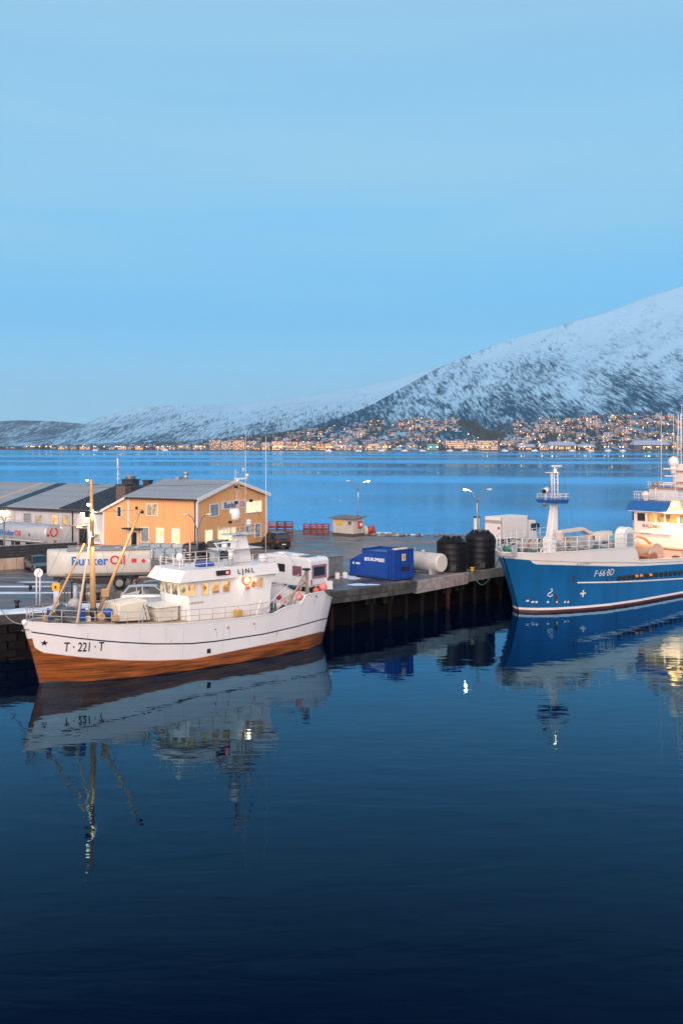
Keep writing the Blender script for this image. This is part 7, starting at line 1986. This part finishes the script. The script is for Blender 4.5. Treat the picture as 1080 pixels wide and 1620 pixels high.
# lower house parts, brown door shapes and ledges lit warm
MB().box(FX - 1.6, FX + .2, -YW - .5, 1.0, 2.55, 4.35).build('deckhouse', beige, b2, bevel=.04)
MB().box(FX - 1.75, FX, -YW - .6, 1.1, 4.35, 4.45).build('deckhouse_roof', steel, b2)
yk, zk = SF.on_x(1069, 875, FX - 1.65)
for dy in (-.18, .18): MB().cyl((FX - 1.75, yk + dy, 3.55), (FX - 1.6, yk + dy, 3.55), .24, n=14).build('round_port', mat('port_dark', (.07, .03, .03)), b2)
# big tan net winch, lit
netd = mat('net_drum_tan', (.48, .30, .18), rough=.7, var=.2, dirt=(.25, .14, .08), dirt_amt=.5)
pn_ = SP(1022, 868, -2.4)
MB().cyl((pn_.x, -3.4, 4.0), (pn_.x, -1.2, 4.0), 1.15, n=24).build('net_drum', netd, b2, bevel=.06)
MB().cyl((pn_.x, -3.55, 4.0), (pn_.x, -3.4, 4.0), 1.35, n=24).cyl((pn_.x, -1.2, 4.0), (pn_.x, -1.05, 4.0), 1.35, n=24).build('drum_flange', mat('flange_tan', (.60, .42, .30), rough=.5), b2)
MB().hexa([(pn_.x - 1.5, -3.8, 2.6), (pn_.x + .4, -3.8, 2.6), (pn_.x + .4, -2.8, 2.6), (pn_.x - 1.5, -2.8, 2.6), (pn_.x - 1.9, -3.8, 4.2), (pn_.x - .4, -3.8, 4.5), (pn_.x - .4, -2.8, 4.5), (pn_.x - 1.9, -2.8, 4.2)]).build('chute', mat('chute_rust', (.28, .12, .06), rough=.7, var=.3), b2, bevel=.08)
MB().box(pn_.x + .6, pn_.x + 1.2, -3.9, -3.3, 3.0, 3.7).build('motor', black_plastic, b2, bevel=.05)
MB().tube([(pn_.x - .9, -1.0, 5.3), (pn_.x + .3, -1.2, 5.9), (pn_.x + 1.4, -1.3, 5.6), (pn_.x + 2.2, -1.5, 5.0)], .16, 10).build('crane_arm', netd, b2)
MB().cyl((pn_.x + 2.2, -2.2, 2.6), (pn_.x + 2.2, -2.2, 5.0), .22, n=12).build('crane_post', ship_white, b2)
MB().box(x_end - .3, x_end + .5, -2.6, -1.2, zf, zf + .8).build('orange_bin', mat('bin_orange', (.55, .22, .12), rough=.6, var=.3), b2, bevel=.04)
# bridge top
TZ = 9.07
rails(b2, [(FX + .7, -YW - .4, TZ), (FX + .0, -YW + .5, TZ), (FX + .0, YW - 1.0, TZ), (FX + .7, YW - .1, TZ), (30, YW - .1, TZ)], .95, (.33, .66, 1.0), rail_w, .03, 1.0, post_r=.035)
MB().cyl((FX + .6, 1.6, TZ), (FX + .6, 1.6, TZ + .5), .3, .28, 14).sphere((FX + .6, 1.6, TZ + .62), .42, 14, 10).build('satellite_dome', ship_white, b2)
MB().cyl((FX + .9, .6, TZ), (FX + .9, .6, TZ + 1.6), .07).build('lamp_post', rail_w, b2)
MB().sphere((FX + .8, .6, TZ + 1.75), .3, 12, 8, 0, .9).build('searchlight', mat('brassy', (.35, .22, .12), rough=.4, metal=.4), b2)
MB().box(FX + 1.5, FX + 5, -1.6, 1.8, TZ, TZ + 1.3).build('upper_house', wall2, b2, bevel=.05)
MB().box(FX + 1.3, FX + 5.2, -1.9, 2.1, TZ + 1.3, TZ + 1.4).build('upper_deck', mat('rusty_deck_edge', (.45, .22, .16), rough=.6), b2)
rails(b2, [(FX + 1.4, -1.8, TZ + 1.4), (FX + 1.4, 2.0, TZ + 1.4), (FX + 5, 2.0, TZ + 1.4)], .6, (.5, 1.0), rail_w, .025, .9)
# the bright flood lamp with its funnel housing
fl = SF.on_x(1066.5, 797, FX - .9)
MB().prism([(-.95, 8.0), (.95, 8.0), (.45, 9.3), (-.45, 9.3)], 'x', FX - .72, FX - .1).build('lamp_housing', peach, b2, (0, fl[0], 0))
bl_ = glow('deck_flood_glow', (1.0, .36, .06), 13)
MB().sphere((FX - 1.0, fl[0], 8.85), .30, 14, 10).build('flood_lamp', bl_, b2)
l_ = real_light('flood_light', 'SPOT', (FX - 1.7, fl[0], 9.1), 5500, (1.0, .36, .10), b2, .2, 128); l_.rotation_euler = (0, 0, 0)
# tower mast, domes and whips
tp_ = SF.on_x(1066, 729, FX + 3)
def SY(px, py, lx): return SF.on_x(px, py, lx)
y, z = SY(1065, 731, FX + 3); MB().sphere((FX + 3, y, z), .55, 18, 12, 0, 1.1).cyl((FX + 3, y, z - 1.3), (FX + 3, y, z - .4), .28, .35, 14).build('radome', ship_white, b2)
y2, z2 = SY(1077, 760, FX + 3.5)
MB().box(FX + 3.2, FX + 4.2, y2 - .8, y2 + .8, TZ + 1.4, 13.0).build('tower', wall2, b2, bevel=.05)
for zz in (11.0, 12.2): MB().box(FX + 2.9, FX + 4.4, y2 - 1.0, y2 + 1.0, zz, zz + .1).build('tower_deck', MATS['rusty_deck_edge'], b2)
for k in range(3):
    z_ = 10.9 + k * .75; y, _ = SY(1059 + (k % 2) * 2, 750, FX + 2.6); MB().box(FX + 2.5, FX + 2.7, y - .7, y + .7, z_, z_ + .12).build('radar_scanner', ship_white, b2)
y, z = SY(1074.5, 700, FX + 3.8)
lat = MB(); ztop_ = 18.3
for dy, dx in ((-.22, 0), (.22, 0), (0, .35)): lat.cyl((FX + 3.8 + dx, y + dy, 13.0), (FX + 3.8 + dx * .6, y + dy * .7, ztop_), .055, .045, 6)
lat.build('lattice_mast', ship_white, b2)
for i in range(15): zz = 13.2 + i * .34; MB().tube([(FX + 3.8, y - .2, zz), (FX + 3.8, y + .2, zz), (FX + 4.1, y, zz)], .02, 4, 0, True).build('cross_brace', rail_w, b2)
for (px, y0_, y1_, lx) in ((1045.5, 766, 650, FX + 2), (1078, 700, 640, FX + 4), (1068, 800, 742, FX + .2), (1065, 720, 655, FX + 5)):
    ya, za = SY(px, y0_, lx); _, zb_ = SY(px, y1_, lx); MB().cyl((lx, ya, za), (lx, ya, zb_), .045, .02, 6).build('whip_antenna', rail_w, b2)
MB().box(FX + 1.8, FX + 2.4, SY(1052, 768, FX + 2)[0] - .6, SY(1052, 768, FX + 2)[0] + .6, 10.75, 10.85).build('aerial_shelf', ship_white, b2)
# green mooring rope from the ship's bow down to the yellow bollard
pA = G(748, 905, 3.25); pB = SF.w(-1.9, .5, 5.2); pts_ = []
for i in range(19):
    t = i / 18; pts_.append(pA.lerp(pB, t) - Vector((0, 0, 7.2 * t * (1 - t) * (1.25 - t * .6))))
o = MB().tube(pts_, .045, 6).build('mooring_rope', green_rope); tag(o, 'dark green mooring rope hanging in a loop under the blue bow', 'rope')
